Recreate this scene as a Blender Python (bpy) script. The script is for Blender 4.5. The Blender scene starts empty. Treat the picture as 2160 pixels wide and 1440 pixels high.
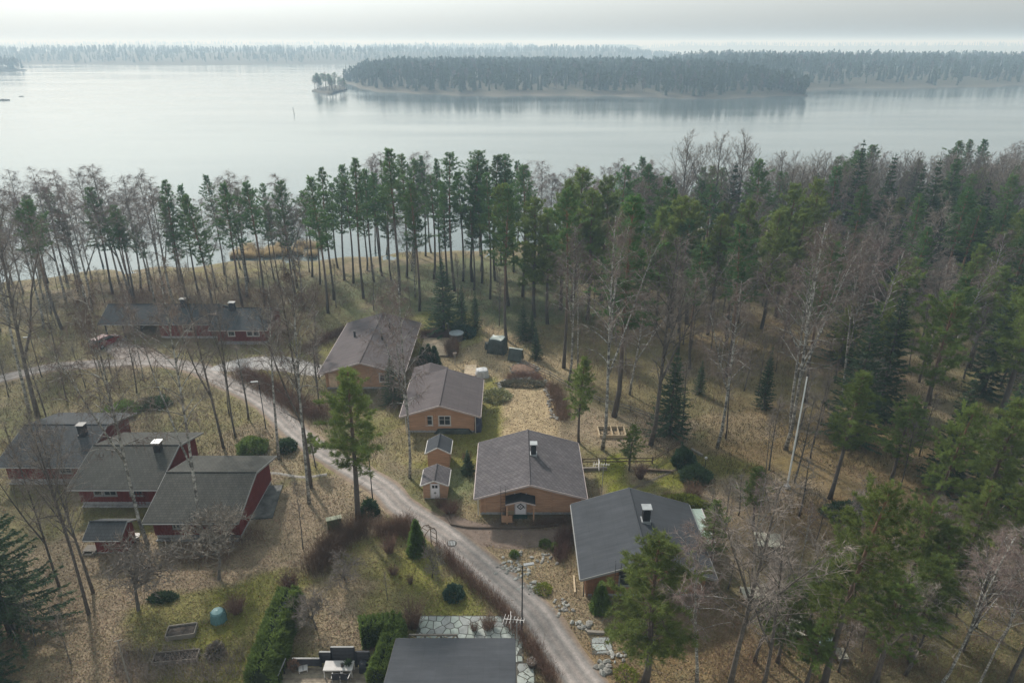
import bpy, math, random
import numpy as np
from mathutils import Vector

# ------------------------------------------------------------------ camera, sky, sun, exposure
SC = bpy.context.scene
COL = SC.collection
F_PX, CAM_H, HORIZON = 1480.0, 40.0, 628.0          # focal length in photo pixels, drone height, centre-to-horizon
PITCH = math.atan(HORIZON / F_PX)
cam_d = bpy.data.cameras.new("camera")
cam_d.sensor_width = 36.0
cam_d.lens = 36.0 * F_PX / 2160.0
cam_d.clip_start = 0.5
cam_d.clip_end = 60000.0
cam = bpy.data.objects.new("camera", cam_d)
cam.location = (0, 0, CAM_H)
cam.rotation_euler = (math.pi / 2 - PITCH, 0, 0)
COL.objects.link(cam)
SC.camera = cam

SUN_EL, SUN_AZ = math.radians(36), math.radians(-32)  # azimuth from +Y, negative to the left
SUN_V = Vector((math.sin(SUN_AZ) * math.cos(SUN_EL), math.cos(SUN_AZ) * math.cos(SUN_EL), math.sin(SUN_EL)))
world = bpy.data.worlds.new("World")
SC.world = world
world.use_nodes = True
wn = world.node_tree.nodes
wn.clear()
sky = wn.new("ShaderNodeTexSky")
sky.sky_type = 'NISHITA'
sky.sun_disc = False
sky.sun_elevation = SUN_EL
sky.sun_rotation = SUN_AZ
sky.altitude = 40
sky.air_density = 3.9
sky.dust_density = 1.2
sky.ozone_density = 6.0
bg = wn.new("ShaderNodeBackground")
bg.inputs[1].default_value = 0.15
wo = wn.new("ShaderNodeOutputWorld")
bw_ = wn.new("ShaderNodeRGBToBW")                      # thin milky overcast: the sky's colours are washed out evenly
hs_ = wn.new("ShaderNodeMix"); hs_.data_type = 'RGBA'; hs_.inputs[0].default_value = 0.94
world.node_tree.links.new(sky.outputs[0], bw_.inputs[0])
world.node_tree.links.new(sky.outputs[0], hs_.inputs[6])
world.node_tree.links.new(bw_.outputs[0], hs_.inputs[7])
tn_ = wn.new("ShaderNodeMix"); tn_.data_type = 'RGBA'; tn_.blend_type = 'MULTIPLY'; tn_.inputs[0].default_value = 1.0
tn_.inputs[7].default_value = (0.90, 1.0, 1.02, 1)
world.node_tree.links.new(hs_.outputs[2], tn_.inputs[6])
world.node_tree.links.new(tn_.outputs[2], bg.inputs[0])
world.node_tree.links.new(bg.outputs[0], wo.inputs[0])

sun_d = bpy.data.lights.new("sun", 'SUN')
sun_d.energy = 2.9
sun_d.angle = math.radians(4.0)
sun_d.color = (1.0, 0.95, 0.87)
sun = bpy.data.objects.new("sun", sun_d)
sun.rotation_euler = (-SUN_V).to_track_quat('-Z', 'Y').to_euler()
sun.location = (0, 0, 80)
COL.objects.link(sun)

SC.view_settings.view_transform = 'Standard'
SC.view_settings.look = 'None'
SC.view_settings.exposure = 0.64
SC.view_settings.gamma = 1.0
SC.render.engine = 'CYCLES'
SC.cycles.max_bounces = 6
SC.cycles.diffuse_bounces = 2
SC.cycles.glossy_bounces = 2
SC.cycles.transmission_bounces = 3
SC.cycles.transparent_max_bounces = 6
SC.cycles.volume_bounces = 0
SC.cycles.use_denoising = True
try:
    SC.cycles.denoiser = 'OPENIMAGEDENOISE'
except Exception:
    pass

# ------------------------------------------------------------------ photo pixel -> place on a level plane
CP, SP = math.cos(PITCH), math.sin(PITCH)
def G(px, py, z=0.0):
    x = (px - 1080) / F_PX; y = (py - 720) / F_PX
    k = (CAM_H - z) / (SP + y * CP)
    return x * k, (CP - y * SP) * k
def top_spot(px, py, h):
    """ground spot of a tree of height h whose tip shows at this pixel"""
    return G(px, py, h)
def height_at(bx, by, ty):
    """height of an upright thing standing at base pixel (bx,by) whose tip shows on row ty"""
    X, Y = G(bx, by)
    y = (ty - 720) / F_PX
    return CAM_H - Y * (SP + y * CP) / (CP - y * SP)

# shore of the near land, from the water line in the photograph
WATER_Z = -1.6
SHORE = [G(a, b, WATER_Z) for a, b in [(-400, 640), (0, 590), (200, 572), (330, 558), (560, 548), (800, 535), (1000, 522), (1200, 498), (1500, 478), (1800, 458), (2160, 436), (2600, 410)]]
_sx = np.array([p[0] for p in SHORE]); _sy = np.array([p[1] for p in SHORE])
def shore_y(x):
    return np.interp(x, _sx, _sy) + 1.2 * np.sin(np.asarray(x) * 0.21) + 0.7 * np.sin(np.asarray(x) * 0.53 + 1.3)
def gz(x, y):
    d = shore_y(x) - y                       # metres inland
    t = np.clip((45 - d) / 43.0, 0, 1)
    z = -1.45 * t * t * (3 - 2 * t)
    z = np.where(d < 2, -1.45 - (2 - d) * 0.28, z)
    f = np.clip((np.asarray(y, dtype=float) - 84) / 20, 0, 1)
    return z + f * 0.18 * np.sin(np.asarray(x) * 0.31) * np.sin(np.asarray(y) * 0.27 + 0.6)

R = random.Random(11)

# ------------------------------------------------------------------ materials
MATS = {}
def mat(name, col, rough=0.8, var=0.15, scale=3.0, bump=0.0, bscale=20.0, metal=0.0, spec=0.3, trans=0.0, col2=None, objvar=0.0, stretch=None):
    """Principled material with a noise between two tones, optional bump, translucency and per-object tone"""
    if name in MATS:
        return MATS[name]
    m = bpy.data.materials.new(name); m.use_nodes = True
    nt = m.node_tree; N = nt.nodes; L = nt.links
    b = N["Principled BSDF"]
    b.inputs["Roughness"].default_value = rough
    b.inputs["Metallic"].default_value = metal
    b.inputs["Specular IOR Level"].default_value = spec
    tc = N.new("ShaderNodeTexCoord")
    src = tc.outputs["Object"]
    if stretch:
        mp = N.new("ShaderNodeMapping"); mp.inputs["Scale"].default_value = stretch
        L.new(src, mp.inputs[0]); src = mp.outputs[0]
    nz = N.new("ShaderNodeTexNoise"); nz.inputs["Scale"].default_value = scale; nz.inputs["Detail"].default_value = 5; nz.inputs["Roughness"].default_value = 0.65
    L.new(src, nz.inputs["Vector"])
    mix = N.new("ShaderNodeMix"); mix.data_type = 'RGBA'
    c2 = col2 or tuple(min(1, c * (1 + 2.2 * var)) for c in col)
    c1 = col if col2 else tuple(c * (1 - 1.4 * var) for c in col)
    mix.inputs[6].default_value = (*c1, 1); mix.inputs[7].default_value = (*c2, 1)
    rr = N.new("ShaderNodeValToRGB"); rr.color_ramp.elements[0].position = 0.3; rr.color_ramp.elements[1].position = 0.7
    L.new(nz.outputs["Fac"], rr.inputs[0]); L.new(rr.outputs[0], mix.inputs[0])
    out = mix.outputs[2]
    if objvar:
        oi = N.new("ShaderNodeObjectInfo"); hs = N.new("ShaderNodeHueSaturation")
        mr = N.new("ShaderNodeMapRange"); mr.inputs[3].default_value = 1 - objvar; mr.inputs[4].default_value = 1 + objvar
        L.new(oi.outputs["Random"], mr.inputs[0]); L.new(mr.outputs[0], hs.inputs["Value"])
        mr2 = N.new("ShaderNodeMapRange"); mr2.inputs[3].default_value = 0.5 - objvar * 0.07; mr2.inputs[4].default_value = 0.5 + objvar * 0.07
        ml = N.new("ShaderNodeMath"); ml.operation = 'MULTIPLY'; ml.inputs[1].default_value = 7.31
        fr = N.new("ShaderNodeMath"); fr.operation = 'FRACT'
        L.new(oi.outputs["Random"], ml.inputs[0]); L.new(ml.outputs[0], fr.inputs[0]); L.new(fr.outputs[0], mr2.inputs[0]); L.new(mr2.outputs[0], hs.inputs["Hue"])
        L.new(out, hs.inputs["Color"]); out = hs.outputs[0]
    L.new(out, b.inputs["Base Color"])
    if bump:
        nb = N.new("ShaderNodeTexNoise"); nb.inputs["Scale"].default_value = bscale; nb.inputs["Detail"].default_value = 4
        L.new(src, nb.inputs["Vector"])
        bp = N.new("ShaderNodeBump"); bp.inputs["Strength"].default_value = bump; bp.inputs["Distance"].default_value = 0.05
        L.new(nb.outputs["Fac"], bp.inputs["Height"]); L.new(bp.outputs[0], b.inputs["Normal"])
    if trans:
        t = N.new("ShaderNodeBsdfTranslucent"); L.new(out, t.inputs[0])
        ms = N.new("ShaderNodeMixShader"); ms.inputs[0].default_value = trans
        L.new(b.outputs[0], ms.inputs[1]); L.new(t.outputs[0], ms.inputs[2])
        L.new(ms.outputs[0], N["Material Output"].inputs[0])
    MATS[name] = m
    return m

def roof_mat(name, col, pitch_axis, course=0.28, strength=0.5, diag=False):
    """felt shingle roofing: fine courses, blotches and faint streaks"""
    m = bpy.data.materials.new(name); m.use_nodes = True
    nt = m.node_tree; N = nt.nodes; L = nt.links; b = N["Principled BSDF"]
    b.inputs["Roughness"].default_value = 0.92; b.inputs["Specular IOR Level"].default_value = 0.15
    tc = N.new("ShaderNodeTexCoord")
    sp = N.new("ShaderNodeSeparateXYZ"); L.new(tc.outputs["Object"], sp.inputs[0])
    cb = N.new("ShaderNodeCombineXYZ")
    if pitch_axis == 'X':
        L.new(sp.outputs["Y"], cb.inputs[0]); L.new(sp.outputs["X"], cb.inputs[1])
    else:
        L.new(sp.outputs["X"], cb.inputs[0]); L.new(sp.outputs["Y"], cb.inputs[1])
    vec = cb.outputs[0]
    if diag:
        mp = N.new("ShaderNodeMapping"); mp.inputs["Rotation"].default_value = (0, 0, 0.55); L.new(vec, mp.inputs[0]); vec = mp.outputs[0]
    br = N.new("ShaderNodeTexBrick"); br.inputs["Scale"].default_value = 1.0
    br.inputs["Brick Width"].default_value = course * 1.3 if course < 0.6 else 14.0; br.inputs["Row Height"].default_value = course
    br.inputs["Mortar Size"].default_value = 0.022; br.inputs["Mortar Smooth"].default_value = 0.6
    dv = 0.12 if course < 0.6 else 0.03
    br.inputs["Color1"].default_value = (*[c * (1 - dv) for c in col], 1); br.inputs["Color2"].default_value = (*[c * (1 + dv) for c in col], 1)
    br.inputs["Mortar"].default_value = (*[max(0.0, c * (1 - 0.6 * strength)) for c in col], 1)
    L.new(vec, br.inputs["Vector"])
    nz = N.new("ShaderNodeTexNoise"); nz.inputs["Scale"].default_value = 0.55; nz.inputs["Detail"].default_value = 6; nz.inputs["Roughness"].default_value = 0.7
    L.new(tc.outputs["Object"], nz.inputs["Vector"])
    mr = N.new("ShaderNodeMapRange"); mr.inputs[1].default_value = 0.3; mr.inputs[2].default_value = 0.7; mr.inputs[3].default_value = 0.86; mr.inputs[4].default_value = 1.16
    L.new(nz.outputs["Fac"], mr.inputs[0])
    mx = N.new("ShaderNodeMix"); mx.data_type = 'RGBA'; mx.blend_type = 'MULTIPLY'; mx.inputs[0].default_value = 1.0
    L.new(br.outputs["Color"], mx.inputs[6]); L.new(mr.outputs[0], mx.inputs[7])
    st = N.new("ShaderNodeMapping"); st.inputs["Scale"].default_value = (2.6, 0.22, 1); L.new(cb.outputs[0], st.inputs[0])
    n2 = N.new("ShaderNodeTexNoise"); n2.inputs["Scale"].default_value = 1.0; n2.inputs["Detail"].default_value = 6; n2.inputs["Roughness"].default_value = 0.75; L.new(st.outputs[0], n2.inputs["Vector"])
    m2 = N.new("ShaderNodeMapRange"); m2.inputs[1].default_value = 0.3; m2.inputs[2].default_value = 0.72; m2.inputs[3].default_value = 0.82; m2.inputs[4].default_value = 1.22; L.new(n2.outputs["Fac"], m2.inputs[0])
    mx2 = N.new("ShaderNodeMix"); mx2.data_type = 'RGBA'; mx2.blend_type = 'MULTIPLY'; mx2.inputs[0].default_value = 1.0
    L.new(mx.outputs[2], mx2.inputs[6]); L.new(m2.outputs[0], mx2.inputs[7])
    n3 = N.new("ShaderNodeTexNoise"); n3.inputs["Scale"].default_value = 1.3; n3.inputs["Detail"].default_value = 8; n3.inputs["Roughness"].default_value = 0.8; L.new(tc.outputs["Object"], n3.inputs["Vector"])
    m3 = N.new("ShaderNodeMapRange"); m3.inputs[1].default_value = 0.58; m3.inputs[2].default_value = 0.72; m3.inputs[3].default_value = 0.0; m3.inputs[4].default_value = 0.5; L.new(n3.outputs["Fac"], m3.inputs[0])
    mx3 = N.new("ShaderNodeMix"); mx3.data_type = 'RGBA'; L.new(m3.outputs[0], mx3.inputs[0]); L.new(mx2.outputs[2], mx3.inputs[6]); mx3.inputs[7].default_value = (col[0] * 1.25, col[1] * 1.3, col[2] * 0.95, 1)
    L.new(mx3.outputs[2], b.inputs["Base Color"])
    bp = N.new("ShaderNodeBump"); bp.inputs["Strength"].default_value = 0.35 * strength; bp.inputs["Distance"].default_value = 0.02
    inv = N.new("ShaderNodeMath"); inv.operation = 'SUBTRACT'; inv.inputs[0].default_value = 1.0
    L.new(br.outputs["Fac"], inv.inputs[1]); L.new(inv.outputs[0], bp.inputs["Height"]); L.new(bp.outputs[0], b.inputs["Normal"])
    return m

def birch_bark():
    m = bpy.data.materials.new("birch_bark"); m.use_nodes = True
    nt = m.node_tree; N = nt.nodes; L = nt.links; b = N["Principled BSDF"]; b.inputs["Roughness"].default_value = 0.8
    tc = N.new("ShaderNodeTexCoord"); mp = N.new("ShaderNodeMapping"); mp.inputs["Scale"].default_value = (1.2, 1.2, 2.2)
    L.new(tc.outputs["Object"], mp.inputs[0])
    nz = N.new("ShaderNodeTexNoise"); nz.inputs["Scale"].default_value = 1.6; nz.inputs["Detail"].default_value = 6; nz.inputs["Roughness"].default_value = 0.8
    L.new(mp.outputs[0], nz.inputs["Vector"])
    cr = N.new("ShaderNodeValToRGB")
    e = cr.color_ramp.elements
    e[0].position = 0.4; e[0].color = (0.06, 0.055, 0.05, 1); e[1].position = 0.58; e[1].color = (0.46, 0.44, 0.4, 1)
    e2 = e.new(0.5); e2.color = (0.22, 0.2, 0.18, 1)
    L.new(nz.outputs["Fac"], cr.inputs[0]); L.new(cr.outputs[0], b.inputs["Base Color"])
    return m

def pine_bark():
    m = bpy.data.materials.new("pine_bark"); m.use_nodes = True
    nt = m.node_tree; N = nt.nodes; L = nt.links; b = N["Principled BSDF"]; b.inputs["Roughness"].default_value = 0.9
    tc = N.new("ShaderNodeTexCoord"); sp = N.new("ShaderNodeSeparateXYZ"); L.new(tc.outputs["Object"], sp.inputs[0])
    mr = N.new("ShaderNodeMapRange"); mr.inputs[1].default_value = 5; mr.inputs[2].default_value = 15
    L.new(sp.outputs["Z"], mr.inputs[0])
    nz = N.new("ShaderNodeTexNoise"); nz.inputs["Scale"].default_value = 3; nz.inputs["Detail"].default_value = 5
    L.new(tc.outputs["Object"], nz.inputs["Vector"])
    a1 = N.new("ShaderNodeMix"); a1.data_type = 'RGBA'; a1.inputs[6].default_value = (0.055, 0.045, 0.04, 1); a1.inputs[7].default_value = (0.13, 0.105, 0.09, 1)
    a2 = N.new("ShaderNodeMix"); a2.data_type = 'RGBA'; a2.inputs[6].default_value = (0.14, 0.07, 0.04, 1); a2.inputs[7].default_value = (0.26, 0.13, 0.07, 1)
    L.new(nz.outputs["Fac"], a1.inputs[0]); L.new(nz.outputs["Fac"], a2.inputs[0])
    mx = N.new("ShaderNodeMix"); mx.data_type = 'RGBA'
    L.new(mr.outputs[0], mx.inputs[0]); L.new(a1.outputs[2], mx.inputs[6]); L.new(a2.outputs[2], mx.inputs[7])
    L.new(mx.outputs[2], b.inputs["Base Color"])
    return m

def vcol_mat(name, rough=0.95, trans=0.0, detail=None):
    """colour read from the mesh's own colour attribute, with optional fine mottling"""
    m = bpy.data.materials.new(name); m.use_nodes = True
    nt = m.node_tree; N = nt.nodes; L = nt.links; b = N["Principled BSDF"]
    b.inputs["Roughness"].default_value = rough; b.inputs["Specular IOR Level"].default_value = 0.15
    at = N.new("ShaderNodeAttribute"); at.attribute_name = "col"
    out = at.outputs["Color"]
    if detail:
        tc = N.new("ShaderNodeTexCoord")
        for sc, lo, hi, det in detail:
            nz = N.new("ShaderNodeTexNoise"); nz.inputs["Scale"].default_value = sc; nz.inputs["Detail"].default_value = det; nz.inputs["Roughness"].default_value = 0.75
            L.new(tc.outputs["Object"], nz.inputs["Vector"])
            mr = N.new("ShaderNodeMapRange"); mr.inputs[1].default_value = 0.28; mr.inputs[2].default_value = 0.72; mr.inputs[3].default_value = lo; mr.inputs[4].default_value = hi
            L.new(nz.outputs["Fac"], mr.inputs[0])
            mx = N.new("ShaderNodeMix"); mx.data_type = 'RGBA'; mx.blend_type = 'MULTIPLY'; mx.inputs[0].default_value = 1
            L.new(out, mx.inputs[6]); L.new(mr.outputs[0], mx.inputs[7]); out = mx.outputs[2]
        nb = N.new("ShaderNodeTexNoise"); nb.inputs["Scale"].default_value = 5; nb.inputs["Detail"].default_value = 6; nb.inputs["Roughness"].default_value = 0.8
        L.new(tc.outputs["Object"], nb.inputs["Vector"])
        bp = N.new("ShaderNodeBump"); bp.inputs["Strength"].default_value = 0.9; bp.inputs["Distance"].default_value = 0.12
        L.new(nb.outputs["Fac"], bp.inputs["Height"]); L.new(bp.outputs[0], b.inputs["Normal"])
    L.new(out, b.inputs["Base Color"])
    if trans:
        t = N.new("ShaderNodeBsdfTranslucent"); L.new(out, t.inputs[0])
        ms = N.new("ShaderNodeMixShader"); ms.inputs[0].default_value = trans
        L.new(b.outputs[0], ms.inputs[1]); L.new(t.outputs[0], ms.inputs[2]); L.new(ms.outputs[0], N["Material Output"].inputs[0])
    return m

# ------------------------------------------------------------------ building helpers
def mesh_np(name, V, T, m, cols=None, smooth=False):
    """mesh from numpy vertices and triangles"""
    me = bpy.data.meshes.new(name)
    V = np.asarray(V, dtype=np.float32); T = np.asarray(T, dtype=np.int32)
    me.vertices.add(len(V)); me.vertices.foreach_set("co", V.ravel())
    me.loops.add(T.size); me.loops.foreach_set("vertex_index", T.ravel())
    me.polygons.add(len(T))
    me.polygons.foreach_set("loop_start", np.arange(0, T.size, T.shape[1], dtype=np.int32))
    if smooth:
        me.polygons.foreach_set("use_smooth", np.ones(len(T), dtype=bool))
    me.update(calc_edges=True)
    if cols is not None:
        a = me.color_attributes.new("col", 'FLOAT_COLOR', 'POINT')
        c4 = np.ones((len(V), 4), dtype=np.float32); c4[:, :3] = cols
        a.data.foreach_set("color", c4.ravel())
    me.materials.append(m)
    return me

def link(o, parent=None):
    COL.objects.link(o)
    if parent is not None:
        o.parent = parent
    return o
def tag(o, label=None, cat=None, group=None, kind=None):
    if label: o["label"] = label
    if cat: o["category"] = cat
    if group: o["group"] = group
    if kind: o["kind"] = kind
    return o
def obj(name, me, parent=None, loc=(0, 0, 0)):
    o = bpy.data.objects.new(name, me); o.location = loc
    return link(o, parent)
def thing(name, label, cat, loc=(0, 0, 0), group=None, rz=0.0):
    o = bpy.data.objects.new(name, None); o.location = loc; o.rotation_euler = (0, 0, rz)
    o.empty_display_size = 0.3
    link(o)
    return tag(o, label, cat, group)

class MB:
    """collects shapes in world coordinates; build() makes ONE mesh object, relative to its thing"""
    def __init__(s): s.v = []; s.f = []
    def quad(s, *p):
        n = len(s.v); s.v += [tuple(q) for q in p]; s.f.append(tuple(range(n, n + len(p)))); return s
    def box(s, x0, x1, y0, y1, z0, z1):
        n = len(s.v)
        s.v += [(x0, y0, z0), (x1, y0, z0), (x1, y1, z0), (x0, y1, z0), (x0, y0, z1), (x1, y0, z1), (x1, y1, z1), (x0, y1, z1)]
        s.f += [tuple(n + i for i in q) for q in ((0, 3, 2, 1), (4, 5, 6, 7), (0, 1, 5, 4), (1, 2, 6, 5), (2, 3, 7, 6), (3, 0, 4, 7))]
        return s
    def obox(s, c, size, rz=0.0, rx=0.0):
        n = len(s.v); hx, hy, hz = size[0] / 2, size[1] / 2, size[2] / 2
        cz, sz, cx, sx = math.cos(rz), math.sin(rz), math.cos(rx), math.sin(rx)
        for x, y, z in ((-hx, -hy, -hz), (hx, -hy, -hz), (hx, hy, -hz), (-hx, hy, -hz), (-hx, -hy, hz), (hx, -hy, hz), (hx, hy, hz), (-hx, hy, hz)):
            y, z = y * cx - z * sx, y * sx + z * cx
            s.v.append((c[0] + x * cz - y * sz, c[1] + x * sz + y * cz, c[2] + z))
        s.f += [tuple(n + i for i in q) for q in ((0, 3, 2, 1), (4, 5, 6, 7), (0, 1, 5, 4), (1, 2, 6, 5), (2, 3, 7, 6), (3, 0, 4, 7))]
        return s
    def beam(s, a, b, w, h=None):
        """square bar from a to b"""
        a = Vector(a); b = Vector(b); h = h or w
        d = (b - a).normalized(); u = d.cross(Vector((0, 0, 1)))
        if u.length < 1e-3: u = Vector((1, 0, 0))
        u.normalize(); t = u.cross(d)
        n = len(s.v)
        for p in (a, b):
            for i, j in ((-1, -1), (1, -1), (1, 1), (-1, 1)):
                s.v.append(tuple(p + u * (i * w / 2) + t * (j * h / 2)))
        s.f += [tuple(n + i for i in q) for q in ((0, 1, 2, 3), (7, 6, 5, 4), (0, 4, 5, 1), (1, 5, 6, 2), (2, 6, 7, 3), (3, 7, 4, 0))]
        return s
    def tube(s, pts, rad, n=6, cap=True):
        base = len(s.v); pts = [Vector(p) for p in pts]
        for i, p in enumerate(pts):
            d = (pts[min(i + 1, len(pts) - 1)] - pts[max(i - 1, 0)]).normalized()
            u = d.cross(Vector((0.13, 0.97, 0.2)))
            if u.length < 0.05: u = d.cross(Vector((1, 0, 0)))
            u.normalize(); t = d.cross(u)
            r = rad[i] if hasattr(rad, '__len__') else rad
            for k in range(n):
                a = 2 * math.pi * k / n
                s.v.append(tuple(p + (u * math.cos(a) + t * math.sin(a)) * r))
        for i in range(len(pts) - 1):
            for k in range(n):
                a = base + i * n + k; b = base + i * n + (k + 1) % n
                s.f.append((a, b, b + n, a + n))
        if cap:
            s.f.append(tuple(base + (len(pts) - 1) * n + k for k in range(n)))
            s.f.append(tuple(base + n - 1 - k for k in range(n)))
        return s
    def cyl(s, x, y, z0, z1, r0, r1=None, n=12):
        return s.tube([(x, y, z0), (x, y, z1)], [r0, r0 if r1 is None else r1], n)
    def prism(s, poly, z0, z1):
        n = len(s.v); k = len(poly)
        s.v += [(p[0], p[1], z0) for p in poly] + [(p[0], p[1], z1) for p in poly]
        s.f.append(tuple(n + k + i for i in range(k))); s.f.append(tuple(n + k - 1 - i for i in range(k)))
        for i in range(k):
            j = (i + 1) % k; s.f.append((n + i, n + j, n + k + j, n + k + i))
        return s
    def build(s, name, m, parent=None, loc=None, smooth=False):
        me = bpy.data.meshes.new(name)
        o_ = Vector((0, 0, 0))
        p = parent
        while p is not None:
            o_ += Vector(p.location); p = p.parent
        if loc is not None and parent is None: o_ = Vector(loc)
        me.from_pydata([(v[0] - o_.x, v[1] - o_.y, v[2] - o_.z) for v in s.v], [], s.f)
        me.materials.append(m)
        if smooth:
            me.polygons.foreach_set("use_smooth", np.ones(len(me.polygons), dtype=bool))
        me.update()
        return obj(name, me, parent, loc if (loc is not None and parent is None) else (0, 0, 0))
# ------------------------------------------------------------------ vegetation builders
M_BIRCH = birch_bark()
M_PINEB = pine_bark()
M_BARK = mat("grey_bark", (0.095, 0.08, 0.07), 0.9, 0.3, 4, objvar=0.2)
M_TWIG = mat("birch_twigs", (0.165, 0.122, 0.105), 0.85, 0.25, 0.5, objvar=0.18)
M_TWIGG = mat("grey_twigs", (0.20, 0.165, 0.14), 0.85, 0.2, 0.5, objvar=0.2)
M_PINE = mat("pine_needles", (0.08, 0.14, 0.045), 0.75, 0.28, 0.7, trans=0.5, objvar=0.22)
M_PINEY = mat("sunlit_pine_needles", (0.135, 0.175, 0.045), 0.75, 0.25, 0.7, trans=0.5, objvar=0.15)  # lighter yellow-green copy of pine_needles: mostly stronger light, put into the colour
M_SPRUCE = mat("spruce_needles", (0.052, 0.085, 0.04), 0.8, 0.25, 0.7, trans=0.4, objvar=0.2)
M_THUJA = mat("thuja_sprays", (0.12, 0.17, 0.042), 0.7, 0.25, 1.5, trans=0.4, objvar=0.1)
M_BUSH = mat("bare_brown_twigs", (0.16, 0.095, 0.07), 0.9, 0.25, 0.8, objvar=0.2)

def nrm(a):
    return a / np.maximum(np.linalg.norm(a, axis=-1, keepdims=True), 1e-9)
def blades(P, D, L, W, rng):
    """thin tapering blades: one triangle each"""
    n = len(P); D = nrm(D)
    U = nrm(np.cross(D, rng.normal(size=(n, 3))))
    W = np.broadcast_to(np.asarray(W, float).reshape(-1, 1), (n, 1)); L = np.broadcast_to(np.asarray(L, float).reshape(-1, 1), (n, 1))
    V = np.empty((n, 3, 3)); V[:, 0] = P - U * W / 2; V[:, 1] = P + U * W / 2; V[:, 2] = P + D * L
    return V.reshape(-1, 3)
def tris(V):
    return np.arange(len(V), dtype=np.int32).reshape(-1, 3)
def sticks(A, B, wa, wb, rng):
    """flat tapered strips from A to B as two triangles"""
    n = len(A); D = nrm(B - A); U = nrm(np.cross(D, rng.normal(size=(n, 3))))
    wa = np.broadcast_to(np.asarray(wa, float).reshape(-1, 1), (n, 1)); wb = np.broadcast_to(np.asarray(wb, float).reshape(-1, 1), (n, 1))
    V = np.empty((n, 6, 3))
    a0, a1, b0, b1 = A - U * wa / 2, A + U * wa / 2, B - U * wb / 2, B + U * wb / 2
    V[:, 0] = a0; V[:, 1] = a1; V[:, 2] = b1; V[:, 3] = a0; V[:, 4] = b1; V[:, 5] = b0
    return V.reshape(-1, 3)

def mb_mesh(mb, name, m, smooth=True):
    me = bpy.data.meshes.new(name); me.from_pydata(mb.v, [], mb.f); me.materials.append(m)
    if smooth: me.polygons.foreach_set("use_smooth", np.ones(len(me.polygons), dtype=bool))
    me.update(); return me

def curve(p, d, L, n, bend, rng, wob=0.12):
    """points of a branch that starts along d and is bent by the vector bend"""
    pts = [np.array(p, float)]; d = np.array(d, float); d /= np.linalg.norm(d)
    for i in range(n):
        d = d + np.array(bend) / n + rng.normal(size=3) * wob / n * 2
        d /= np.linalg.norm(d)
        pts.append(pts[-1] + d * L / n)
    return pts
def at(pts, t):
    t = max(0.0, min(0.9999, t)) * (len(pts) - 1); i = int(t); f = t - i
    return pts[i] * (1 - f) + pts[i + 1] * f, pts[i + 1] - pts[i]

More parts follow.
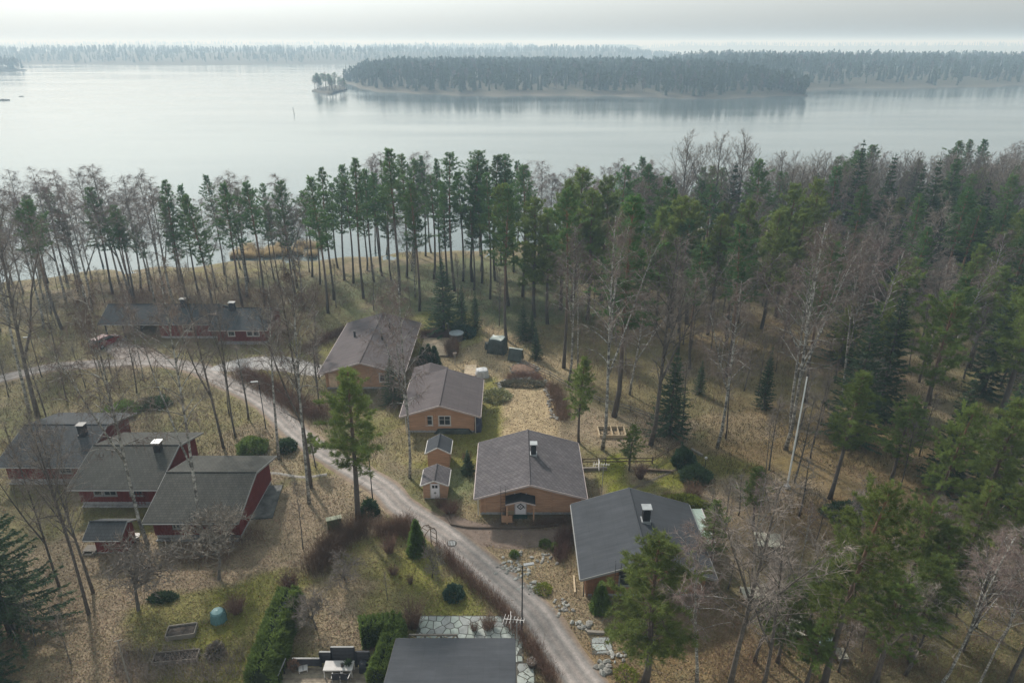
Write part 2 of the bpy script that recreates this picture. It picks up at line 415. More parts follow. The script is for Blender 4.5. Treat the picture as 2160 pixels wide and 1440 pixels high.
def make_bare(seed, h, r0, spread, start, elev, droop, nl, twigs, forks=0, barkm=None, twigm=None, sub=8, tw=0.024, name="birch"):
    rng = np.random.default_rng(seed)
    wood = MB(); CV = []
    lean = rng.normal(size=2) * 0.035
    trunk = [np.array([lean[0] * h * t + 0.10 * h * 0.1 * math.sin(3 * t + seed), lean[1] * h * t + 0.08 * h * 0.1 * math.sin(4 * t + seed * 2), h * t]) for t in np.linspace(0, 1, 10)]
    trunk[0] = np.array([0, 0, -0.3])
    stems = [(trunk, r0, start)]
    rad = [r0 * (1.25 if i == 0 else 1) * (1 - 0.88 * (i / 9)) + 0.012 for i in range(10)]
    wood.tube(trunk, rad, 8)
    for k in range(forks):
        t = 0.28 + 0.16 * k + rng.random() * 0.08
        p, d = at(trunk, t); az = rng.random() * 6.28
        L = h * (1 - t) * (0.8 + 0.15 * rng.random())
        pts = curve(p, [math.cos(az) * 0.45, math.sin(az) * 0.45, 1.0], L, 8, [0, 0, 0.25], rng, 0.2)
        r = r0 * (1 - 0.8 * t) * 0.8
        wood.tube(pts, [r * (1 - 0.9 * i / 8) + 0.01 for i in range(9)], 6)
        stems.append((pts, r, 0.15))
    az = rng.random() * 6
    for pts_s, rs, st in stems:
        n_l = nl if pts_s is trunk else int(nl * 0.5)
        Ls = np.linalg.norm(pts_s[-1] - pts_s[0])
        for i in range(n_l):
            t = st + (0.985 - st) * ((i + rng.random()) / n_l) ** 0.95
            p, d = at(pts_s, t); az += 2.4 + rng.normal() * 0.4
            u = (t - st) / (1 - st)
            L = spread * (0.45 + 0.9 * math.sin(min(1, u * 1.1 + 0.12) * math.pi) ** 0.7 * (1 - 0.35 * u)) * (0.75 + 0.5 * rng.random()) * min(1, Ls / (0.5 * h))
            e = elev * (0.8 + 0.4 * rng.random()) + 0.35 * u
            dv = np.array([math.cos(az) * math.cos(e), math.sin(az) * math.cos(e), math.sin(e)])
            lp = curve(p, dv, L, 5, [0, 0, -droop * 0.8 + 0.15], rng, 0.25)
            rl = max(0.014, rs * 0.34 * (1 - 0.6 * u))
            wood.tube(lp, [rl * (1 - 0.85 * k / 5) + 0.005 for k in range(6)], 4, cap=False)
            for k in range(sub):
                tt = 0.25 + 0.75 * (k + rng.random()) / sub
                sp_, sd = at(lp, tt)
                sd = nrm(sd) + rng.normal(size=3) * 0.65
                sl = L * (0.22 + 0.3 * rng.random()) * (1.15 - 0.5 * tt)
                s2 = curve(sp_, sd, sl, 3, [0, 0, -droop], rng, 0.3)
                A = np.array(s2[:-1]); B = np.array(s2[1:])
                CV.append(sticks(A, B, np.array([0.03, 0.025, 0.02]), np.array([0.025, 0.02, 0.012]), rng))
                nt_ = twigs
                ts = rng.random(nt_) ** 0.8
                P = np.array([at(s2, x)[0] for x in ts])
                D = rng.normal(size=(nt_, 3)) * 0.6 + nrm(sd) * 0.7 + np.array([0, 0, -droop * 1.3 + 0.25])
                CV.append(blades(P, D, 0.3 + rng.random(nt_) * (0.55 + 0.5 * droop), tw * (0.7 + 0.6 * rng.random(nt_)), rng))
    V = np.concatenate(CV)
    return mb_mesh(wood, name + "_trunk", barkm or M_BIRCH), mesh_np(name + "_crown", V, tris(V), twigm or M_TWIG)

def make_pine(seed, h, r0, width, base, m=None, dense=1.0, lean=0.02, needles=24):
    rng = np.random.default_rng(seed)
    wood = MB(); CV = []
    lx, ly = rng.normal(size=2) * lean
    trunk = [np.array([lx * h * t + 0.012 * h * math.sin(3 * t + seed), ly * h * t + 0.01 * h * math.sin(4 * t), h * t * 0.985]) for t in np.linspace(0, 1, 9)]
    trunk[0] = np.array([0, 0, -0.3])
    wood.tube(trunk, [r0 * (1.3 if i == 0 else 1) * (1 - 0.85 * (i / 8) ** 1.2) + 0.015 for i in range(9)], 8)
    nst = int(7 * (1 - base) + 3)
    for i in range(nst):                                            # dead snags below the crown
        t = base * (0.35 + 0.6 * rng.random()); p, d = at(trunk, t); az = rng.random() * 6.28
        e = p + np.array([math.cos(az), math.sin(az), 0.1 + rng.normal() * 0.2]) * (0.5 + rng.random() * 1.2)
        wood.tube([p, e], [0.025, 0.006], 3, cap=False)
    step = 0.42 / dense
    n_w = int(h * (1 - base) / step)
    gap = rng.random(8) * 6.28
    for w in range(n_w):
        u = (w + rng.random() * 0.6) / n_w
        t = base + (1 - base) * u * 0.985
        p, d = at(trunk, t)
        prof = (min(1, (u + 0.12) / 0.38)) ** 0.6 * (1 - u ** 2.2) ** 0.75 + 0.08
        nb = 4 + int(rng.random() * 2)
        a0 = rng.random() * 6.28
        for k in range(nb):
            az = a0 + 6.28 * k / nb + rng.normal() * 0.25
            clump = 0.72 + 0.5 * math.sin(2 * az + gap[w % 8]) * math.sin(7 * u + gap[0])
            L = width * prof * clump * (0.7 + 0.5 * rng.random())
            if L < 0.25: L = 0.25
            e = -0.12 + 0.75 * u + rng.normal() * 0.12
            bp = curve(p, [math.cos(az) * math.cos(e), math.sin(az) * math.cos(e), math.sin(e)], L, 4, [0, 0, 0.35], rng, 0.3)
            wood.tube(bp, [0.035 * (1 - u * 0.6), 0.028 * (1 - u * 0.6), 0.02, 0.014, 0.006], 3, cap=False)
            ns = max(3, int(L * 4.2 * dense))
            for s_ in range(ns):
                tt = 0.3 + 0.7 * (s_ + rng.random()) / ns
                q, qd = at(bp, tt); qd = nrm(qd)
                side = nrm(np.cross(qd, [0, 0, 1])) * (1 if s_ % 2 else -1)
                sd = qd * 0.6 + side * (0.9 * (1.1 - tt)) + np.array([0, 0, 0.35]) + rng.normal(size=3) * 0.3
                sl = (0.2 + 0.28 * rng.random()) * (1.3 - 0.5 * tt)
                tip = q + nrm(sd) * sl
                for base_p, n_n in ((tip, needles), (q + nrm(sd) * sl * 0.45, needles // 2)):
                    D = nrm(rng.normal(size=(n_n, 3))) * 0.85 + nrm(sd) * 0.8 + np.array([0, 0, 0.15])
                    CV.append(blades(base_p + rng.normal(size=(n_n, 3)) * 0.05, D, 0.17 + rng.random(n_n) * 0.17, 0.030 + 0.018 * rng.random(n_n), rng))
    V = np.concatenate(CV)
    return mb_mesh(wood, "pine_trunk", M_PINEB), mesh_np("pine_crown", V, tris(V), m or M_PINE)

def make_spruce(seed, h, width, base=0.04, m=None, dense=1.0):
    rng = np.random.default_rng(seed)
    wood = MB(); CV = []
    trunk = [np.array([0.004 * h * math.sin(3 * t + seed), 0.0, h * t]) for t in np.linspace(0, 1, 7)]; trunk[0] = np.array([0, 0, -0.3])
    wood.tube(trunk, [0.011 * h * (1 - 0.93 * i / 6) + 0.01 for i in range(7)], 7)
    n_w = int(h * 2.6 * dense)
    for w in range(n_w):
        u = (w + rng.random()) / n_w
        t = base + (0.985 - base) * u
        p, d = at(trunk, t)
        prof = (1 - u) ** 0.82
        nb = 6 if u < 0.8 else 4
        a0 = rng.random() * 6.28
        for k in range(nb):
            az = a0 + 6.28 * k / nb + rng.normal() * 0.22
            L = max(0.18, width * prof * (0.72 + 0.5 * rng.random()))
            e = -0.28 + 0.85 * u ** 1.5
            bp = curve(p, [math.cos(az) * math.cos(e), math.sin(az) * math.cos(e), math.sin(e)], L, 4, [0, 0, 0.5 - 0.4 * u], rng, 0.15)
            wood.tube([bp[0], bp[2], bp[4]], [0.03, 0.02, 0.008], 3, cap=False)
            n = max(8, int(L * 23 * dense))
            ts = 0.12 + 0.88 * rng.random(n) ** 0.8
            P = np.array([at(bp, x)[0] for x in ts])
            out = np.array([math.cos(az), math.sin(az), 0.0]); side = np.array([-math.sin(az), math.cos(az), 0.0])
            sg = rng.choice([-1, 1], n)[:, None]
            D = out * 0.55 + side * sg * (0.25 + 0.75 * rng.random((n, 1))) + np.array([0, 0, -0.42]) + rng.normal(size=(n, 3)) * 0.2
            ln = (0.22 + 0.42 * rng.random(n)) * (0.5 + 0.6 * (1 - ts)) * (0.6 + 0.4 * prof)
            CV.append(blades(P, D, ln, 0.085 + 0.06 * rng.random(n), rng))
            D2 = D * 0.7 + np.array([0, 0, -0.25]) + rng.normal(size=(n, 3)) * 0.35
            CV.append(blades(P + rng.normal(size=(n, 3)) * 0.04, D2, ln * 0.8, 0.05 + 0.05 * rng.random(n), rng))
    P = np.repeat(trunk[-1][None], 8, 0) - np.array([0, 0, 0.1]); CV.append(blades(P, rng.normal(size=(8, 3)) * 0.4 + [0, 0, 1], 0.45, 0.06, rng))
    V = np.concatenate(CV)
    return mb_mesh(wood, "spruce_trunk", M_BARK), mesh_np("spruce_crown", V, tris(V), m or M_SPRUCE)

def make_apple(seed, h, spread, dense=1.0, upright=0.4):
    """low gnarled fruit tree, bare"""
    rng = np.random.default_rng(seed); wood = MB(); CV = []
    def rec(p, d, L, r, lv):
        pts = curve(p, d, L, 4, [0, 0, 0.15 if lv < 2 else -0.15], rng, 0.12 if lv == 0 else 0.5)
        if lv < 3: wood.tube(pts, [r * (1 - 0.45 * k / 4) for k in range(5)], 5 if lv < 2 else 3, cap=False)
        else: CV.append(sticks(np.array(pts[:-1]), np.array(pts[1:]), r * 2, r * 1.4, rng))
        if lv == 4:
            n = int(9 * dense); P = np.array([at(pts, x)[0] for x in rng.random(n)])
            CV.append(blades(P, rng.normal(size=(n, 3)) + nrm(np.array(d)) * 0.8 + [0, 0, 0.2], 0.2 + 0.3 * rng.random(n), 0.03, rng)); return
        nb = [6, 4, 3, 3][lv]
        for k in range(nb):
            q, qd = at(pts, 0.45 + 0.55 * (k + rng.random() * 0.6) / nb if lv else 0.75 + 0.25 * k / nb)
            az = rng.random() * 6.28
            nd = nrm(qd) * 0.8 + np.array([math.cos(az), math.sin(az), upright + rng.normal() * 0.25]) * 0.85
            rec(q, nd, L * (0.62 + 0.25 * rng.random()) if lv else spread * 0.45, r * 0.6, lv + 1)
    rec(np.array([0, 0, -0.1]), np.array([rng.normal() * 0.15, rng.normal() * 0.15, 1.0]), h * 0.35, 0.085, 0)
    V = np.concatenate(CV)
    return mb_mesh(wood, "apple_trunk", M_BARK), mesh_np("apple_crown", V, tris(V), M_TWIGG)

def twig_bush(seed, r, h, n, fan=0.5, tw=0.02):
    """many-stemmed bare bush"""
    rng = np.random.default_rng(seed); CV = []
    a = rng.random(n) * 6.28; q = r * 0.35 * np.sqrt(rng.random(n))
    P = np.stack([q * np.cos(a), q * np.sin(a), np.zeros(n)], 1)
    D = np.stack([np.cos(a) * fan * rng.random(n), np.sin(a) * fan * rng.random(n), np.ones(n)], 1) + rng.normal(size=(n, 3)) * 0.12
    L = h * (0.55 + 0.45 * rng.random(n))
    CV.append(blades(P, D, L, tw * 1.5, rng))
    for j in range(5):
        t = 0.35 + 0.6 * rng.random(n)
        B = P + nrm(D) * (L * t)[:, None]
        CV.append(blades(B, nrm(D) * 0.8 + rng.normal(size=(n, 3)) * 0.55, h * (0.12 + 0.22 * rng.random(n)), tw, rng))
    V = np.concatenate(CV); return V

def leaf_blob(seed, rx, ry, h, n, size, squash=0.75, up=0.4, shape='dome'):
    """leafy or sprayed evergreen mass: blades over and inside a rounded body"""
    rng = np.random.default_rng(seed)
    D = nrm(rng.normal(size=(n, 3))); D[:, 2] = np.abs(D[:, 2]) * 1.0 - 0.15
    D = nrm(D)
    lump = 1 + 0.14 * np.sin(D[:, 0] * 5 + seed) * np.sin(D[:, 1] * 6 + seed * 2) + 0.1 * np.sin(D[:, 2] * 9 + D[:, 0] * 7)
    q = (0.62 + 0.38 * rng.random(n) ** 0.5) * lump
    if shape == 'cone':
        z = rng.random(n) ** 1.25; rr = (1 - z) ** 0.75 * q * (0.9 + 0.1 * np.sin(z * 25)); a = rng.random(n) * 6.28
        P = np.stack([np.cos(a) * rr * rx, np.sin(a) * rr * ry, z * h], 1); N = np.stack([np.cos(a), np.sin(a), np.full(n, 0.5)], 1)
    else:
        P = np.stack([D[:, 0] * q * rx, D[:, 1] * q * ry, np.maximum(0.02, (D[:, 2] * q + 0.15) * h / 1.15)], 1); N = D
    V = blades(P, N + rng.normal(size=(n, 3)) * 0.5 + np.array([0, 0, up]), size * (0.6 + 0.8 * rng.random(n)), size * 0.55, rng)
    return V

# ---- prototypes: shared meshes, every tree its own object
PROTO = {}
def proto(kind, *pairs): PROTO[kind] = list(pairs)
proto('birch', *[(make_bare(s, h, 0.15, 3.0, st, 0.75, 0.75, 26, 11, fk), h) for s, h, st, fk in ((1, 20, .42, 1), (2, 20, .36, 2), (3, 20, .48, 0), (4, 20, .4, 1), (5, 20, .34, 2), (6, 20, .45, 1))])
proto('grey', *[(make_bare(s, h, 0.17, 3.3, st, 0.7, 0.3, 22, 9, fk, M_BARK, M_TWIGG, name="broadleaf"), h) for s, h, st, fk in ((21, 18, .32, 2), (22, 18, .4, 1), (23, 18, .3, 1))])
proto('aspen', *[(make_bare(s, h, 0.19, 4.6, st, 0.62, -0.35, 30, 9, fk, M_BARK, M_TWIGG, name="aspen"), h) for s, h, st, fk in ((31, 22, .40, 2), (32, 22, .44, 1), (33, 22, .36, 1))])
proto('thin', *[(make_bare(s, h, 0.075, 1.5, st, 0.85, 0.25, 16, 6, 0, M_BARK, M_TWIGG, sub=5, name="sapling"), h) for s, h, st in ((41, 9, .3), (42, 9, .4), (43, 9, .25))])
proto('pine', *[(make_pine(s, h, 0.19, w, b), h) for s, h, w, b in ((51, 22, 2.5, .50), (52, 22, 3.0, .42), (53, 22, 2.1, .52), (54, 22, 2.7, .60), (55, 22, 3.2, .42), (56, 22, 1.9, .40), (57, 22, 2.4, .55))])
proto('ypine', *[(make_pine(s, h, 0.17, w, b, M_PINEY, 1.2), h) for s, h, w, b in ((61, 14, 2.4, .36), (62, 14, 2.9, .3), (63, 14, 2.2, .42))])
proto('wpine', *[(make_pine(s, h, 0.21, w, b, M_PINEY, 1.0, .05, 28), h) for s, h, w, b in ((66, 16, 3.7, .38), (67, 16, 4.2, .45))])
proto('spruce', *[(make_spruce(s, h, w), h) for s, h, w in ((71, 16, 2.6), (72, 16, 3.0), (73, 16, 2.2))])
proto('sspruce', *[(make_spruce(s, h, w, 0.02, None, 1.6), h) for s, h, w in ((74, 5, 1.5), (75, 5, 1.8))])
proto('apple', *[(make_apple(s, h, w), h) for s, h, w in ((81, 4, 2.6), (82, 4, 3.0), (83, 4, 2.2))])
TREE_NAME = dict(birch='birch_tree', grey='broadleaf_tree', aspen='aspen_tree', thin='sapling', pine='pine_tree', ypine='pine_tree', wpine='pine_tree', spruce='spruce_tree', sspruce='spruce_tree', apple='apple_tree')
TREE_POS = []
def tree(kind, x, y, h, label, group=None, var=None, rz=None, lean=(0, 0), fat=1.0, cat='tree'):
    lst = PROTO[kind]
    (tm, cm), hh = lst[(var if var is not None else R.randrange(len(lst))) % len(lst)]
    z = float(gz(x, y))
    o = thing(TREE_NAME[kind], label, cat, (x, y, z), group)
    s = h / hh
    o.scale = (s * fat, s * fat, s)
    o.rotation_euler = (lean[1], lean[0], R.random() * 6.28 if rz is None else rz)
    o.rotation_mode = 'XYZ'
    for n, me in (('trunk', tm), ('crown', cm)):
        obj(n, me, o)
    TREE_POS.append((x, y))
    return o
def tree_px(kind, bx, by, ty, label, **k):
    x, y = G(bx, by); return tree(kind, x, y, height_at(bx, by, ty), label, **k)
def tree_top(kind, tx, ty, h, label, **k):
    x, y = top_spot(tx, ty, h - 1.0); return tree(kind, x, y, h, label, **k)
# ------------------------------------------------------------------ the ground
def vnoise(x, y, s, seed=0):
    """smooth value noise for shaping zone edges"""
    x = np.asarray(x, float) / s + seed * 17.3; y = np.asarray(y, float) / s + seed * 5.7
    xi = np.floor(x); yi = np.floor(y); fx = x - xi; fy = y - yi
    def hsh(a, b):
        v = np.sin(a * 127.1 + b * 311.7 + seed * 74.7) * 43758.5453
        return v - np.floor(v)
    u = fx * fx * (3 - 2 * fx); w = fy * fy * (3 - 2 * fy)
    return (hsh(xi, yi) * (1 - u) + hsh(xi + 1, yi) * u) * (1 - w) + (hsh(xi, yi + 1) * (1 - u) + hsh(xi + 1, yi + 1) * u) * w
def fbm(x, y, s, seed=0):
    return (vnoise(x, y, s, seed) * 0.55 + vnoise(x, y, s / 2.1, seed + 3) * 0.3 + vnoise(x, y, s / 4.7, seed + 7) * 0.15)

LITTER = np.array([0.25, 0.192, 0.132]); STRAW = np.array([0.32, 0.245, 0.15]); LAWN = np.array([0.15, 0.145, 0.036]); OLIVE = np.array([0.15, 0.13, 0.064])
MOSS = np.array([0.10, 0.112, 0.055]); DIRT = np.array([0.175, 0.130, 0.105]); RUST = np.array([0.205, 0.135, 0.065]); FLOOR = np.array([0.155, 0.12, 0.083]); DARK = np.array([0.075, 0.062, 0.045])
BRIGHT = np.array([0.16, 0.165, 0.026])
# colour of the ground cover: pixel centre, half extents in metres, cover, strength
ZONES = [
    (1000, 600, 22, 20, MOSS, .85), (1120, 670, 16, 12, MOSS, .8), (700, 615, 26, 14, MOSS, .55), (1500, 760, 26, 18, RUST, .5), (1650, 860, 14, 12, OLIVE, .6), (1800, 1000, 16, 14, RUST, .6),
    (1300, 800, 12, 14, OLIVE, .6), (1560, 900, 5, 3.5, STRAW * .75, .8), (1350, 905, 7, 4, LITTER, .9), (1240, 900, 4, 5, LITTER, .8), (1700, 1120, 9, 7, RUST, .7), (1500, 1060, 6, 3, LITTER, .8), (1600, 1030, 7, 3, LITTER, .7),
    (300, 640, 24, 14, FLOOR, .6), (100, 700, 14, 12, OLIVE, .6), (620, 690, 9, 9, OLIVE, .7), (640, 740, 8, 4, LAWN, .6), (500, 745, 9, 3.5, OLIVE * 1.25, .8), (290, 830, 10, 5, OLIVE, .7), (430, 850, 6, 6, OLIVE, .5), (150, 820, 9, 5, OLIVE, .6),
    (480, 900, 5, 6, OLIVE * 1.2, .6), (560, 950, 6, 7, LITTER, .7), (60, 1000, 6, 12, OLIVE, .6), (240, 1080, 6, 4, LAWN * .75, .8), (130, 1130, 6, 6, OLIVE, .6),
    (905, 690, 4, 8, LAWN * 1.1, .7), (1000, 735, 6, 11, STRAW * .95, .9), (975, 700, 3, 7, LAWN * 1.2, .7), (1110, 780, 7, 6, STRAW * .85, .8), (1110, 870, 4.6, 9, STRAW * 1.1, 1.0), (1035, 880, 1.7, 10, LAWN * 1.15, .9), (930, 940, 6, 4, LAWN * 1.2, .85), (985, 960, 4, 3, LAWN, .9), (870, 930, 3, 4, STRAW * .8, .6),
    (965, 1030, 2.5, 4, MOSS * 1.35, .9), (1300, 1005, 2.0, 4, BRIGHT, 1.0), (1390, 1005, 5.5, 3.0, BRIGHT, .9), (1350, 1000, 1.6, 2.2, DIRT, .8), (1500, 985, 5, 2.4, LAWN, .8),
    (300, 1215, 16, 6, LITTER, .9), (620, 1160, 9, 7, LITTER, .85), (150, 1350, 14, 8, LITTER * .9, .85), (700, 1065, 6, 6, LITTER, .9), (560, 1270, 4.5, 4.2, LAWN * 1.2, .9), (430, 1320, 6, 4, LAWN * 1.05, .75), (500, 1420, 5, 4, LAWN * .95, .8), (700, 1400, 3, 4, OLIVE, .7),
    (820, 1190, 5, 4, LAWN * 1.15, .7), (740, 1290, 5, 4, LITTER * 1.05, .8), (880, 1270, 4, 4, LAWN * 1.1, .6), (990, 1265, 2.6, 4, LAWN * 1.15, .7), (900, 1180, 2, 3, LAWN * 1.2, .6),
    (1105, 1130, 5.0, 2.6, DIRT, 1.0), (960, 1100, 2.5, 3.5, STRAW * .8, .7), (1110, 1220, 4, 5, STRAW * .85, .8), (1230, 1330, 4, 5, LITTER * .9, .8), (1300, 1420, 5, 4, RUST, .6), (1180, 1280, 2.5, 6, STRAW * .7, .6),
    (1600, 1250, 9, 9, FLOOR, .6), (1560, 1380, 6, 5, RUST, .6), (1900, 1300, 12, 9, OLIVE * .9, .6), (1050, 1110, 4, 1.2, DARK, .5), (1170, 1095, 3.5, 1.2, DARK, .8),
]
_Z = [(G(a, b), rx, ry, np.array(c), s) for a, b, rx, ry, c, s in ZONES]
def ground_col(x, y):
    x = np.asarray(x, float); y = np.asarray(y, float)
    n1 = fbm(x, y, 9, 1)[..., None]; n2 = fbm(x, y, 3.1, 2)[..., None]
    c = FLOOR * (1 - n1) * 1.1 + OLIVE * n1 * 1.1
    c = np.where(n2 > 0.58, c * 0.6 + LITTER * 0.4, c)
    n3 = np.clip((fbm(x, y, 6.0, 15) - 0.5) * 7, 0, 1)[..., None]
    c = c * (1 - 0.7 * n3) + np.array([0.105, 0.108, 0.045]) * 0.7 * n3
    n4 = np.clip((fbm(x, y, 3.6, 17) - 0.58) * 8, 0, 1)[..., None]
    c = c * (1 - 0.6 * n4) + np.array([0.17, 0.155, 0.045]) * 0.6 * n4
    wob = (fbm(x, y, 4.5, 4) - 0.5) * 1.15 + (fbm(x, y, 1.2, 5) - 0.5) * 0.6
    for (zx, zy), rx, ry, zc, s in _Z:
        d = np.sqrt(((x - zx) / rx) ** 2 + ((y - zy) / ry) ** 2) + wob * 0.55
        w = np.clip((1.1 - d) / 0.2, 0, 1)
        w = (w * w * (3 - 2 * w) * s)[..., None]
        c = c * (1 - w) + zc * w
    mott = (0.72 + 0.56 * fbm(x, y, 1.7, 8))[..., None]
    patch = np.clip((fbm(x, y, 2.6, 9) - 0.56) * 6, 0, 1)[..., None] * 0.45
    c = (c * (1 - patch) + (LITTER * 0.5 + OLIVE * 0.6) * patch) * mott
    d = shore_y(x) - y                                              # beach: pale drift reeds and sand
    b = np.clip((5 - d) / 5, 0, 1)[..., None]
    return c * (1 - b) + np.array([0.22, 0.18, 0.12]) * b

def build_ground():
    xs = np.arange(-260, 330.1, 0.8)
    vs = np.concatenate([np.linspace(0, 0.62, 190), np.linspace(0.62, 1.0, 70)[1:]])
    X = np.repeat(xs[None, :], len(vs), 0)
    Ysh = shore_y(xs) + 9
    Y = -30 + (Ysh[None, :] + 30) * vs[:, None]
    Z = gz(X, Y)
    # fine hummocks in the woods and rough grass, level near the houses
    f = np.clip((Y - 84) / 14, 0, 1) + np.clip((X - 18) / 8, 0, 1)
    Z = Z + np.clip(f, 0, 1) * (fbm(X, Y, 3.0, 12) - 0.5) * 0.3 + (fbm(X, Y, 1.4, 13) - 0.5) * 0.05
    V = np.stack([X, Y, Z], -1).reshape(-1, 3)
    nx, ny = len(xs), len(vs)
    i = np.arange(nx - 1)[None, :] + nx * np.arange(ny - 1)[:, None]
    Q = np.stack([i, i + 1, i + nx + 1, i + nx], -1).reshape(-1, 4)
    me = mesh_np("ground", V, Q, vcol_mat("ground_cover", 0.95, 0, [(1.1, 0.72, 1.28, 6), (7.0, 0.55, 1.5, 5), (26.0, 0.6, 1.45, 3)]), ground_col(V[:, 0], V[:, 1]), True)
    tag(obj("ground", me), "leaf littered ground with moss and dry grass patches", kind="structure")
build_ground()

# ------------------------------------------------------------------ the lake
def water_mat():
    m = bpy.data.materials.new("lake_water"); m.use_nodes = True
    nt = m.node_tree; N = nt.nodes; L = nt.links; b = N["Principled BSDF"]
    b.inputs["Base Color"].default_value = (0.06, 0.085, 0.09, 1); b.inputs["IOR"].default_value = 1.333
    b.inputs["Specular IOR Level"].default_value = 0.5
    tc = N.new("ShaderNodeTexCoord")
    mp = N.new("ShaderNodeMapping"); mp.inputs["Scale"].default_value = (0.006, 0.02, 1); L.new(tc.outputs["Object"], mp.inputs[0])
    nz = N.new("ShaderNodeTexNoise"); nz.inputs["Scale"].default_value = 1.0; nz.inputs["Detail"].default_value = 5
    L.new(mp.outputs[0], nz.inputs["Vector"])
    mr = N.new("ShaderNodeMapRange"); mr.inputs[1].default_value = 0.35; mr.inputs[2].default_value = 0.65; mr.inputs[3].default_value = 0.10; mr.inputs[4].default_value = 0.19
    L.new(nz.outputs["Fac"], mr.inputs[0]); L.new(mr.outputs[0], b.inputs["Roughness"])
    w1 = N.new("ShaderNodeTexNoise"); w1.inputs["Scale"].default_value = 0.9; w1.inputs["Detail"].default_value = 4; L.new(tc.outputs["Object"], w1.inputs["Vector"])
    bp = N.new("ShaderNodeBump"); bp.inputs["Distance"].default_value = 0.12
    mr2 = N.new("ShaderNodeMapRange"); mr2.inputs[1].default_value = 0.35; mr2.inputs[2].default_value = 0.65; mr2.inputs[3].default_value = 0.08; mr2.inputs[4].default_value = 0.22
    L.new(nz.outputs["Fac"], mr2.inputs[0]); L.new(mr2.outputs[0], bp.inputs["Strength"])
    L.new(w1.outputs["Fac"], bp.inputs["Height"]); L.new(bp.outputs[0], b.inputs["Normal"])
    return m
WM = water_mat()
mb = MB(); mb.quad((-8900, 40, WATER_Z), (8900, 40, WATER_Z), (8900, 8900, WATER_Z), (-8900, 8900, WATER_Z))
tag(mb.build("lake_water", WM), "calm pale lake reaching to the horizon", kind="structure")

# ------------------------------------------------------------------ far land and its woods
def cone_tmpl(rng, h, r, layers, sides):
    V = []; T = []
    for l in range(layers):
        z0 = h * (0.1 + 0.8 * l / layers); z1 = min(h, z0 + h * (1.25 / layers) + 0.08 * h); rr = r * (1 - l / layers) * 1.0
        n = len(V)
        for k in range(sides):
            a = 6.283 * (k + rng.random() * 0.5) / sides; q = rr * (0.65 + 0.6 * rng.random())
            V.append((q * math.cos(a), q * math.sin(a), z0 - 0.04 * h * rng.random()))
        V.append((0, 0, z1))
        for k in range(sides): T.append((n + k, n + (k + 1) % sides, n + sides))
    return np.array(V), np.array(T)
def puff_tmpl(rng, h, r, n, lo):
    """loose crown of leaf-clump triangles on a stem"""
    V = []; T = []
    V += [(-0.18, 0, 0), (0.18, 0, 0), (0, 0, h * 0.85), (0, -0.18, 0), (0, 0.18, 0), (0, 0, h * 0.85)]; T += [(0, 1, 2), (3, 4, 5)]
    for k in range(n):
        d = rng.normal(size=3); d /= np.linalg.norm(d)
        c = np.array([d[0] * r * 0.8, d[1] * r * 0.8, h * (lo + (1 - lo) * (0.5 + 0.46 * d[2]))])
        c[:2] *= (1.15 - 0.75 * abs(d[2]))
        a = rng.normal(size=3); b = rng.normal(size=3); s = h * 0.075 * (0.7 + 0.7 * rng.random())
        i = len(V); V += [tuple(c + s * a / np.linalg.norm(a)), tuple(c + s * b / np.linalg.norm(b)), tuple(c - s * (a + b) / 2.2)]; T.append((i, i + 1, i + 2))
    return np.array(V, float), np.array(T)
_rg = np.random.default_rng(5)
FAR = [cone_tmpl(_rg, 17, 2.4, 6, 6), cone_tmpl(_rg, 20, 2.2, 7, 6), puff_tmpl(_rg, 18, 2.6, 60, 0.35), puff_tmpl(_rg, 17, 3.0, 60, 0.25), puff_tmpl(_rg, 16, 2.6, 46, 0.3)]
FARC = [(0.026, 0.042, 0.022), (0.028, 0.045, 0.024), (0.042, 0.062, 0.028), (0.05, 0.066, 0.03), (0.105, 0.085, 0.07)]
M_FAR = vcol_mat("far_foliage", 0.95, 0.1)
def wood_mass(name, label, P, Z, probs, scale, seed):
    rng = np.random.default_rng(seed); VS = []; TS = []; CS = []; n0 = 0
    kinds = rng.choice(len(FAR), len(P), p=probs)
    for k, (V, T) in enumerate(FAR):
        sel = np.where(kinds == k)[0]
        if not len(sel): continue
        a = rng.random(len(sel)) * 6.28; s = scale * (0.42 + 0.62 * rng.random(len(sel)) ** 0.7) * (0.85 + 0.3 * fbm(P[sel, 0], P[sel, 1], 45, 71))
        ca, sa = np.cos(a)[:, None] * s[:, None], np.sin(a)[:, None] * s[:, None]
        W = np.empty((len(sel), len(V), 3))
        W[..., 0] = V[:, 0] * ca - V[:, 1] * sa + P[sel, 0][:, None]
        W[..., 1] = V[:, 0] * sa + V[:, 1] * ca + P[sel, 1][:, None]
        W[..., 2] = V[:, 2] * s[:, None] + Z[sel][:, None] - 0.5
        VS.append(W.reshape(-1, 3))
        TS.append((T[None] + (np.arange(len(sel)) * len(V))[:, None, None]).reshape(-1, 3) + n0); n0 += len(sel) * len(V)
        c = np.array(FARC[k])[None, None, :] * (0.7 + 0.6 * rng.random((len(sel), 1, 1))) * (0.8 + 0.4 * rng.random((1, len(V), 1)))
        CS.append(np.broadcast_to(c, W.shape).reshape(-1, 3))
    me = mesh_np(name, np.concatenate(VS), np.concatenate(TS), M_FAR, np.concatenate(CS))
    return tag(obj(name, me), label, kind="stuff")

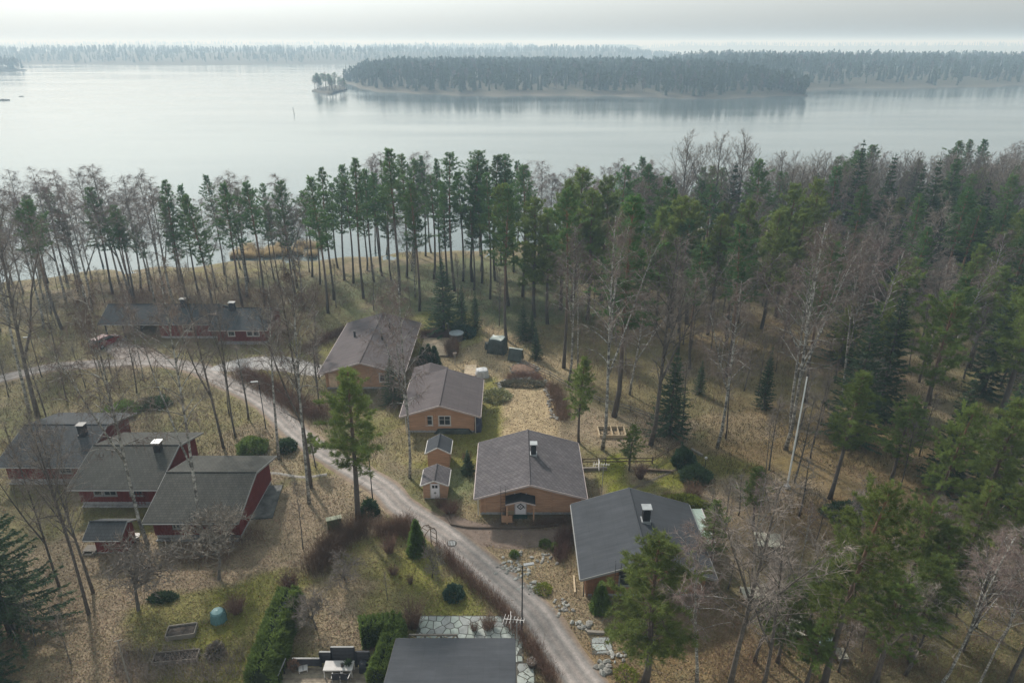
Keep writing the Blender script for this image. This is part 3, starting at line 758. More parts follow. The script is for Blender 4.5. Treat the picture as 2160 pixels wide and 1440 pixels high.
M_SHORE = mat("shore_rock", (0.15, 0.125, 0.10), 0.9, 0.4, 0.05, col2=(0.30, 0.26, 0.21))
M_FLOORF = mat("far_forest_floor", (0.07, 0.065, 0.045), 0.95, 0.3, 0.02)
def far_land(name, front, back, hill, step, label):
    """land between a front and a back shoreline given as (x,y) polylines; returns a height function"""
    fx = np.array([p[0] for p in front]); fy = np.array([p[1] for p in front]); bx = np.array([p[0] for p in back]); by = np.array([p[1] for p in back])
    x0, x1 = max(fx[0], bx[0]), min(fx[-1], bx[-1])
    def hz(x, y):
        f = np.interp(x, fx, fy) + 6 * np.sin(np.asarray(x) * 0.06) + 4 * np.sin(np.asarray(x) * 0.17); b = np.interp(x, bx, by)
        w = np.maximum(b - f, 1)
        t = (y - f) / w
        e = np.minimum(np.minimum(np.clip(t, 0, 1) / 0.3, np.clip(1 - t, 0, 1) / 0.3), 1)
        ends = np.clip(np.minimum((x - x0), (x1 - x)) / (0.1 * (x1 - x0) + 1), 0, 1)
        shp = np.sin(np.clip(e, 0, 1) * 1.5708) * np.clip(ends * 1.5, 0, 1)
        hgt = hill * shp * (0.55 + 0.75 * fbm(x, y, 260, 21)) + np.clip(e * 8, 0, 1) * 1.6
        hgt = np.where((t < 0) | (t > 1), -2.0, hgt - 0.2)
        return WATER_Z + hgt, t
    n = max(8, int((x1 - x0) / step)); m_ = 34
    xs = np.linspace(x0, x1, n); tt = np.concatenate([np.linspace(-0.02, 0.12, 12), np.linspace(0.12, 1.02, m_ - 11)[1:]])
    X = np.repeat(xs[None], len(tt), 0)
    f = np.interp(xs, fx, fy); b = np.interp(xs, bx, by)
    Y = f[None] + (b - f)[None] * tt[:, None]
    Z, _ = hz(X, Y)
    V = np.stack([X, Y, Z], -1).reshape(-1, 3)
    i = np.arange(n - 1)[None, :] + n * np.arange(len(tt) - 1)[:, None]
    Q = np.stack([i, i + 1, i + n + 1, i + n], -1).reshape(-1, 4)
    sh = np.clip((2.4 - (Z - WATER_Z)) / 1.6, 0, 1).reshape(-1, 1) * (0.35 + 0.9 * fbm(X, Y, 25, 31).reshape(-1, 1))
    c = np.array([0.07, 0.065, 0.045]) * (1 - np.clip(sh, 0, 1)) + np.array([0.12, 0.108, 0.09]) * np.clip(sh, 0, 1)
    tag(obj(name, mesh_np(name, V, Q, vcol_mat(name + "_cover", 0.95), c, True)), label, kind="structure")
    return hz, (x0, x1, fx, fy, bx, by)
def plant_far(hz, lim, n, seed, margin=0.03, depth=1.0):
    x0, x1, fx, fy, bx, by = lim; rng = np.random.default_rng(seed)
    x = x0 + (x1 - x0) * rng.random(n * 2); t = margin + (0.97 - margin) * rng.random(n * 2) ** (1.0 / depth)
    f = np.interp(x, fx, fy); b = np.interp(x, bx, by); y = f + (b - f) * t
    z, tt = hz(x, y); dens = fbm(x, y, 60, 41)
    ok = (z > WATER_Z + 1.0) & ((tt > 0.03) | (dens > 0.44))
    return np.stack([x, y], 1)[ok][:n], z[ok][:n]
def W(px, py): return G(px, py, WATER_Z)
hz, lim = far_land("island", [W(720, 176), W(790, 193), W(900, 201), W(1080, 204), W(1290, 203), W(1480, 211), W(1560, 207), W(1640, 205), (252, 632)], [(-245, 1010), (-150, 1200), (0, 1330), (200, 1100), (235, 900), (252, 660)], 8, 6, "wooded island across the water")
P, Z = plant_far(hz, lim, 5200, 1, 0.012)
wood_mass("island_wood", "hazy dense conifer wood covering the long island", P, Z, [.24, .2, .28, .16, .12], 0.95, 1)
hz2, lim2 = far_land("peninsula", [(225, 700), W(1720, 190), W(1800, 188), W(1900, 186), W(2040, 185), W(2160, 181), W(2700, 172)], [(180, 1350), (500, 1500), (900, 1600), (1250, 1600)], 13, 12, "wooded peninsula on the right far shore")
P, Z = plant_far(hz2, lim2, 4600, 2, 0.015)
wood_mass("peninsula_wood", "hazy conifer wood on the right far shore", P, Z, [.25, .22, .28, .13, .12], 1.0, 2)
hz3, lim3 = far_land("far_shore", [(-2600, 1420), W(-300, 133), W(120, 137), W(420, 138), W(720, 135), (250, 1950), (500, 2300)], [(-2600, 2500), (-800, 2700), (0, 2600), (500, 2420)], 20, 30, "long wooded shore far across the lake")
P, Z = plant_far(hz3, lim3, 5200, 3, 0.02, 0.7)
wood_mass("far_shore_wood", "blue hazy wood along the far left shore", P, Z, [.3, .25, .25, .15, .05], 1.05, 3)
hz4, lim4 = far_land("promontory", [(-1500, 1000), W(-200, 156), W(0, 151), W(70, 149), W(108, 146)], [(-1500, 1250), (-1000, 1290), (-850, 1270), (-790, 1255)], 12, 10, "wooded promontory at the left edge of the lake")
P, Z = plant_far(hz4, lim4, 900, 4, 0.04)
wood_mass("promontory_wood", "dark conifer wood on the left promontory", P, Z, [.25, .2, .35, .15, .05], 1.05, 4)
for nm, lb, a, b, hl, sd, cnt in (
    ("distant_island", "faint low wooded island on the horizon behind the long island", [(-700, 3400), (-380, 3300), (-60, 3400), (160, 3600)], [(-700, 3700), (-300, 3900), (160, 3750)], 16, 5, 900),
    ("distant_island", "pale far island on the horizon right of centre", [(250, 4300), (520, 4200), (760, 4400)], [(250, 4500), (520, 4800), (760, 4500)], 10, 6, 500),
    ("distant_shore", "faint mainland shore along the horizon on the right", [(900, 5200), (2400, 4300), (5200, 3600)], [(900, 5700), (2500, 5600), (5200, 5400)], 26, 7, 1500),
    ("distant_shore", "faint mainland shore along the horizon on the left", [(-6000, 4200), (-2600, 4600), (-900, 5200)], [(-6000, 6000), (-2600, 6200), (-900, 5900)], 30, 8, 1500)):
    h_, l_ = far_land(nm, a, b, hl, 60, lb)
    P, Z = plant_far(h_, l_, cnt, sd, 0.02)
    wood_mass(nm + "_wood", "wood on the " + lb, P, Z, [.3, .3, .2, .15, .05], 1.6, sd)

# ------------------------------------------------------------------ road, drives, yards
M_ROAD = None
def road_mat():
    m = bpy.data.materials.new("worn_road"); m.use_nodes = True
    nt = m.node_tree; N = nt.nodes; L = nt.links; b = N["Principled BSDF"]; b.inputs["Roughness"].default_value = 0.9; b.inputs["Specular IOR Level"].default_value = 0.2
    at_ = N.new("ShaderNodeAttribute"); at_.attribute_name = "col"
    tc = N.new("ShaderNodeTexCoord"); out = at_.outputs["Color"]
    for sc, lo, hi in ((0.9, 0.78, 1.22), (6, 0.8, 1.2), (30, 0.8, 1.2)):
        nz = N.new("ShaderNodeTexNoise"); nz.inputs["Scale"].default_value = sc; nz.inputs["Detail"].default_value = 5; nz.inputs["Roughness"].default_value = 0.7
        L.new(tc.outputs["Object"], nz.inputs["Vector"])
        mr = N.new("ShaderNodeMapRange"); mr.inputs[1].default_value = 0.3; mr.inputs[2].default_value = 0.7; mr.inputs[3].default_value = lo; mr.inputs[4].default_value = hi
        L.new(nz.outputs["Fac"], mr.inputs[0])
        mx = N.new("ShaderNodeMix"); mx.data_type = 'RGBA'; mx.blend_type = 'MULTIPLY'; mx.inputs[0].default_value = 1
        L.new(out, mx.inputs[6]); L.new(mr.outputs[0], mx.inputs[7]); out = mx.outputs[2]
    L.new(out, b.inputs["Base Color"])
    return m
M_ROAD = road_mat()
def smooth_line(pts, step=0.5):
    """Catmull-Rom through the points"""
    p = [np.array(q, float) for q in pts]; p = [2 * p[0] - p[1]] + p + [2 * p[-1] - p[-2]]; out = []
    for i in range(1, len(p) - 2):
        n = max(2, int(np.linalg.norm(p[i + 1] - p[i]) / step))
        for k in range(n):
            t = k / n
            out.append(0.5 * ((2 * p[i]) + (-p[i - 1] + p[i + 1]) * t + (2 * p[i - 1] - 5 * p[i] + 4 * p[i + 1] - p[i + 2]) * t * t + (-p[i - 1] + 3 * p[i] - 3 * p[i + 1] + p[i + 2]) * t ** 3))
    out.append(p[-2]); return np.array(out)
def strip(name, pts, width, z, cols, label, edge=0.12, seed=0):
    """a way laid on the ground: cols = colours across from the left edge to the right edge"""
    L = smooth_line(pts); d = np.gradient(L, axis=0); n = nrm(np.stack([-d[:, 1], d[:, 0]], 1))
    k = len(cols); u = np.linspace(-0.5, 0.5, k)
    wv = np.interp(np.linspace(0, 1, len(L)), np.linspace(0, 1, len(width)), width) if hasattr(width, '__len__') else np.full(len(L), width)
    wob = (fbm(L[:, 0], L[:, 1], 2.2, seed + 50) - 0.5) * edge * 2; wob2 = (fbm(L[:, 0] + 40, L[:, 1], 1.7, seed + 51) - 0.5) * edge * 2
    V = np.empty((len(L), k, 3))
    for j in range(k):
        off = u[j] * wv + (wob if j == 0 else wob2 if j == k - 1 else 0)
        V[:, j, :2] = L + n * off[:, None]
        V[:, j, 2] = gz(V[:, j, 0], V[:, j, 1]) + z + 0.03 * (1 - (2 * u[j]) ** 2)
    V[:, 0, 2] -= 0.10; V[:, -1, 2] -= 0.10
    i = np.arange(k - 1)[None] + k * np.arange(len(L) - 1)[:, None]
    Q = np.stack([i, i + 1, i + k + 1, i + k], -1).reshape(-1, 4)
    C = np.repeat(np.array(cols)[None], len(L), 0) * (0.85 + 0.3 * fbm(L[:, 0], L[:, 1], 2.5, seed + 60))[:, None, None]
    return tag(obj(name, mesh_np(name, V.reshape(-1, 3), Q, M_ROAD, C.reshape(-1, 3), True)), label, kind="structure")
GRV = (0.27, 0.23, 0.21); ASP = (0.21, 0.19, 0.178); SHO = (0.215, 0.16, 0.12); TRK = (0.34, 0.295, 0.272)
road_pts = [G(1330, 1560), G(1232, 1440), G(1168, 1350), G(1127, 1290), G(1030, 1205), G(938, 1128), G(850, 1070), G(810, 1030), G(735, 985), G(640, 925), G(558, 850), G(468, 803), G(418, 778), G(345, 765), G(275, 764), G(125, 773), G(30, 792), G(-120, 830)]
strip("road", road_pts, [3.6, 3.5, 3.4, 3.3, 3.3, 3.4, 3.4, 3.6], 0.05, [SHO, SHO, ASP, TRK, ASP, GRV, ASP, TRK, ASP, SHO, SHO], "narrow worn gravelled road winding between the houses", 0.4)
strip("driveway", [G(330, 764), G(285, 748), G(255, 735), G(225, 715)], [6, 6, 5.5, 5], 0.042, [SHO, GRV, GRV, GRV, SHO], "gravel drive leading to the carport", 0.5, 3)
strip("driveway", [G(430, 785), G(510, 768), G(580, 765), G(650, 778), G(690, 785)], [2.2, 5.5, 6.0, 5, 4], 0.046, [GRV, (0.36, 0.34, 0.33), (0.38, 0.36, 0.35), (0.36, 0.34, 0.33), GRV], "pale gravel parking place beside the back log house", 0.4, 4)
strip("driveway", [G(930, 1090), G(1000, 1120), G(1080, 1138), G(1200, 1125)], [3.0, 3.6, 3.4, 2.6], 0.038, [DIRT, DIRT, DIRT * 0.9, DIRT, DIRT], "bare earth parking strip before the diamond door house", 0.4, 5)
strip("path", [G(540, 998), G(580, 998), G(640, 1006), G(690, 1000)], 0.8, 0.03, [LITTER, (0.24, 0.22, 0.2), (0.24, 0.22, 0.2), LITTER], "stone path from the road to the red house", 0.15, 6)
strip("path", [G(1305, 1048), G(1340, 1028), G(1390, 1006), G(1440, 985)], 0.7, 0.028, [LAWN, DARK * 1.3, DARK * 1.3, LAWN], "trodden brown path across the green lawn", 0.1, 7)
# ------------------------------------------------------------------ houses
M_LOG = mat("amber_log", (0.40, 0.235, 0.15), 0.7, 0.16, 2.0, stretch=(0.4, 0.4, 6), bump=0.1)
M_LOGD = mat("brown_log", (0.25, 0.125, 0.07), 0.7, 0.16, 2.0, stretch=(0.4, 0.4, 6))
M_RED = mat("falu_red_board", (0.15, 0.028, 0.022), 0.85, 0.2, 2.5, stretch=(5, 5, 0.4))
M_WHITE = mat("white_trim", (0.50, 0.47, 0.45), 0.6, 0.06, 2)
M_PINK = mat("pale_rose_trim", (0.40, 0.33, 0.315), 0.6, 0.06, 2)
M_GREYT = mat("grey_trim", (0.24, 0.235, 0.23), 0.6, 0.08, 2)
M_FOUND = mat("concrete_plinth", (0.30, 0.29, 0.29), 0.9, 0.15, 3)
M_BLACK = mat("black_metal", (0.022, 0.022, 0.024), 0.5, 0.2, 6)
M_DARKW = mat("black_stained_wood", (0.026, 0.026, 0.032), 0.7, 0.25, 4)
M_STEEL = mat("galvanised_metal", (0.32, 0.33, 0.34), 0.5, 0.1, 3, metal=0.4)
M_GLASS = mat("window_glass", (0.03, 0.035, 0.04), 0.08, 0.1, 1, spec=0.6)
M_WOODG = mat("weathered_grey_wood", (0.20, 0.175, 0.15), 0.9, 0.2, 4, stretch=(1, 6, 6))
M_WOODP = mat("pale_new_wood", (0.42, 0.33, 0.22), 0.8, 0.15, 4)
M_SOFFIT = mat("dark_soffit", (0.10, 0.075, 0.06), 0.9, 0.1, 2)
RF_B = roof_mat("grey_brown_shingle_roof", (0.098, 0.088, 0.093), 'X', 0.34, 0.9, True)
RF_A = roof_mat("plum_grey_felt_roof", (0.095, 0.080, 0.082), 'X', 1.0, 0.3)
RF_C = roof_mat("slate_dark_felt_roof", (0.052, 0.055, 0.062), 'X', 1.0, 0.18)
RF_R = roof_mat("mossy_grey_shingle_roof", (0.064, 0.062, 0.056), 'Y', 0.26, 0.8)
RF_R2 = roof_mat("grey_shingle_roof", (0.058, 0.060, 0.063), 'Y', 0.26, 0.7)

def boards(mb, p0, p1, z0, zt, bh, horizontal=True, gable=None, out=(0, -1)):
    """cladding of one wall from p0 to p1: lapped boards up to zt, or up to the gable (ridge position 0..1, ridge z)"""
    p0 = np.array(p0, float); p1 = np.array(p1, float); L = np.linalg.norm(p1 - p0); o = np.array(out, float)
    def top(u):
        if not gable: return zt
        a, rz = gable; return zt + (rz - zt) * (u / a if u < a else (1 - u) / (1 - a))
    def pt(u, z, d): q = p0 + (p1 - p0) * u + o * d; return (q[0], q[1], z)
    if horizontal:
        z = z0; zmax = gable[1] if gable else zt
        while z < zmax - 0.02:
            z1 = min(z + bh, zmax - 0.01)
            def span(zz):
                if not gable or zz <= zt: return 0.0, 1.0
                a, rz = gable; k = (zz - zt) / (rz - zt); return a * k, 1 - (1 - a) * k
            a0, b0 = span(z); a1, b1 = span(z1)
            mb.quad(pt(a0, z, 0.035), pt(b0, z, 0.035), pt(b1, z1 - 0.02, 0.035), pt(a1, z1 - 0.02, 0.035))
            mb.quad(pt(a1, z1 - 0.02, 0.035), pt(b1, z1 - 0.02, 0.035), pt(b1, z1, 0.0), pt(a1, z1, 0.0))
            mb.quad(pt(a0, z, 0.0), pt(b0, z, 0.0), pt(b0, z, 0.035), pt(a0, z, 0.035))
            z = z1
    else:
        n = max(2, int(L / bh))
        for i in range(n):
            u0, u1 = i / n, (i + 1) / n; d = 0.035 if i % 2 else 0.0
            mb.quad(pt(u0, z0, d), pt(u1, z0, d), pt(u1, top(u1), d), pt(u0, top(u0), d))
            mb.quad(pt(u1, z0, d), pt(u1, z0, 0.035 - d), pt(u1, top(u1), 0.035 - d), pt(u1, top(u1), d))

def window(par, x0, x1, y, z0, z1, fm, mull=1, wall='front', fw=0.12):
    """window (> frame, pane): proud frame ring, recessed glass, glazing bars"""
    def q(mb, a0, a1, zz0, zz1, d0, d1):
        if wall == 'front': mb.box(a0, a1, y - d1, y - d0, zz0, zz1)
        else: mb.box(y + d0, y + d1, a0, a1, zz0, zz1)
    m = MB()
    q(m, x0 - fw, x1 + fw, z1, z1 + fw, 0.02, 0.085); q(m, x0 - fw, x1 + fw, z0 - fw, z0, 0.02, 0.085)
    q(m, x0 - fw, x0, z0, z1, 0.02, 0.085); q(m, x1, x1 + fw, z0, z1, 0.02, 0.085)
    w = m.build("window", fm, par)
    g = MB(); q(g, x0, x1, z0, z1, 0.037, 0.05); g.build("pane", M_GLASS, w)
    b = MB()
    for k in range(1, mull + 1):
        c = x0 + (x1 - x0) * k / (mull + 1); q(b, c - 0.035, c + 0.035, z0, z1, 0.045, 0.075)
    c = z0 + (z1 - z0) * 0.62; q(b, x0, x1, c - 0.02, c + 0.02, 0.045, 0.07)
    b.build("glazing_bar", fm, w)
    s = MB(); q(s, x0 - fw - 0.03, x1 + fw + 0.03, z0 - fw - 0.04, z0 - fw, 0.02, 0.14); s.build("sill", fm, w)
    return w

def gable_roof(par, x0, x1, y0, y1, ez, rz, axis, rm, trim, th=0.16, ridge=None, name="roof", board=0.19):
    """two slopes with thickness, ridge cap, verge boards and eave boards; axis = direction of the ridge"""
    m = MB()
    if axis == 'Y':
        r = (x0 + x1) / 2 if ridge is None else ridge
        for a, in ((x0,), (x1,)):
            m.quad((a, y0, ez), (r, y0, rz), (r, y1, rz), (a, y1, ez)); m.quad((a, y0, ez - th), (r, y0, rz - th), (r, y1, rz - th), (a, y1, ez - th))
            m.quad((a, y0, ez), (a, y1, ez), (a, y1, ez - th), (a, y0, ez - th))
            for yy in (y0, y1): m.quad((a, yy, ez), (r, yy, rz), (r, yy, rz - th), (a, yy, ez - th))
    else:
        r = (y0 + y1) / 2 if ridge is None else ridge
        for a in (y0, y1):
            m.quad((x0, a, ez), (x0, r, rz), (x1, r, rz), (x1, a, ez)); m.quad((x0, a, ez - th), (x0, r, rz - th), (x1, r, rz - th), (x1, a, ez - th))
            m.quad((x0, a, ez), (x1, a, ez), (x1, a, ez - th), (x0, a, ez - th))
            for xx in (x0, x1): m.quad((xx, a, ez), (xx, r, rz), (xx, r, rz - th), (xx, a, ez - th))
    ro = m.build(name, rm, par)
    d = 0.035
    for u, sg in (((y0, -1), (y1, 1)) if axis == 'Y' else ((x0, -1), (x1, 1))):
        for a in ((x0, x1) if axis == 'Y' else (y0, y1)):
            P_ = [(a, u, ez + 0.012), (a, u + sg * d, ez), (a, u + sg * d, ez - board), (a, u, ez - board), (r, u, rz + 0.012), (r, u + sg * d, rz), (r, u + sg * d, rz - board), (r, u, rz - board)]
            if axis != 'Y': P_ = [(q[1], q[0], q[2]) for q in P_]
            t = MB(); t.v = P_; t.f = [(0, 1, 5, 4), (1, 2, 6, 5), (2, 3, 7, 6), (0, 3, 2, 1), (4, 5, 6, 7)]
            t.build("verge_board", trim, ro)
    c = MB()
    if axis == 'Y': c.tube([(r, y0, rz + 0.01), (r, y1, rz + 0.01)], 0.07, 6)
    else: c.tube([(x0, r, rz + 0.01), (x1, r, rz + 0.01)], 0.07, 6)
    c.build("ridge_cap", rm, ro)
    for a, sg in (((x0, -1), (x1, 1)) if axis == 'Y' else ((y0, -1), (y1, 1))):
        lo, hi = min(a, a + sg * 0.08), max(a, a + sg * 0.08); g = MB()
        if axis == 'Y': g.box(lo, hi, y0 + .05, y1 - .05, ez - 0.15, ez - 0.05)
        else: g.box(x0 + .05, x1 - .05, lo, hi, ez - 0.15, ez - 0.05)
        g.build("gutter", trim, ro)
    return ro

def shell(par, x0, x1, y0, y1, ez, rz, axis, wm, bh=0.2, horizontal=True, plinth=0.3, ridge=None):
    """clad walls on a concrete plinth"""
    m = MB()
    if axis == 'Y':
        a = 0.5 if ridge is None else (ridge - x0) / (x1 - x0)
        boards(m, (x0, y0), (x1, y0), plinth, ez, bh, horizontal, (a, rz), (0, -1)); boards(m, (x0, y1), (x1, y1), plinth, ez, bh, horizontal, (a, rz), (0, 1))
        boards(m, (x0, y0), (x0, y1), plinth, ez, bh, horizontal, None, (-1, 0)); boards(m, (x1, y0), (x1, y1), plinth, ez, bh, horizontal, None, (1, 0))
    else:
        boards(m, (x0, y0), (x1, y0), plinth, ez, bh, horizontal, None, (0, -1)); boards(m, (x0, y1), (x1, y1), plinth, ez, bh, horizontal, None, (0, 1))
        boards(m, (x0, y0), (x0, y1), plinth, ez, bh, horizontal, (0.5, rz), (-1, 0)); boards(m, (x1, y0), (x1, y1), plinth, ez, bh, horizontal, (0.5, rz), (1, 0))
    w = m.build("wall", wm, par)
    p = MB(); p.box(x0 + 0.02, x1 - 0.02, y0 + 0.02, y1 - 0.02, -0.2, plinth + 0.003); p.build("plinth", M_FOUND, par)
    return w

def chimney(ro, x, y, z0, z1, w, d, body, cap):
    m = MB(); m.box(x - w / 2, x + w / 2, y - d / 2, y + d / 2, z0, z1 - 0.12)
    c = m.build("chimney", body, ro)
    k = MB(); k.box(x - w / 2 - 0.1, x + w / 2 + 0.1, y - d / 2 - 0.1, y + d / 2 + 0.1, z1, z1 + 0.06)
    for sx in (-1, 1):
        for sy in (-1, 1): k.box(x + sx * w / 2 - 0.05 - (0.05 if sx > 0 else -0.05), x + sx * w / 2 + 0.05 - (0.05 if sx > 0 else -0.05), y + sy * d / 2 - 0.05 - (0.05 if sy > 0 else -0.05), y + sy * d / 2 + 0.05 - (0.05 if sy > 0 else -0.05), z1 - 0.13, z1 + 0.003)
    k.build("chimney_cap", cap, c)
    f = MB(); f.box(x - w / 2 - 0.08, x + w / 2 + 0.08, y - d / 2 - 0.08, y + d / 2 + 0.08, z0, z0 + 0.34); f.build("flashing", M_STEEL if cap is M_STEEL else body, c)
    return c
def hooks(ro, x, y, z, axis='X'):
    """bent ends of a roof ladder over the eave"""
    m = MB()
    for s in (0, 0.42):
        px, py = (x + s, y)
        m.tube([(px, py - 0.05, z - 2.4), (px, py - 0.05, z + 0.8), (px, py + 0.15, z + 1.0), (px, py + 0.5, z + 0.75)], 0.02, 5)
    for k in range(9): m.tube([(x, y - 0.05, z - 2.2 + 0.33 * k), (x + 0.42, y - 0.05, z - 2.2 + 0.33 * k)], 0.014, 4)
    return m.build("ladder", M_BLACK, ro)
def corner_posts(par, xs, y, z0, z1s, m_, w=0.16):
    for x, z1 in zip(xs, z1s):
        b = MB(); b.box(x - w / 2, x + w / 2, y - 0.13, y - 0.02, z0, z1); b.build("log_joint", m_, par)
def downpipe(par, x, y, z1, m_):
    b = MB(); b.tube([(x, y, 0.1), (x, y, z1)], 0.045, 6); b.build("downpipe", m_, par)

# --- A: amber log house in the middle
hA = thing("log_house", "amber log house with plum grey roof and two white windows in its gable", "house", (-7.9, 68.2, 0))
shell(hA, -11.6, -4.2, 68.25, 76.0, 2.38, 3.7, 'Y', M_LOG, 0.19, ridge=-7.85)
rA = gable_roof(hA, -12.3, -3.45, 67.35, 76.75, 2.5, 3.9, 'Y', RF_A, M_PINK, ridge=-7.85)
m = MB()
for a in (-12.3, -8.0): m.quad((a, 76.6, 2.5), (-10.2, 76.6, 3.2), (-10.2, 80.0, 3.2), (a, 80.0, 2.5)); m.quad((a, 76.6, 2.36), (-10.2, 76.6, 3.06), (-10.2, 80.0, 3.06), (a, 80.0, 2.36))
m.build("rear_roof", RF_A, rA)
m = MB(); m.box(-11.7, -8.6, 76.1, 79.4, 0.1, 2.45); m.build("rear_wall", M_LOG, hA)
def uA(px): return G(px, 885, 1.6)[0]
window(hA, uA(900.5), uA(911), 68.25, 1.05, 2.05, M_WHITE, 0); window(hA, uA(927), uA(949), 68.25, 1.05, 2.05, M_WHITE, 1)
corner_posts(hA, [-11.5, -9.45, -8.55, -4.3], 68.25, 0.3, [2.4, 3.0, 3.3, 2.4], M_LOG)
downpipe(hA, -4.05, 68.0, 2.35, M_WHITE); downpipe(hA, -11.75, 68.0, 2.35, M_WHITE)

# --- B: amber log house with the diamond door
hB = thing("log_house", "amber log house with a black porch roof over a white diamond door", "house", (1.6, 53.4, 0))
shell(hB, -2.95, 6.3, 53.4, 61.2, 2.4, 3.8, 'Y', M_LOG, 0.19, ridge=1.6)
rB = gable_roof(hB, -3.4, 6.75, 52.35, 62.0, 2.5, 4.0, 'Y', RF_B, M_PINK, ridge=1.6)
chimney(rB, 2.05, 57.5, 3.7, 5.1, 0.5, 0.5, M_BLACK, M_STEEL)
corner_posts(hB, [-2.85, -2.45, 0.15 + 1.55, 3.6, 6.1], 53.4, 0.3, [2.35, 2.5, 2.3, 3.2, 2.4], M_LOG)
dB = MB().box(0.3, 1.25, 53.26, 53.37, 0.14, 2.3).build("door", mat("lilac_white_door", (0.74, 0.69, 0.72), 0.5, 0.05, 2), hB)
m = MB()
for r0, r1 in ((0.24, 0.36),):
    cx, cz, yy = 0.78, 1.0, 53.235
    P_ = [(1, 0), (0, 1), (-1, 0), (0, -1)]
    for i in range(4):
        a = P_[i]; b = P_[(i + 1) % 4]
        m.quad((cx + a[0] * r0, yy, cz + a[1] * r0), (cx + b[0] * r0, yy, cz + b[1] * r0), (cx + b[0] * r1, yy, cz + b[1] * r1), (cx + a[0] * r1, yy, cz + a[1] * r1))
m.box(0.73, 0.83, 53.225, 53.255, .95, 1.05)
m.build("diamond_ornament", M_DARKW, dB)
MB().box(1.10, 1.18, 53.19, 53.25, 0.8, 0.95).build("handle", M_STEEL, dB)
MB().box(0.2, 0.3, 53.24, 53.36, 0.1, 2.42).box(1.25, 1.35, 53.24, 53.36, 0.1, 2.42).build("door_frame", M_PINK, hB)
MB().box(0.15, 1.4, 52.75, 53.25, 0.0, 0.12).build("doorstep", mat("green_mat", (0.03, 0.06, 0.05), 0.9), hB)
pr = MB()
for a in (-0.35 - 0.25, 2.25 - 0.15):
    pr.quad((a, 51.95, 2.15), (0.78, 51.95, 2.5), (0.78, 53.3, 2.5), (a, 53.3, 2.15)); pr.quad((a, 51.95, 2.07), (0.78, 51.95, 2.42), (0.78, 53.3, 2.42), (a, 53.3, 2.07))
pr = pr.build("porch_roof", mat("black_felt", (0.03, 0.032, 0.036), 0.7, 0.2, 2), hB)
for a in (-0.6, 2.1): MB().beam((a, 51.93, 2.1), (0.78, 51.93, 2.46), 0.05, 0.12).build("verge_board", M_PINK, pr)
for xx in (-0.45, 1.95):
    MB().box(xx - .06, xx + .06, 52.0, 52.12, 0, 2.12).build("porch_post", M_LOG, hB)
MB().box(-0.95, 0.05, 52.2, 53.1, 0.0, 0.2).box(-0.95, -0.9, 52.2, 53.2, 0.2, 1.0).box(-0.9, 0.0, 52.2, 52.26, 0.2, 0.75).build("porch_rail", M_LOG, hB)
hooks(hB, -1.0, 52.3, 2.75); downpipe(hB, -3.1, 53.2, 2.35, M_WHITE)

# --- C: dark roofed house at the bend
hC = thing("log_house", "brown log house with slate dark felt roof and tall capped chimney", "house", (10.4, 43, 0))
shell(hC, 5.75, 15.05, 43.0, 50.8, 2.4, 4.0, 'Y', M_LOGD, 0.19, ridge=10.25)
rC = gable_roof(hC, 5.2, 15.65, 42.05, 51.6, 2.5, 4.2, 'Y', RF_C, M_GREYT, ridge=10.25)
chimney(rC, 10.95, 47.2, 3.85, 5.35, 0.6, 0.6, M_BLACK, M_STEEL)
corner_posts(hC, [5.85, 6.35], 43.0, 0.1, [2.4, 2.55], M_LOGD)
window(hC, 8.4, 10.0, 43.0, 1.2, 2.2, M_GREYT, 1); window(hC, 11.6, 12.8, 43.0, 1.2, 2.2, M_GREYT, 1)
MB().quad((8.2, 42.4, 2.6), (10.4, 42.4, 3.4), (10.4, 42.95, 3.35), (8.2, 42.95, 2.55)).build("soffit", M_SOFFIT, hC)
hooks(rC, 7.8, 42.0, 3.25); downpipe(hC, 5.6, 42.85, 2.35, M_BLACK)
m = MB().box(15.75, 16.75, 46.6, 51.3, 2.15, 2.19)
cp = m.build("canopy_roof", mat("pale_green_sheet", (0.42, 0.50, 0.44), 0.35, 0.1, 1, trans=0.3), hC)
MB().box(15.72, 15.80, 46.6, 51.3, 2.1, 2.24).box(16.7, 16.78, 46.6, 51.3, 2.1, 2.24).box(15.8, 16.7, 46.55, 46.62, 2.1, 2.24).build("canopy_frame", M_WHITE, cp)
for yy in (46.7, 51.2): MB().box(16.66, 16.76, yy - .05, yy + .05, 0, 2.12).build("canopy_post", M_WHITE, hC)

# --- E: log house at the back of the yard
hE = thing("log_house", "large amber log house with grey roof, farthest from the road bend", "house", (-18.6, 79, 0))
shell(hE, -23.3, -14.0, 79.0, 94.5, 2.4, 3.9, 'Y', M_LOG, 0.19)
rE = gable_roof(hE, -24.0, -13.3, 78.0, 95.4, 2.5, 4.1, 'Y', RF_A, M_PINK, ridge=-18.65)
MB().tube([(-21.4, 88.2, 3.0), (-21.4, 88.2, 4.1)], 0.16, 8).build("vent_pipe", M_BLACK, rE)
MB().tube([(-17.3, 86.2, 3.5), (-17.3, 86.2, 4.6)], 0.13, 8).build("vent_pipe", M_BLACK, rE)
MB().tube([(-17.0, 90.5, 3.5), (-17.0, 90.5, 4.5)], 0.13, 8).build("vent_pipe", M_BLACK, rE)
MB().box(-22.9, -21.9, 78.87, 78.96, 0.3, 2.2).build("door", mat("pale_wood_door", (0.55, 0.40, 0.28), 0.6), hE)
window(hE, -16.5, -15.3, 79.0, 1.1, 2.1, M_WHITE, 1)
corner_posts(hE, [-23.2, -14.1], 79.0, 0.3, [2.4, 2.4], M_LOG)

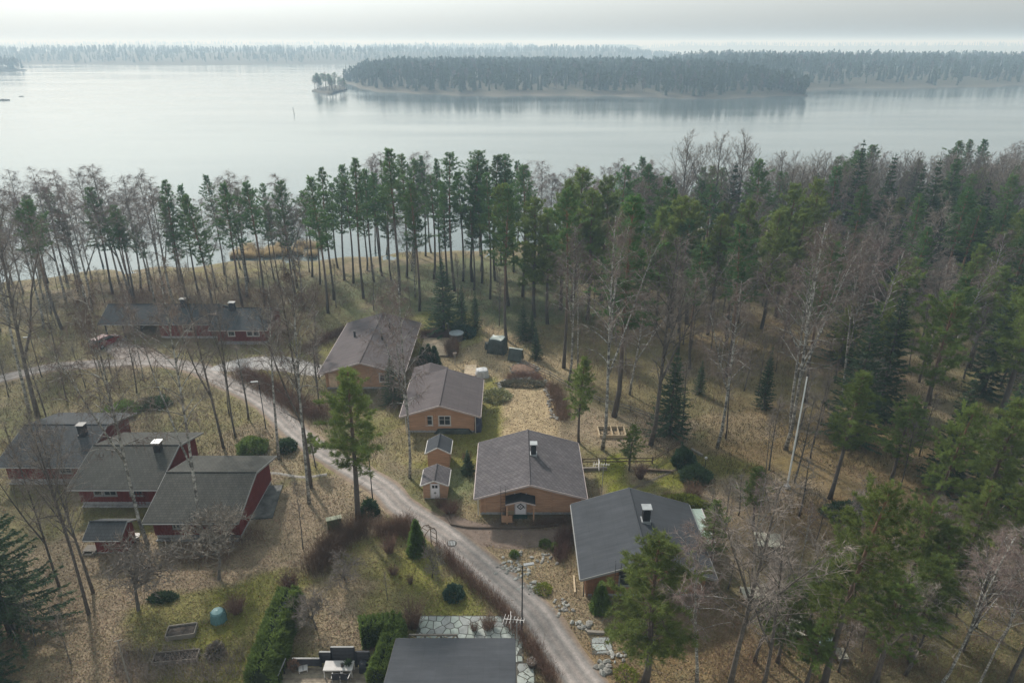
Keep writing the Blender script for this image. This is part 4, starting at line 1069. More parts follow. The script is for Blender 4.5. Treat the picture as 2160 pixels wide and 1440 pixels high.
# --- D: house in the foreground, only its roof in the picture
hD = thing("log_house", "foreground house with plain dark roof at the picture's bottom edge", "house", (-3.8, 30, 0))
shell(hD, -7.3, -0.35, 26.2, 35.4, 2.55, 3.5, 'X', M_LOGD, 0.19)
rD = gable_roof(hD, -7.9, 0.22, 25.0, 36.15, 2.7, 3.9, 'X', RF_C, M_BLACK, ridge=30.6)

# --- red board houses
def red_house(label, x0, x1, y0, y1, rm, ch=None, cap=None, wins=(), ladder=None, ez=2.5, rz=4.05):
    h = thing("board_house", label, "house", ((x0 + x1) / 2, y0 + 1.1, 0))
    wy = y0 + 1.15
    shell(h, x0 + 0.3, x1 - 0.5, wy, y1 - 1.0, ez + 0.05, rz - 0.22, 'X', M_RED, 0.12, False, 0.35)
    ro = gable_roof(h, x0, x1, y0, y1, ez, rz, 'X', rm, M_GREYT)
    for a, b in wins: window(h, a, b, wy, 1.15, 2.1, M_GREYT, 1 if b - a > 0.8 else 0)
    for xx in (x0 + 0.32, x1 - 0.52): MB().box(xx - .07, xx + .07, wy - .07, wy - .037, .35, ez + .1).build("corner_board", M_RED, h)
    if ch: chimney(ro, ch[0], ch[1], ez + 0.9, rz + 0.75, 0.62, 0.62, M_BLACK, cap or M_BLACK)
    if ladder: hooks(ro, ladder, y0, ez)
    MB().box(x0 + 0.4, x1 - 0.6, wy - 0.45, wy - 0.1, 0.0, 0.06).build("foundation_slab", M_FOUND, h)
    return h
def uR(px, y): return G(px, y, 1.6)[0]
red_house("red board house nearest the road, without chimney, mossy shingle roof", -31.5, -23.3, 48.9, 59.5, RF_R, None, None, [(uR(362, 1108), uR(388, 1108))], -27.3)
red_house("red board house with white capped chimney, middle of the three", -40.75, -32.4, 53.75, 64.05, RF_R, (-34.15, 58.3), M_STEEL, [(uR(192, 1042), uR(206, 1042)), (uR(213, 1042), uR(236, 1042)), (uR(268, 1042), uR(292, 1042))], None)
red_house("red board house with black chimney, at the picture's left edge", -50.0, -41.5, 57.5, 68.3, RF_R2, (-43.3, 61.6), M_BLACK, [(uR(118, 995), uR(140, 995))], -44.8)
# trellis on the middle red house
tr = thing("trellis", "red wooden garden trellis against the middle red house", "trellis", (-34.9, 54.78, 0))
for k in range(4): MB().box(-35.4 + 0.3 * k - .02, -35.4 + 0.3 * k + .02, 54.76, 54.80, 0, 2.0).build("upright", M_RED, tr)
for k in range(6): MB().box(-35.5, -34.4, 54.73, 54.758, 0.3 + 0.33 * k, 0.34 + 0.33 * k).build("slat", M_RED, tr)

sh = thing("garden_shed", "small red board shed with dark roof and wooden steps", "shed", (-34.2, 48.1, 0))
shell(sh, -35.35, -32.85, 48.05, 49.7, 1.95, 2.6, 'X', M_RED, 0.12, False, 0.15)
gable_roof(sh, -35.75, -32.6, 47.3, 50.15, 2.0, 2.8, 'X', RF_R2, M_GREYT, board=0.14)
st = thing("wooden_steps", "grey wooden steps beside the small red shed", "steps", (-35.9, 48.3, 0))
for k in range(6): MB().box(-36.5, -35.4, 47.9 + .14 * k, 48.02 + .14 * k, 0.3, 0.36).build("plank", M_WOODG, st)
MB().box(-36.45, -35.45, 47.65, 47.85, 0.1, 0.17).build("step", M_WOODG, st)
MB().box(-36.4, -36.3, 47.7, 48.7, 0, .3).box(-35.6, -35.5, 47.7, 48.7, 0, .3).build("stringer", M_WOODG, st)

# --- long red house at the back with carport
hL = thing("board_house", "long low red house with carport and two white capped chimneys behind birches", "house", (-47, 95, 0))
shell(hL, -51.8, -43.3, 95.6, 101.2, 2.45, 4.0, 'X', M_RED, 0.15, False, 0.3)
rL = gable_roof(hL, -60.2, -43.2, 94.7, 102.2, 2.5, 4.25, 'X', RF_R2, M_GREYT)
chimney(rL, -48.8, 98.2, 3.9, 5.2, 0.75, 0.6, M_DARKW, M_WHITE)
shell(hL, -42.6, -35.5, 93.7, 100.2, 2.45, 4.0, 'X', M_RED, 0.15, False, 0.3)
rL2 = gable_roof(hL, -43.25, -34.85, 92.5, 101.3, 2.5, 4.25, 'X', RF_R2, M_PINK, name="wing_roof")
chimney(rL2, -41.0, 96.6, 3.9, 5.2, 0.75, 0.6, M_DARKW, M_WHITE)
for a, b in ((476, 488), (516, 526), (530, 540)): window(hL, G(a, 708, 1.6)[0], G(b, 708, 1.6)[0], 93.7, 1.2, 2.1, M_WHITE, 0)
window(hL, -48.2, -46.9, 95.6, 1.2, 2.1, M_WHITE, 1)
for xx in (-59.5, -56.9, -54.3): MB().box(xx - .08, xx + .08, 95.3, 95.46, 0, 2.4).build("carport_post", M_DARKW, hL)
for xx in (-59.4, -56.8, -54.2): MB().beam((xx, 95.35, 1.6), (xx + 0.8, 95.35, 2.35), 0.08).build("brace", M_GREYT, hL)
MB().box(-60, -52.1, 101.0, 101.1, 0.1, 2.4).build("carport_back_wall", M_DARKW, hL)
MB().box(-42.5, -35.6, 93.1, 93.6, 0.0, 0.12).build("foundation_slab", M_FOUND, hL)

# --- the two play sheds
def play_shed(label, x0, x1, y0, y1, ez, rz, rm, door):
    h = thing("garden_shed", label, "shed", ((x0 + x1) / 2, y0 + .4, 0))
    wy = y0 + 0.42
    shell(h, x0 + 0.2, x1 - 0.2, wy, y1 - 0.2, ez - .02, rz - .1, 'Y', M_LOG, 0.16, True, 0.12)
    gable_roof(h, x0, x1, y0, y1, ez, rz, 'Y', rm, M_WHITE, 0.07, board=0.12)
    if door:
        c = (x0 + x1) / 2
        d = MB().box(c - .38, c + .38, wy - .09, wy - .05, .15, 1.75).build("door", MATS["lilac_white_door"], h)
        w = MB().box(c - .26, c - .03, wy - .12, wy - .095, 1.3, 1.6).box(c + .03, c + .26, wy - .12, wy - .095, 1.3, 1.6).build("door_window", M_GLASS, d)
        q = MB(); q.quad((c - .13, wy - .1, .75), (c, wy - .1, .6), (c + .13, wy - .1, .75), (c, wy - .1, .9)); q.build("diamond_ornament", M_GREYT, d)
        MB().box(c - .46, c - .38, wy - .1, wy - .045, .12, 1.85).box(c + .38, c + .46, wy - .1, wy - .045, .12, 1.85).build("door_frame", M_WHITE, h)
    for xx in (x0 + .22, x1 - .22): MB().box(xx - .05, xx + .05, wy - .07, wy - .037, .12, ez - .05).build("corner_board", M_LOG, h)
    return h
play_shed("amber shed with plain gable wall and smooth grey roof behind the play shed", -8.75, -6.22, 60.7, 63.4, 2.0, 2.7, RF_C, False)
play_shed("amber play shed with a white door and diamond panel, nearest the road", -8.6, -6.0, 55.4, 58.25, 1.8, 2.35, RF_B, True)
# ------------------------------------------------------------------ street furniture
def lamp(px, py, h, label, arm=(-0.9, -0.15), m_=None):
    x, y = G(px, py); m_ = m_ or M_BLACK
    o = thing("street_lamp", label, "street lamp", (x, y, 0), "street lamps along the road")
    MB().tube([(x, y, -0.2), (x, y, 1.2)], 0.065, 8).build("base", m_, o)
    MB().tube([(x, y, 1.2), (x, y, h)], [0.05, 0.04], 8).build("post", m_, o)
    hd = MB().obox((x + arm[0] * 0.5, y + arm[1] * 0.5, h + 0.03), (0.75, 0.24, 0.09), math.atan2(arm[1], arm[0])).build("lamp_head", MATS.get("lamp_grey") or mat("lamp_grey", (0.24, 0.245, 0.25), 0.6, 0.05), o)
    MB().obox((x + arm[0] * 0.55, y + arm[1] * 0.55, h - 0.03), (0.5, 0.18, 0.03), math.atan2(arm[1], arm[0])).build("lens", M_WHITE, hd)
lamp(88, 795, 5.6, "slim black street lamp at the left end of the road")
lamp(561, 904, 5.9, "slim black street lamp by the white birch trunk on the road bend")
lamp(786, 1052, 5.8, "black street lamp beside the pine, left of the play shed")
lamp(1101, 1328, 6.0, "tall black street lamp at the roadside behind the foreground roof", (0.9, 0.2))
x, y = G(274, 1441)
o = thing("wooden_pole", "pale weathered pole with small crosspiece at bottom left", "pole", (x, y, 0))
MB().tube([(x, y, -.2), (x - .2, y + .3, 3.6)], [.07, .05], 7).build("pole", M_WOODG, o)
MB().beam((x - .45, y + .25, 3.5), (x + .1, y + .35, 3.6), .06).build("crosspiece", M_WOODG, o)
x, y = G(1660, 1028)
o = thing("flagpole", "tall white flagpole without a flag at the forest edge", "flagpole", (x, y, 0))
MB().tube([(x, y, 0), (x, y, 11.9)], [0.10, 0.06], 8).build("pole", mat("flagpole_white", (0.75, 0.75, 0.74), .4, .03), o)
MB().tube([(x, y, 11.9), (x, y, 11.98), (x, y, 12.06)], [0.05, 0.09, 0.02], 8).build("finial", M_WHITE, o)
MB().box(x - .25, x + .25, y - .25, y + .25, -.1, .25).build("foot", M_FOUND, o)
# cable cabinet
x, y = G(707, 1118)
o = thing("cable_cabinet", "olive green utility cabinet with pale lid beside the road", "cabinet", (x, y, 0), rz=0.35)
def loc_box(o, name, m_, x0, x1, y0, y1, z0, z1):
    me = bpy.data.meshes.new(name); b = MB().box(x0, x1, y0, y1, z0, z1); me.from_pydata(b.v, [], b.f); me.materials.append(m_); return obj(name, me, o)
MG = mat("cabinet_green", (0.075, 0.085, 0.045), 0.6, 0.1, 3)
loc_box(o, "body", MG, -.62, .62, -.22, .22, .0, 1.3); loc_box(o, "lid", mat("cabinet_lid", (0.30, 0.30, 0.20), 0.5, .1), -.67, .67, -.27, .27, 1.3, 1.37)
loc_box(o, "door", MG, -.57, -.02, -.245, -.222, .12, 1.22); loc_box(o, "door", MG, .02, .57, -.245, -.222, .12, 1.22)
# manhole cover
x, y = G(953, 1147)
o = thing("manhole_cover", "round iron manhole cover in the road", "manhole cover", (x, y, 0.09))
MB().cyl(x, y, 0.06, 0.095, 0.46, n=24).build("ring", mat("iron", (0.06, 0.055, 0.05), .7), o)
for k in range(5): MB().box(x - .3 + .13 * k, x - .25 + .13 * k, y - .28, y + .28, .096, .104).build("rib", M_STEEL, o)
# television antennas
def antenna(px, py, h, label):
    x, y = G(px, py); o = thing("antenna", label, "antenna", (x, y, 0))
    MB().tube([(x, y, 0), (x, y, h)], 0.03, 6).build("mast", M_STEEL, o)
    MB().beam((x - .9, y + .2, h - .1), (x + .5, y - .15, h + .1), .04).build("boom", M_WHITE, o)
    for k in range(7):
        t = k / 6; c = (x - .9 + 1.4 * t, y + .2 - .35 * t, h - .1 + .2 * t); l = .45 - .25 * t
        MB().beam((c[0] - l * .25, c[1] - l, c[2]), (c[0] + l * .25, c[1] + l, c[2]), .025).build("element", M_WHITE, o)
    MB().box(x - .45, x - .41, y - .35, y + .4, h - .5, h + .4).build("reflector", M_WHITE, o)
antenna(1090, 1372, 2.9, "white television antenna on a mast beside the foreground roof")
antenna(1269, 1047, 3.6, "white television antenna on a mast on the green lawn")

# ------------------------------------------------------------------ fences and timbers
def rail_fence(pts, h, rails, label, m_, post_step=2.4, group=None, name="rail_fence"):
    o = thing(name, label, "fence", (*pts[0], 0), group)
    for a, b in zip(pts[:-1], pts[1:]):
        a = np.array(a); b = np.array(b); L = np.linalg.norm(b - a); n = max(1, int(L / post_step))
        for k in range(n + 1):
            p = a + (b - a) * k / n
            MB().box(p[0] - .05, p[0] + .05, p[1] - .05, p[1] + .05, -.1, h + .05 + .04 * math.sin(k * 3)).build("post", m_, o)
        for r in rails:
            for k in range(n):
                p = a + (b - a) * (k - .02) / n; q = a + (b - a) * (k + 1.02) / n
                MB().beam((p[0], p[1] - .07, r + .02 * math.sin(k * 5)), (q[0], q[1] - .07, r + .02 * math.sin(k * 5 + 2)), .04, .11).build("rail", m_, o)
    return o
rail_fence([G(1100, 768), G(1160, 795), G(1200, 820), G(1265, 850), G(1330, 868), G(1395, 892)], 0.75, (0.35, 0.7), "grey post and rail fence between the yard and the wood", M_WOODG)
rail_fence([G(1228, 980), G(1375, 978)], 0.8, (0.4, 0.75), "brown double rail fence behind the diamond door house", mat("brown_rail", (0.12, 0.085, 0.06), .9, .2), 2.0)
rail_fence([G(1376, 977), G(1440, 937)], 0.7, (0.4, 0.66), "brown rail fence running up to the big spruce", MATS["brown_rail"], 2.2)
rail_fence([G(62, 685), G(118, 687)], 0.9, (0.45, 0.85), "dark rail fence among the pines at the left", MATS["brown_rail"], 2.5)
rail_fence([G(66, 712), G(104, 692)], 0.9, (0.45, 0.85), "dark rail fence slanting down at the left", MATS["brown_rail"], 2.5)
def timber(a, b, z0, h, w, label, m_):
    o = MB().beam((a[0], a[1], z0 + h / 2), (b[0], b[1], z0 + h / 2), w, h).build("retaining_timber", m_, None, (a[0], a[1], z0)); tag(o, label, "timber"); return o
timber(G(1228, 991), G(1280, 990), 0, .3, .22, "pale squared retaining timber at the lawn's near corner", M_WOODG)
timber(G(1350, 992), G(1418, 996), 0, .25, .2, "brown retaining timber along the back of the lawn", MATS["brown_rail"])
timber(G(1458, 948), G(1482, 962), 0, .2, .25, "grey fallen timber behind the round shrubs", M_WOODG)
timber(G(1238, 1334), G(1275, 1336), 0, .2, .22, "short grey log edging by the paved yard corner", M_WOODG)
timber(G(1210, 1215), G(1213, 1250), 0, .12, .14, "thin pale plank lying along the dark roofed house", M_WOODP)
# curved edging of the planting bed before house B
pts = smooth_line([G(943, 1090), G(952, 1108), G(985, 1114), G(1060, 1115), G(1110, 1115), G(1180, 1108)], .5)
o = thing("bed_edging", "dark curved log edging in front of the diamond door house", "edging", (*pts[0], 0))
for k in range(0, len(pts) - 2, 2):
    MB().beam((*pts[k], .1), (*pts[k + 2], .1), .14, .24).build("log", M_SOFFIT, o)

# ------------------------------------------------------------------ yard things
def frame_bed(name, label, px, py, w, d, h, rz, m_, cells=1, soil=True):
    x, y = G(px, py); o = thing(name, label, "planting bed", (x, y, 0), rz=rz)
    for yy in (-d / 2, d / 2): loc_box(o, "side_board", m_, -w / 2, w / 2, yy - .03, yy + .03, -.05, h)
    for xx in (-w / 2, w / 2): loc_box(o, "end_board", m_, xx - .03, xx + .03, -d / 2 + .032, d / 2 - .032, -.05, h - .01)
    for k in range(1, cells): loc_box(o, "divider", M_WOODP, -w / 2 + w * k / cells - .025, -w / 2 + w * k / cells + .025, -d / 2 + .035, d / 2 - .035, -.05, h + .03)
    if soil: loc_box(o, "soil", mat("dark_soil", (0.045, 0.036, 0.03), .95, .4, 6, bump=.5), -w / 2 + .031, w / 2 - .031, -d / 2 + .031, d / 2 - .031, -.05, h - .12)
    return o
frame_bed("raised_bed", "dark empty raised bed frame near the compost bin", 384, 1335, 2.0, 1.1, .38, .18, M_WOODG)
frame_bed("raised_bed", "long low raised bed full of dead stalks", 372, 1388, 3.0, .9, .3, .12, M_WOODG)
frame_bed("cold_frame", "divided wooden bed frame with pale boards behind the white birch", 1290, 914, 2.9, 2.0, .4, 0.02, M_WOODP, 4, False)
frame_bed("raised_bed", "pale wooden planter box left of the diamond door", 1076, 1082, 0.9, .4, .45, 0, M_WOODP)
# teal compost bin
x, y = G(462, 1307)
o = thing("compost_bin", "ribbed teal plastic compost bin on the lawn", "compost bin", (x, y, 0))
TEAL = mat("teal_plastic", (0.10, 0.19, 0.20), .5, .15, 2)
MB().tube([(x, y, 0), (x, y, .75), (x, y, .8)], [.58, .5, .46], 14).build("body", TEAL, o)
MB().tube([(x, y, .8), (x, y, .9), (x, y, .98)], [.5, .42, .08], 14).build("lid", TEAL, o)
for k in range(8):
    a = 6.28 * k / 8; MB().beam((x + .6 * math.cos(a), y + .6 * math.sin(a), .02), (x + .52 * math.cos(a), y + .52 * math.sin(a), .78), .06).build("rib", TEAL, o)
# garden arch
x, y = G(903, 1160)
o = thing("garden_arch", "brown wooden garden arch beside the road hedge", "arch", (x, y, 0), rz=0.9)
MBR = MATS["brown_rail"]
for s in (-.35, .35):
    P_ = [(-.75, s, 0), (-.75, s, 1.7), (-.5, s, 2.2), (0, s, 2.4), (.5, s, 2.2), (.75, s, 1.7), (.75, s, 0)]
    b = MB().tube(P_, .04, 5); me = bpy.data.meshes.new("hoop"); me.from_pydata(b.v, [], b.f); me.materials.append(MBR); obj("hoop", me, o)
for xx, zz in ((-.75, .4), (-.75, .9), (-.75, 1.4), (-.6, 2.0), (-.2, 2.32), (.2, 2.32), (.6, 2.0), (.75, 1.4), (.75, .9), (.75, .4)):
    loc_box(o, "rung", MBR, xx - .02, xx + .02, -.35, .35, zz - .02, zz + .02)
# tarpaulin covered garden kitchen, swing, barrow
TARP = mat("dark_green_tarp", (0.045, 0.055, 0.05), .45, .3, 1.5, bump=.6, bscale=3)
def draped(name, label, px, py, w, d, h, rz, m_, topm=None, legs=False, bulge=.12, seed=1):
    """a cover hanging in folds over a box-like thing"""
    x, y = G(px, py); o = thing(name, label, name.split('_')[-1], (x, y, 0), rz=rz); rng = np.random.default_rng(seed)
    n = 28; V = []; Fc = []
    for j, (t, g) in enumerate(((0, 1.16), (.25, 1.1), (.6, 1.04), (.93, 1.0), (1.0, .86))):
        for k in range(n):
            a = 6.283 * k / n; sx = math.copysign(abs(math.cos(a)) ** .35, math.cos(a)); sy = math.copysign(abs(math.sin(a)) ** .35, math.sin(a))
            f = g * (1 + bulge * (1 - t) * math.sin(k * 2.7 + seed) * .8 + .03 * rng.normal())
            V.append((sx * w / 2 * f, sy * d / 2 * f, h * t * (1 + .03 * math.sin(k * 1.3))))
    for j in range(4):
        for k in range(n): a = j * n + k; b = j * n + (k + 1) % n; Fc.append((a, b, b + n, a + n))
    me = bpy.data.meshes.new("cover"); me.from_pydata(V, [], Fc); me.materials.append(m_); me.polygons.foreach_set("use_smooth", np.ones(len(Fc), dtype=bool)); obj("cover", me, o)
    V2 = [V[4 * n + k] for k in range(n)] + [(0, 0, h * 1.06)]
    me = bpy.data.meshes.new("cover_top"); me.from_pydata(V2, [], [(k, (k + 1) % n, n) for k in range(n)]); me.materials.append(topm or m_); obj("cover_top", me, o)
    return o
draped("covered_barbecue", "square dark green covered garden stand with sagging pale top", 1050, 741, 2.2, 2.0, 2.1, -.3, TARP, mat("pale_grey_tarp", (0.30, 0.33, 0.31), .5, .3, 1), seed=3)
draped("covered_woodpile", "low dark tarp covered heap beside the covered garden stand", 1032, 735, 1.1, 1.0, .9, .2, TARP, seed=8)
x, y = G(1088, 760)
o = thing("garden_swing", "covered garden swing seat under a green tarpaulin by the rail fence", "garden swing", (x, y, 0), rz=-.35)
def poly(o, name, pts, m_, faces=None):
    me = bpy.data.meshes.new(name); me.from_pydata(pts, [], faces or [tuple(range(len(pts)))]); me.materials.append(m_); return obj(name, me, o)
poly(o, "cover", [(-.95, -.75, .25), (.95, -.75, .25), (.95, 0, 1.75), (-.95, 0, 1.75), (-.95, .75, .25), (.95, .75, .25)], TARP, [(0, 1, 2, 3), (3, 2, 5, 4), (1, 5, 2), (0, 3, 4)])
poly(o, "roof_strip", [(-1, -.12, 1.77), (1, -.12, 1.77), (1, .12, 1.8), (-1, .12, 1.8)], MATS["pale_grey_tarp"])
for xx in (-.9, .9):
    for yy in (-.8, .8):
        b = MB().tube([(xx, 0, 1.7), (xx, yy, 0)], .03, 5); me = bpy.data.meshes.new("leg"); me.from_pydata(b.v, [], b.f); me.materials.append(M_BLACK); obj("leg", me, o)
# fire ring and stone heap
x, y = G(1105, 778)
M_STONE = mat("field_stone", (0.165, 0.155, 0.14), .9, .3, 3, bump=.4, bscale=6, objvar=.3)
M_STONEL = mat("pale_stone", (0.26, 0.255, 0.235), .9, .25, 3, bump=.4, bscale=6, objvar=.25)
def stone_mesh(seed, n=0):
    import bmesh
    rng = np.random.default_rng(seed); bm = bmesh.new(); bmesh.ops.create_icosphere(bm, subdivisions=1, radius=1.0)
    for v in bm.verts:
        k = 1 + .32 * rng.normal() * .6; v.co *= max(.55, min(1.4, k)); v.co.z *= .65
    me = bpy.data.meshes.new("stone"); bm.to_mesh(me); bm.free(); return me
STONES = []
for s in range(6):
    me = stone_mesh(s); me.materials.append(M_STONE if s < 3 else M_STONEL); STONES.append(me)
def stone(par, x, y, r, z=0.0):
    me = R.choice(STONES); o = bpy.data.objects.new("stone", me)
    pl = par.location; o.location = (x - pl[0], y - pl[1], z + r * .25 - pl[2]); o.scale = (r * R.uniform(.7, 1.3), r * R.uniform(.7, 1.2), r * R.uniform(.7, 1.1)); o.rotation_euler = (0, 0, R.random() * 6)
    return link(o, par)
o = thing("fire_ring", "low brown earth mound ringed with stones on the straw lawn", "fire ring", (x, y, 0))
me = bpy.data.meshes.new("earth"); b = MB().tube([(x, y, 0), (x, y, .22), (x, y, .3)], [1.9, 1.3, .5], 14); b.build("earth", mat("earth", (0.14, 0.09, 0.065), .95, .4, 4, bump=.6), o)
for k in range(16): a = 6.28 * k / 16; stone(o, x + 1.9 * math.cos(a) + R.uniform(-.15, .15), y + 1.7 * math.sin(a), R.uniform(.16, .3))
# stone edging of the straw field
o = thing("stone_edging", "grey stone edging round the straw coloured field", "stone edging", (*G(1160, 830), 0))
for p in smooth_line([G(1046, 830), G(1060, 806), G(1100, 800), G(1146, 802), G(1158, 830), G(1160, 858), G(1172, 884)], .42):
    stone(o, p[0] + R.uniform(-.25, .25), p[1] + R.uniform(-.2, .2), R.uniform(.16, .34))
    if R.random() < .6: stone(o, p[0] + R.uniform(-.45, .45), p[1] + R.uniform(-.4, .4), R.uniform(.12, .26))
# rockery by the road
o = thing("rockery", "scattered grey and pale stones on the roadside bank", "rockery", (*G(1110, 1230), 0))
for cx, cy, sx, sy, n, r0, r1 in ((1070, 1200, 22, 14, 60, .07, .2), (1100, 1205, 26, 14, 50, .07, .18), (1120, 1240, 18, 12, 34, .08, .24), (1085, 1170, 16, 6, 14, .1, .2), (1190, 1280, 14, 18, 28, .07, .2), (1225, 1320, 12, 10, 12, .12, .26), (1275, 1405, 14, 16, 18, .14, .3), (1150, 1180, 22, 20, 16, .08, .18), (1300, 1380, 20, 8, 14, .1, .22)):
    for k in range(n):
        px = R.gauss(cx, sx * .6); py = R.gauss(cy, sy * .6); a, b = G(px, py); stone(o, a, b, R.uniform(r0, r1))
# timber deck and grill platform behind house A
def deck(name, label, p00, p10, p01, z, bw, m_, gap=.02, cat="deck"):
    a = np.array(p00); u = np.array(p10) - a; v = np.array(p01) - a; L = np.linalg.norm(v); n = int(L / bw)
    o = thing(name, label, cat, (*p00, 0)); un = u / np.linalg.norm(u); vn = v / L
    for k in range(n):
        q = a + vn * (k * bw); e = q + u; f = q + vn * (bw - gap); g_ = f + u; zz = z + .006 * math.sin(k * 7.3)
        b = MB(); b.v = [(*q, zz - .04), (*e, zz - .04), (*g_, zz - .04), (*f, zz - .04), (*q, zz), (*e, zz), (*g_, zz), (*f, zz)]
        b.f = [(4, 5, 6, 7), (0, 1, 5, 4), (1, 2, 6, 5), (2, 3, 7, 6), (3, 0, 4, 7)]
        b.build("plank", m_, o)
    c = a + u * .5 + v * .5
    b = MB()
    for t in (.06, .5, .94): p = a + u * t; q = p + v; b.beam((*p, z - .1), (*q, z - .1), .08, .1)
    b.build("joist", M_WOODG, o)
    for s_ in (.05, .95):
        for t_ in (.06, .94): p = a + u * t_ + v * s_; MB().box(p[0] - .06, p[0] + .06, p[1] - .06, p[1] + .06, -.05, z - .1).build("post", M_WOODG, o)
    return o
M_DECKL = mat("pale_deck_board", (0.36, 0.285, 0.20), .8, .15, 3, objvar=.12)
M_DECKG = mat("grey_deck_board", (0.20, 0.165, 0.125), .85, .2, 3, objvar=.2)
p0 = G(884, 753); p1 = G(944, 753); p2 = G(880, 714)
deck("timber_deck", "pale timber deck between the back log house and the hot tub", p0, p1, (p0[0], p2[1]), .25, .28, M_DECKL)
p0 = G(978, 795); p1 = G(1003, 795); p2 = G(978, 772)
deck("timber_platform", "small pale timber platform behind the middle log house", p0, p1, (p0[0], p2[1]), .2, .24, M_DECKL)
draped("covered_grill", "light grey cover over a grill on the small platform", 1017, 793, 1.5, 1.3, 1.0, .2, mat("light_grey_cover", (0.42, 0.42, 0.43), .5, .2, 2), seed=5)
draped("covered_boat", "long dark green tarpaulin heap under the middle house window", 958, 911, 3.6, .8, .55, 0, TARP, seed=6)
draped("covered_furniture", "dark blue covered furniture at the middle house's right corner", 1007, 900, .9, 2.2, 1.0, 0, mat("navy_cover", (0.04, 0.045, 0.075), .5, .2, 2), seed=7)
# hot tub
x, y = G(963, 716)
o = thing("hot_tub", "round wooden hot tub with grey lid and flue behind the deck", "hot tub", (x, y, 0))
MB().cyl(x, y, 0, 1.0, 1.0, n=24).build("barrel", M_SOFFIT, o)
MB().cyl(x, y, 1.0, 1.12, 1.06, n=24).build("lid", mat("grey_blue_lid", (0.34, 0.38, 0.41), .4, .1, 2), o)
for z in (.25, .75): MB().cyl(x, y, z, z + .05, 1.02, n=24).build("hoop", M_BLACK, o)
MB().tube([(x - 1.25, y + .3, 0), (x - 1.25, y + .3, 2.4)], .08, 8).build("flue", M_SOFFIT, o)
MB().cyl(x - 1.25, y + .3, 2.4, 2.5, .17, n=8).build("flue_cap", M_WHITE, o)
# bird house pole, garden globes
x, y = G(960, 770)
o = thing("bird_table", "small bird table on a post on the straw lawn", "bird table", (x, y, 0))
MB().box(x - .05, x + .05, y - .05, y + .05, 0, 1.5).build("post", M_WOODG, o); MB().box(x - .2, x + .2, y - .2, y + .2, 1.5, 1.75).build("box", M_WOODG, o); MB().box(x - .26, x + .26, y - .26, y + .26, 1.752, 1.8).build("roof", M_SOFFIT, o)
def globe(px, py, h, label):
    x, y = G(px, py); o = thing("garden_lamp", label, "garden lamp", (x, y, 0))
    MB().tube([(x, y, 0), (x, y, h)], .035, 6).build("post", M_BLACK, o)
    MB().tube([(x, y, h - .02), (x, y, h + .06), (x, y, h + .18), (x, y, h + .26)], [.05, .14, .14, .05], 10).build("globe", M_WHITE, o)
globe(1445, 1008, .35, "low white globe lamp before the dwarf pine shrub"); globe(1487, 985, 1.0, "white globe lamp on a post right of the dwarf pine")
# pool ladder style white reel near lawn: bird bath by the little shed
x, y = G(288, 1140)
o = thing("cable_drum", "white topped drum with dark hose beside the red shed", "drum", (x, y, 0))
MB().cyl(x, y, 0, .5, .26, n=14).build("body", M_BLACK, o); MB().cyl(x, y, .5, .56, .4, n=14).build("top", M_WHITE, o)
tag(MB().obox((G(545, 1060)[0], G(545, 1060)[1], .05), (3.6, 5.2, .14), .12).build("concrete_slab", mat("dark_slab", (0.10, 0.10, 0.095), .85, .3, 1.2), None), "dark concrete slab beside the red house nearest the road", "slab")  # dark grey slab with a mottled tone

# ------------------------------------------------------------------ paved yard, terrace and furniture by the foreground house
def flagstones(name, label, x0, x1, y0, y1, seed, size=.62):
    """irregular slate slabs, each its own piece, from a jittered Voronoi cut"""
    rng = np.random.default_rng(seed); o = thing(name, label, "paving", ((x0 + x1) / 2, (y0 + y1) / 2, 0))
    mb = MB().box(x0 - .1, x1 + .1, y0 - .1, y1 + .1, -.05, .035); mb.build("bedding", mat("dark_joint", (0.075, 0.07, 0.06), .95, .3, 5), o)
    nx, ny = int((x1 - x0) / size), int((y1 - y0) / size); S = []
    for i in range(-1, nx + 1):
        for j in range(-1, ny + 1): S.append(((i + .5 + rng.normal() * .27) * size + x0, (j + .5 + rng.normal() * .27) * size + y0))
    S = np.array(S)
    slate = [mat("slate_" + c, k, .6, .15, 2) for c, k in (("pale", (0.30, 0.325, 0.305)), ("green", (0.25, 0.28, 0.255)), ("grey", (0.215, 0.225, 0.22)))]
    def clip(P_, n_, d_):
        out = []
        for a, b in zip(P_, P_[1:] + P_[:1]):
            da, db = np.dot(a, n_) - d_, np.dot(b, n_) - d_
            if da <= 0: out.append(a)
            if da * db < 0: out.append(a + (b - a) * (da / (da - db)))
        return out
    for i, c in enumerate(S):
        if not (x0 - .1 < c[0] < x1 + .1 and y0 - .1 < c[1] < y1 + .1): continue
        P_ = [np.array(p) for p in ((x0, y0), (x1, y0), (x1, y1), (x0, y1))]
        for q in S[np.argsort(((S - c) ** 2).sum(1))[1:14]]:
            n_ = (q - c) / np.linalg.norm(q - c); P_ = clip(P_, n_, np.dot((q + c) / 2, n_) - .03)
            if len(P_) < 3: break
        if len(P_) >= 3:
            MB().prism([tuple(p) for p in P_], .0, .05 + .012 * rng.random()).build("flagstone", slate[int(rng.integers(3))], o)
    return o
a = G(886, 1300); b = G(1100, 1300); c = G(1000, 1352)
flagstones("flagstone_patio", "patio of irregular pale slate slabs behind the foreground roof", a[0], b[0], 36.6, a[1], 3)
p_ = G(1100, 1368); flagstones("flagstone_path", "slate slab path between the foreground house and the road hedge", .35, 1.5, 33.0, 36.45, 4, .6)
flagstones("paved_corner", "grey paving slabs by the roadside under the pine", *[G(1250, 1365)[0], G(1290, 1365)[0], G(1260, 1378)[1], G(1260, 1345)[1]], 6, .95)
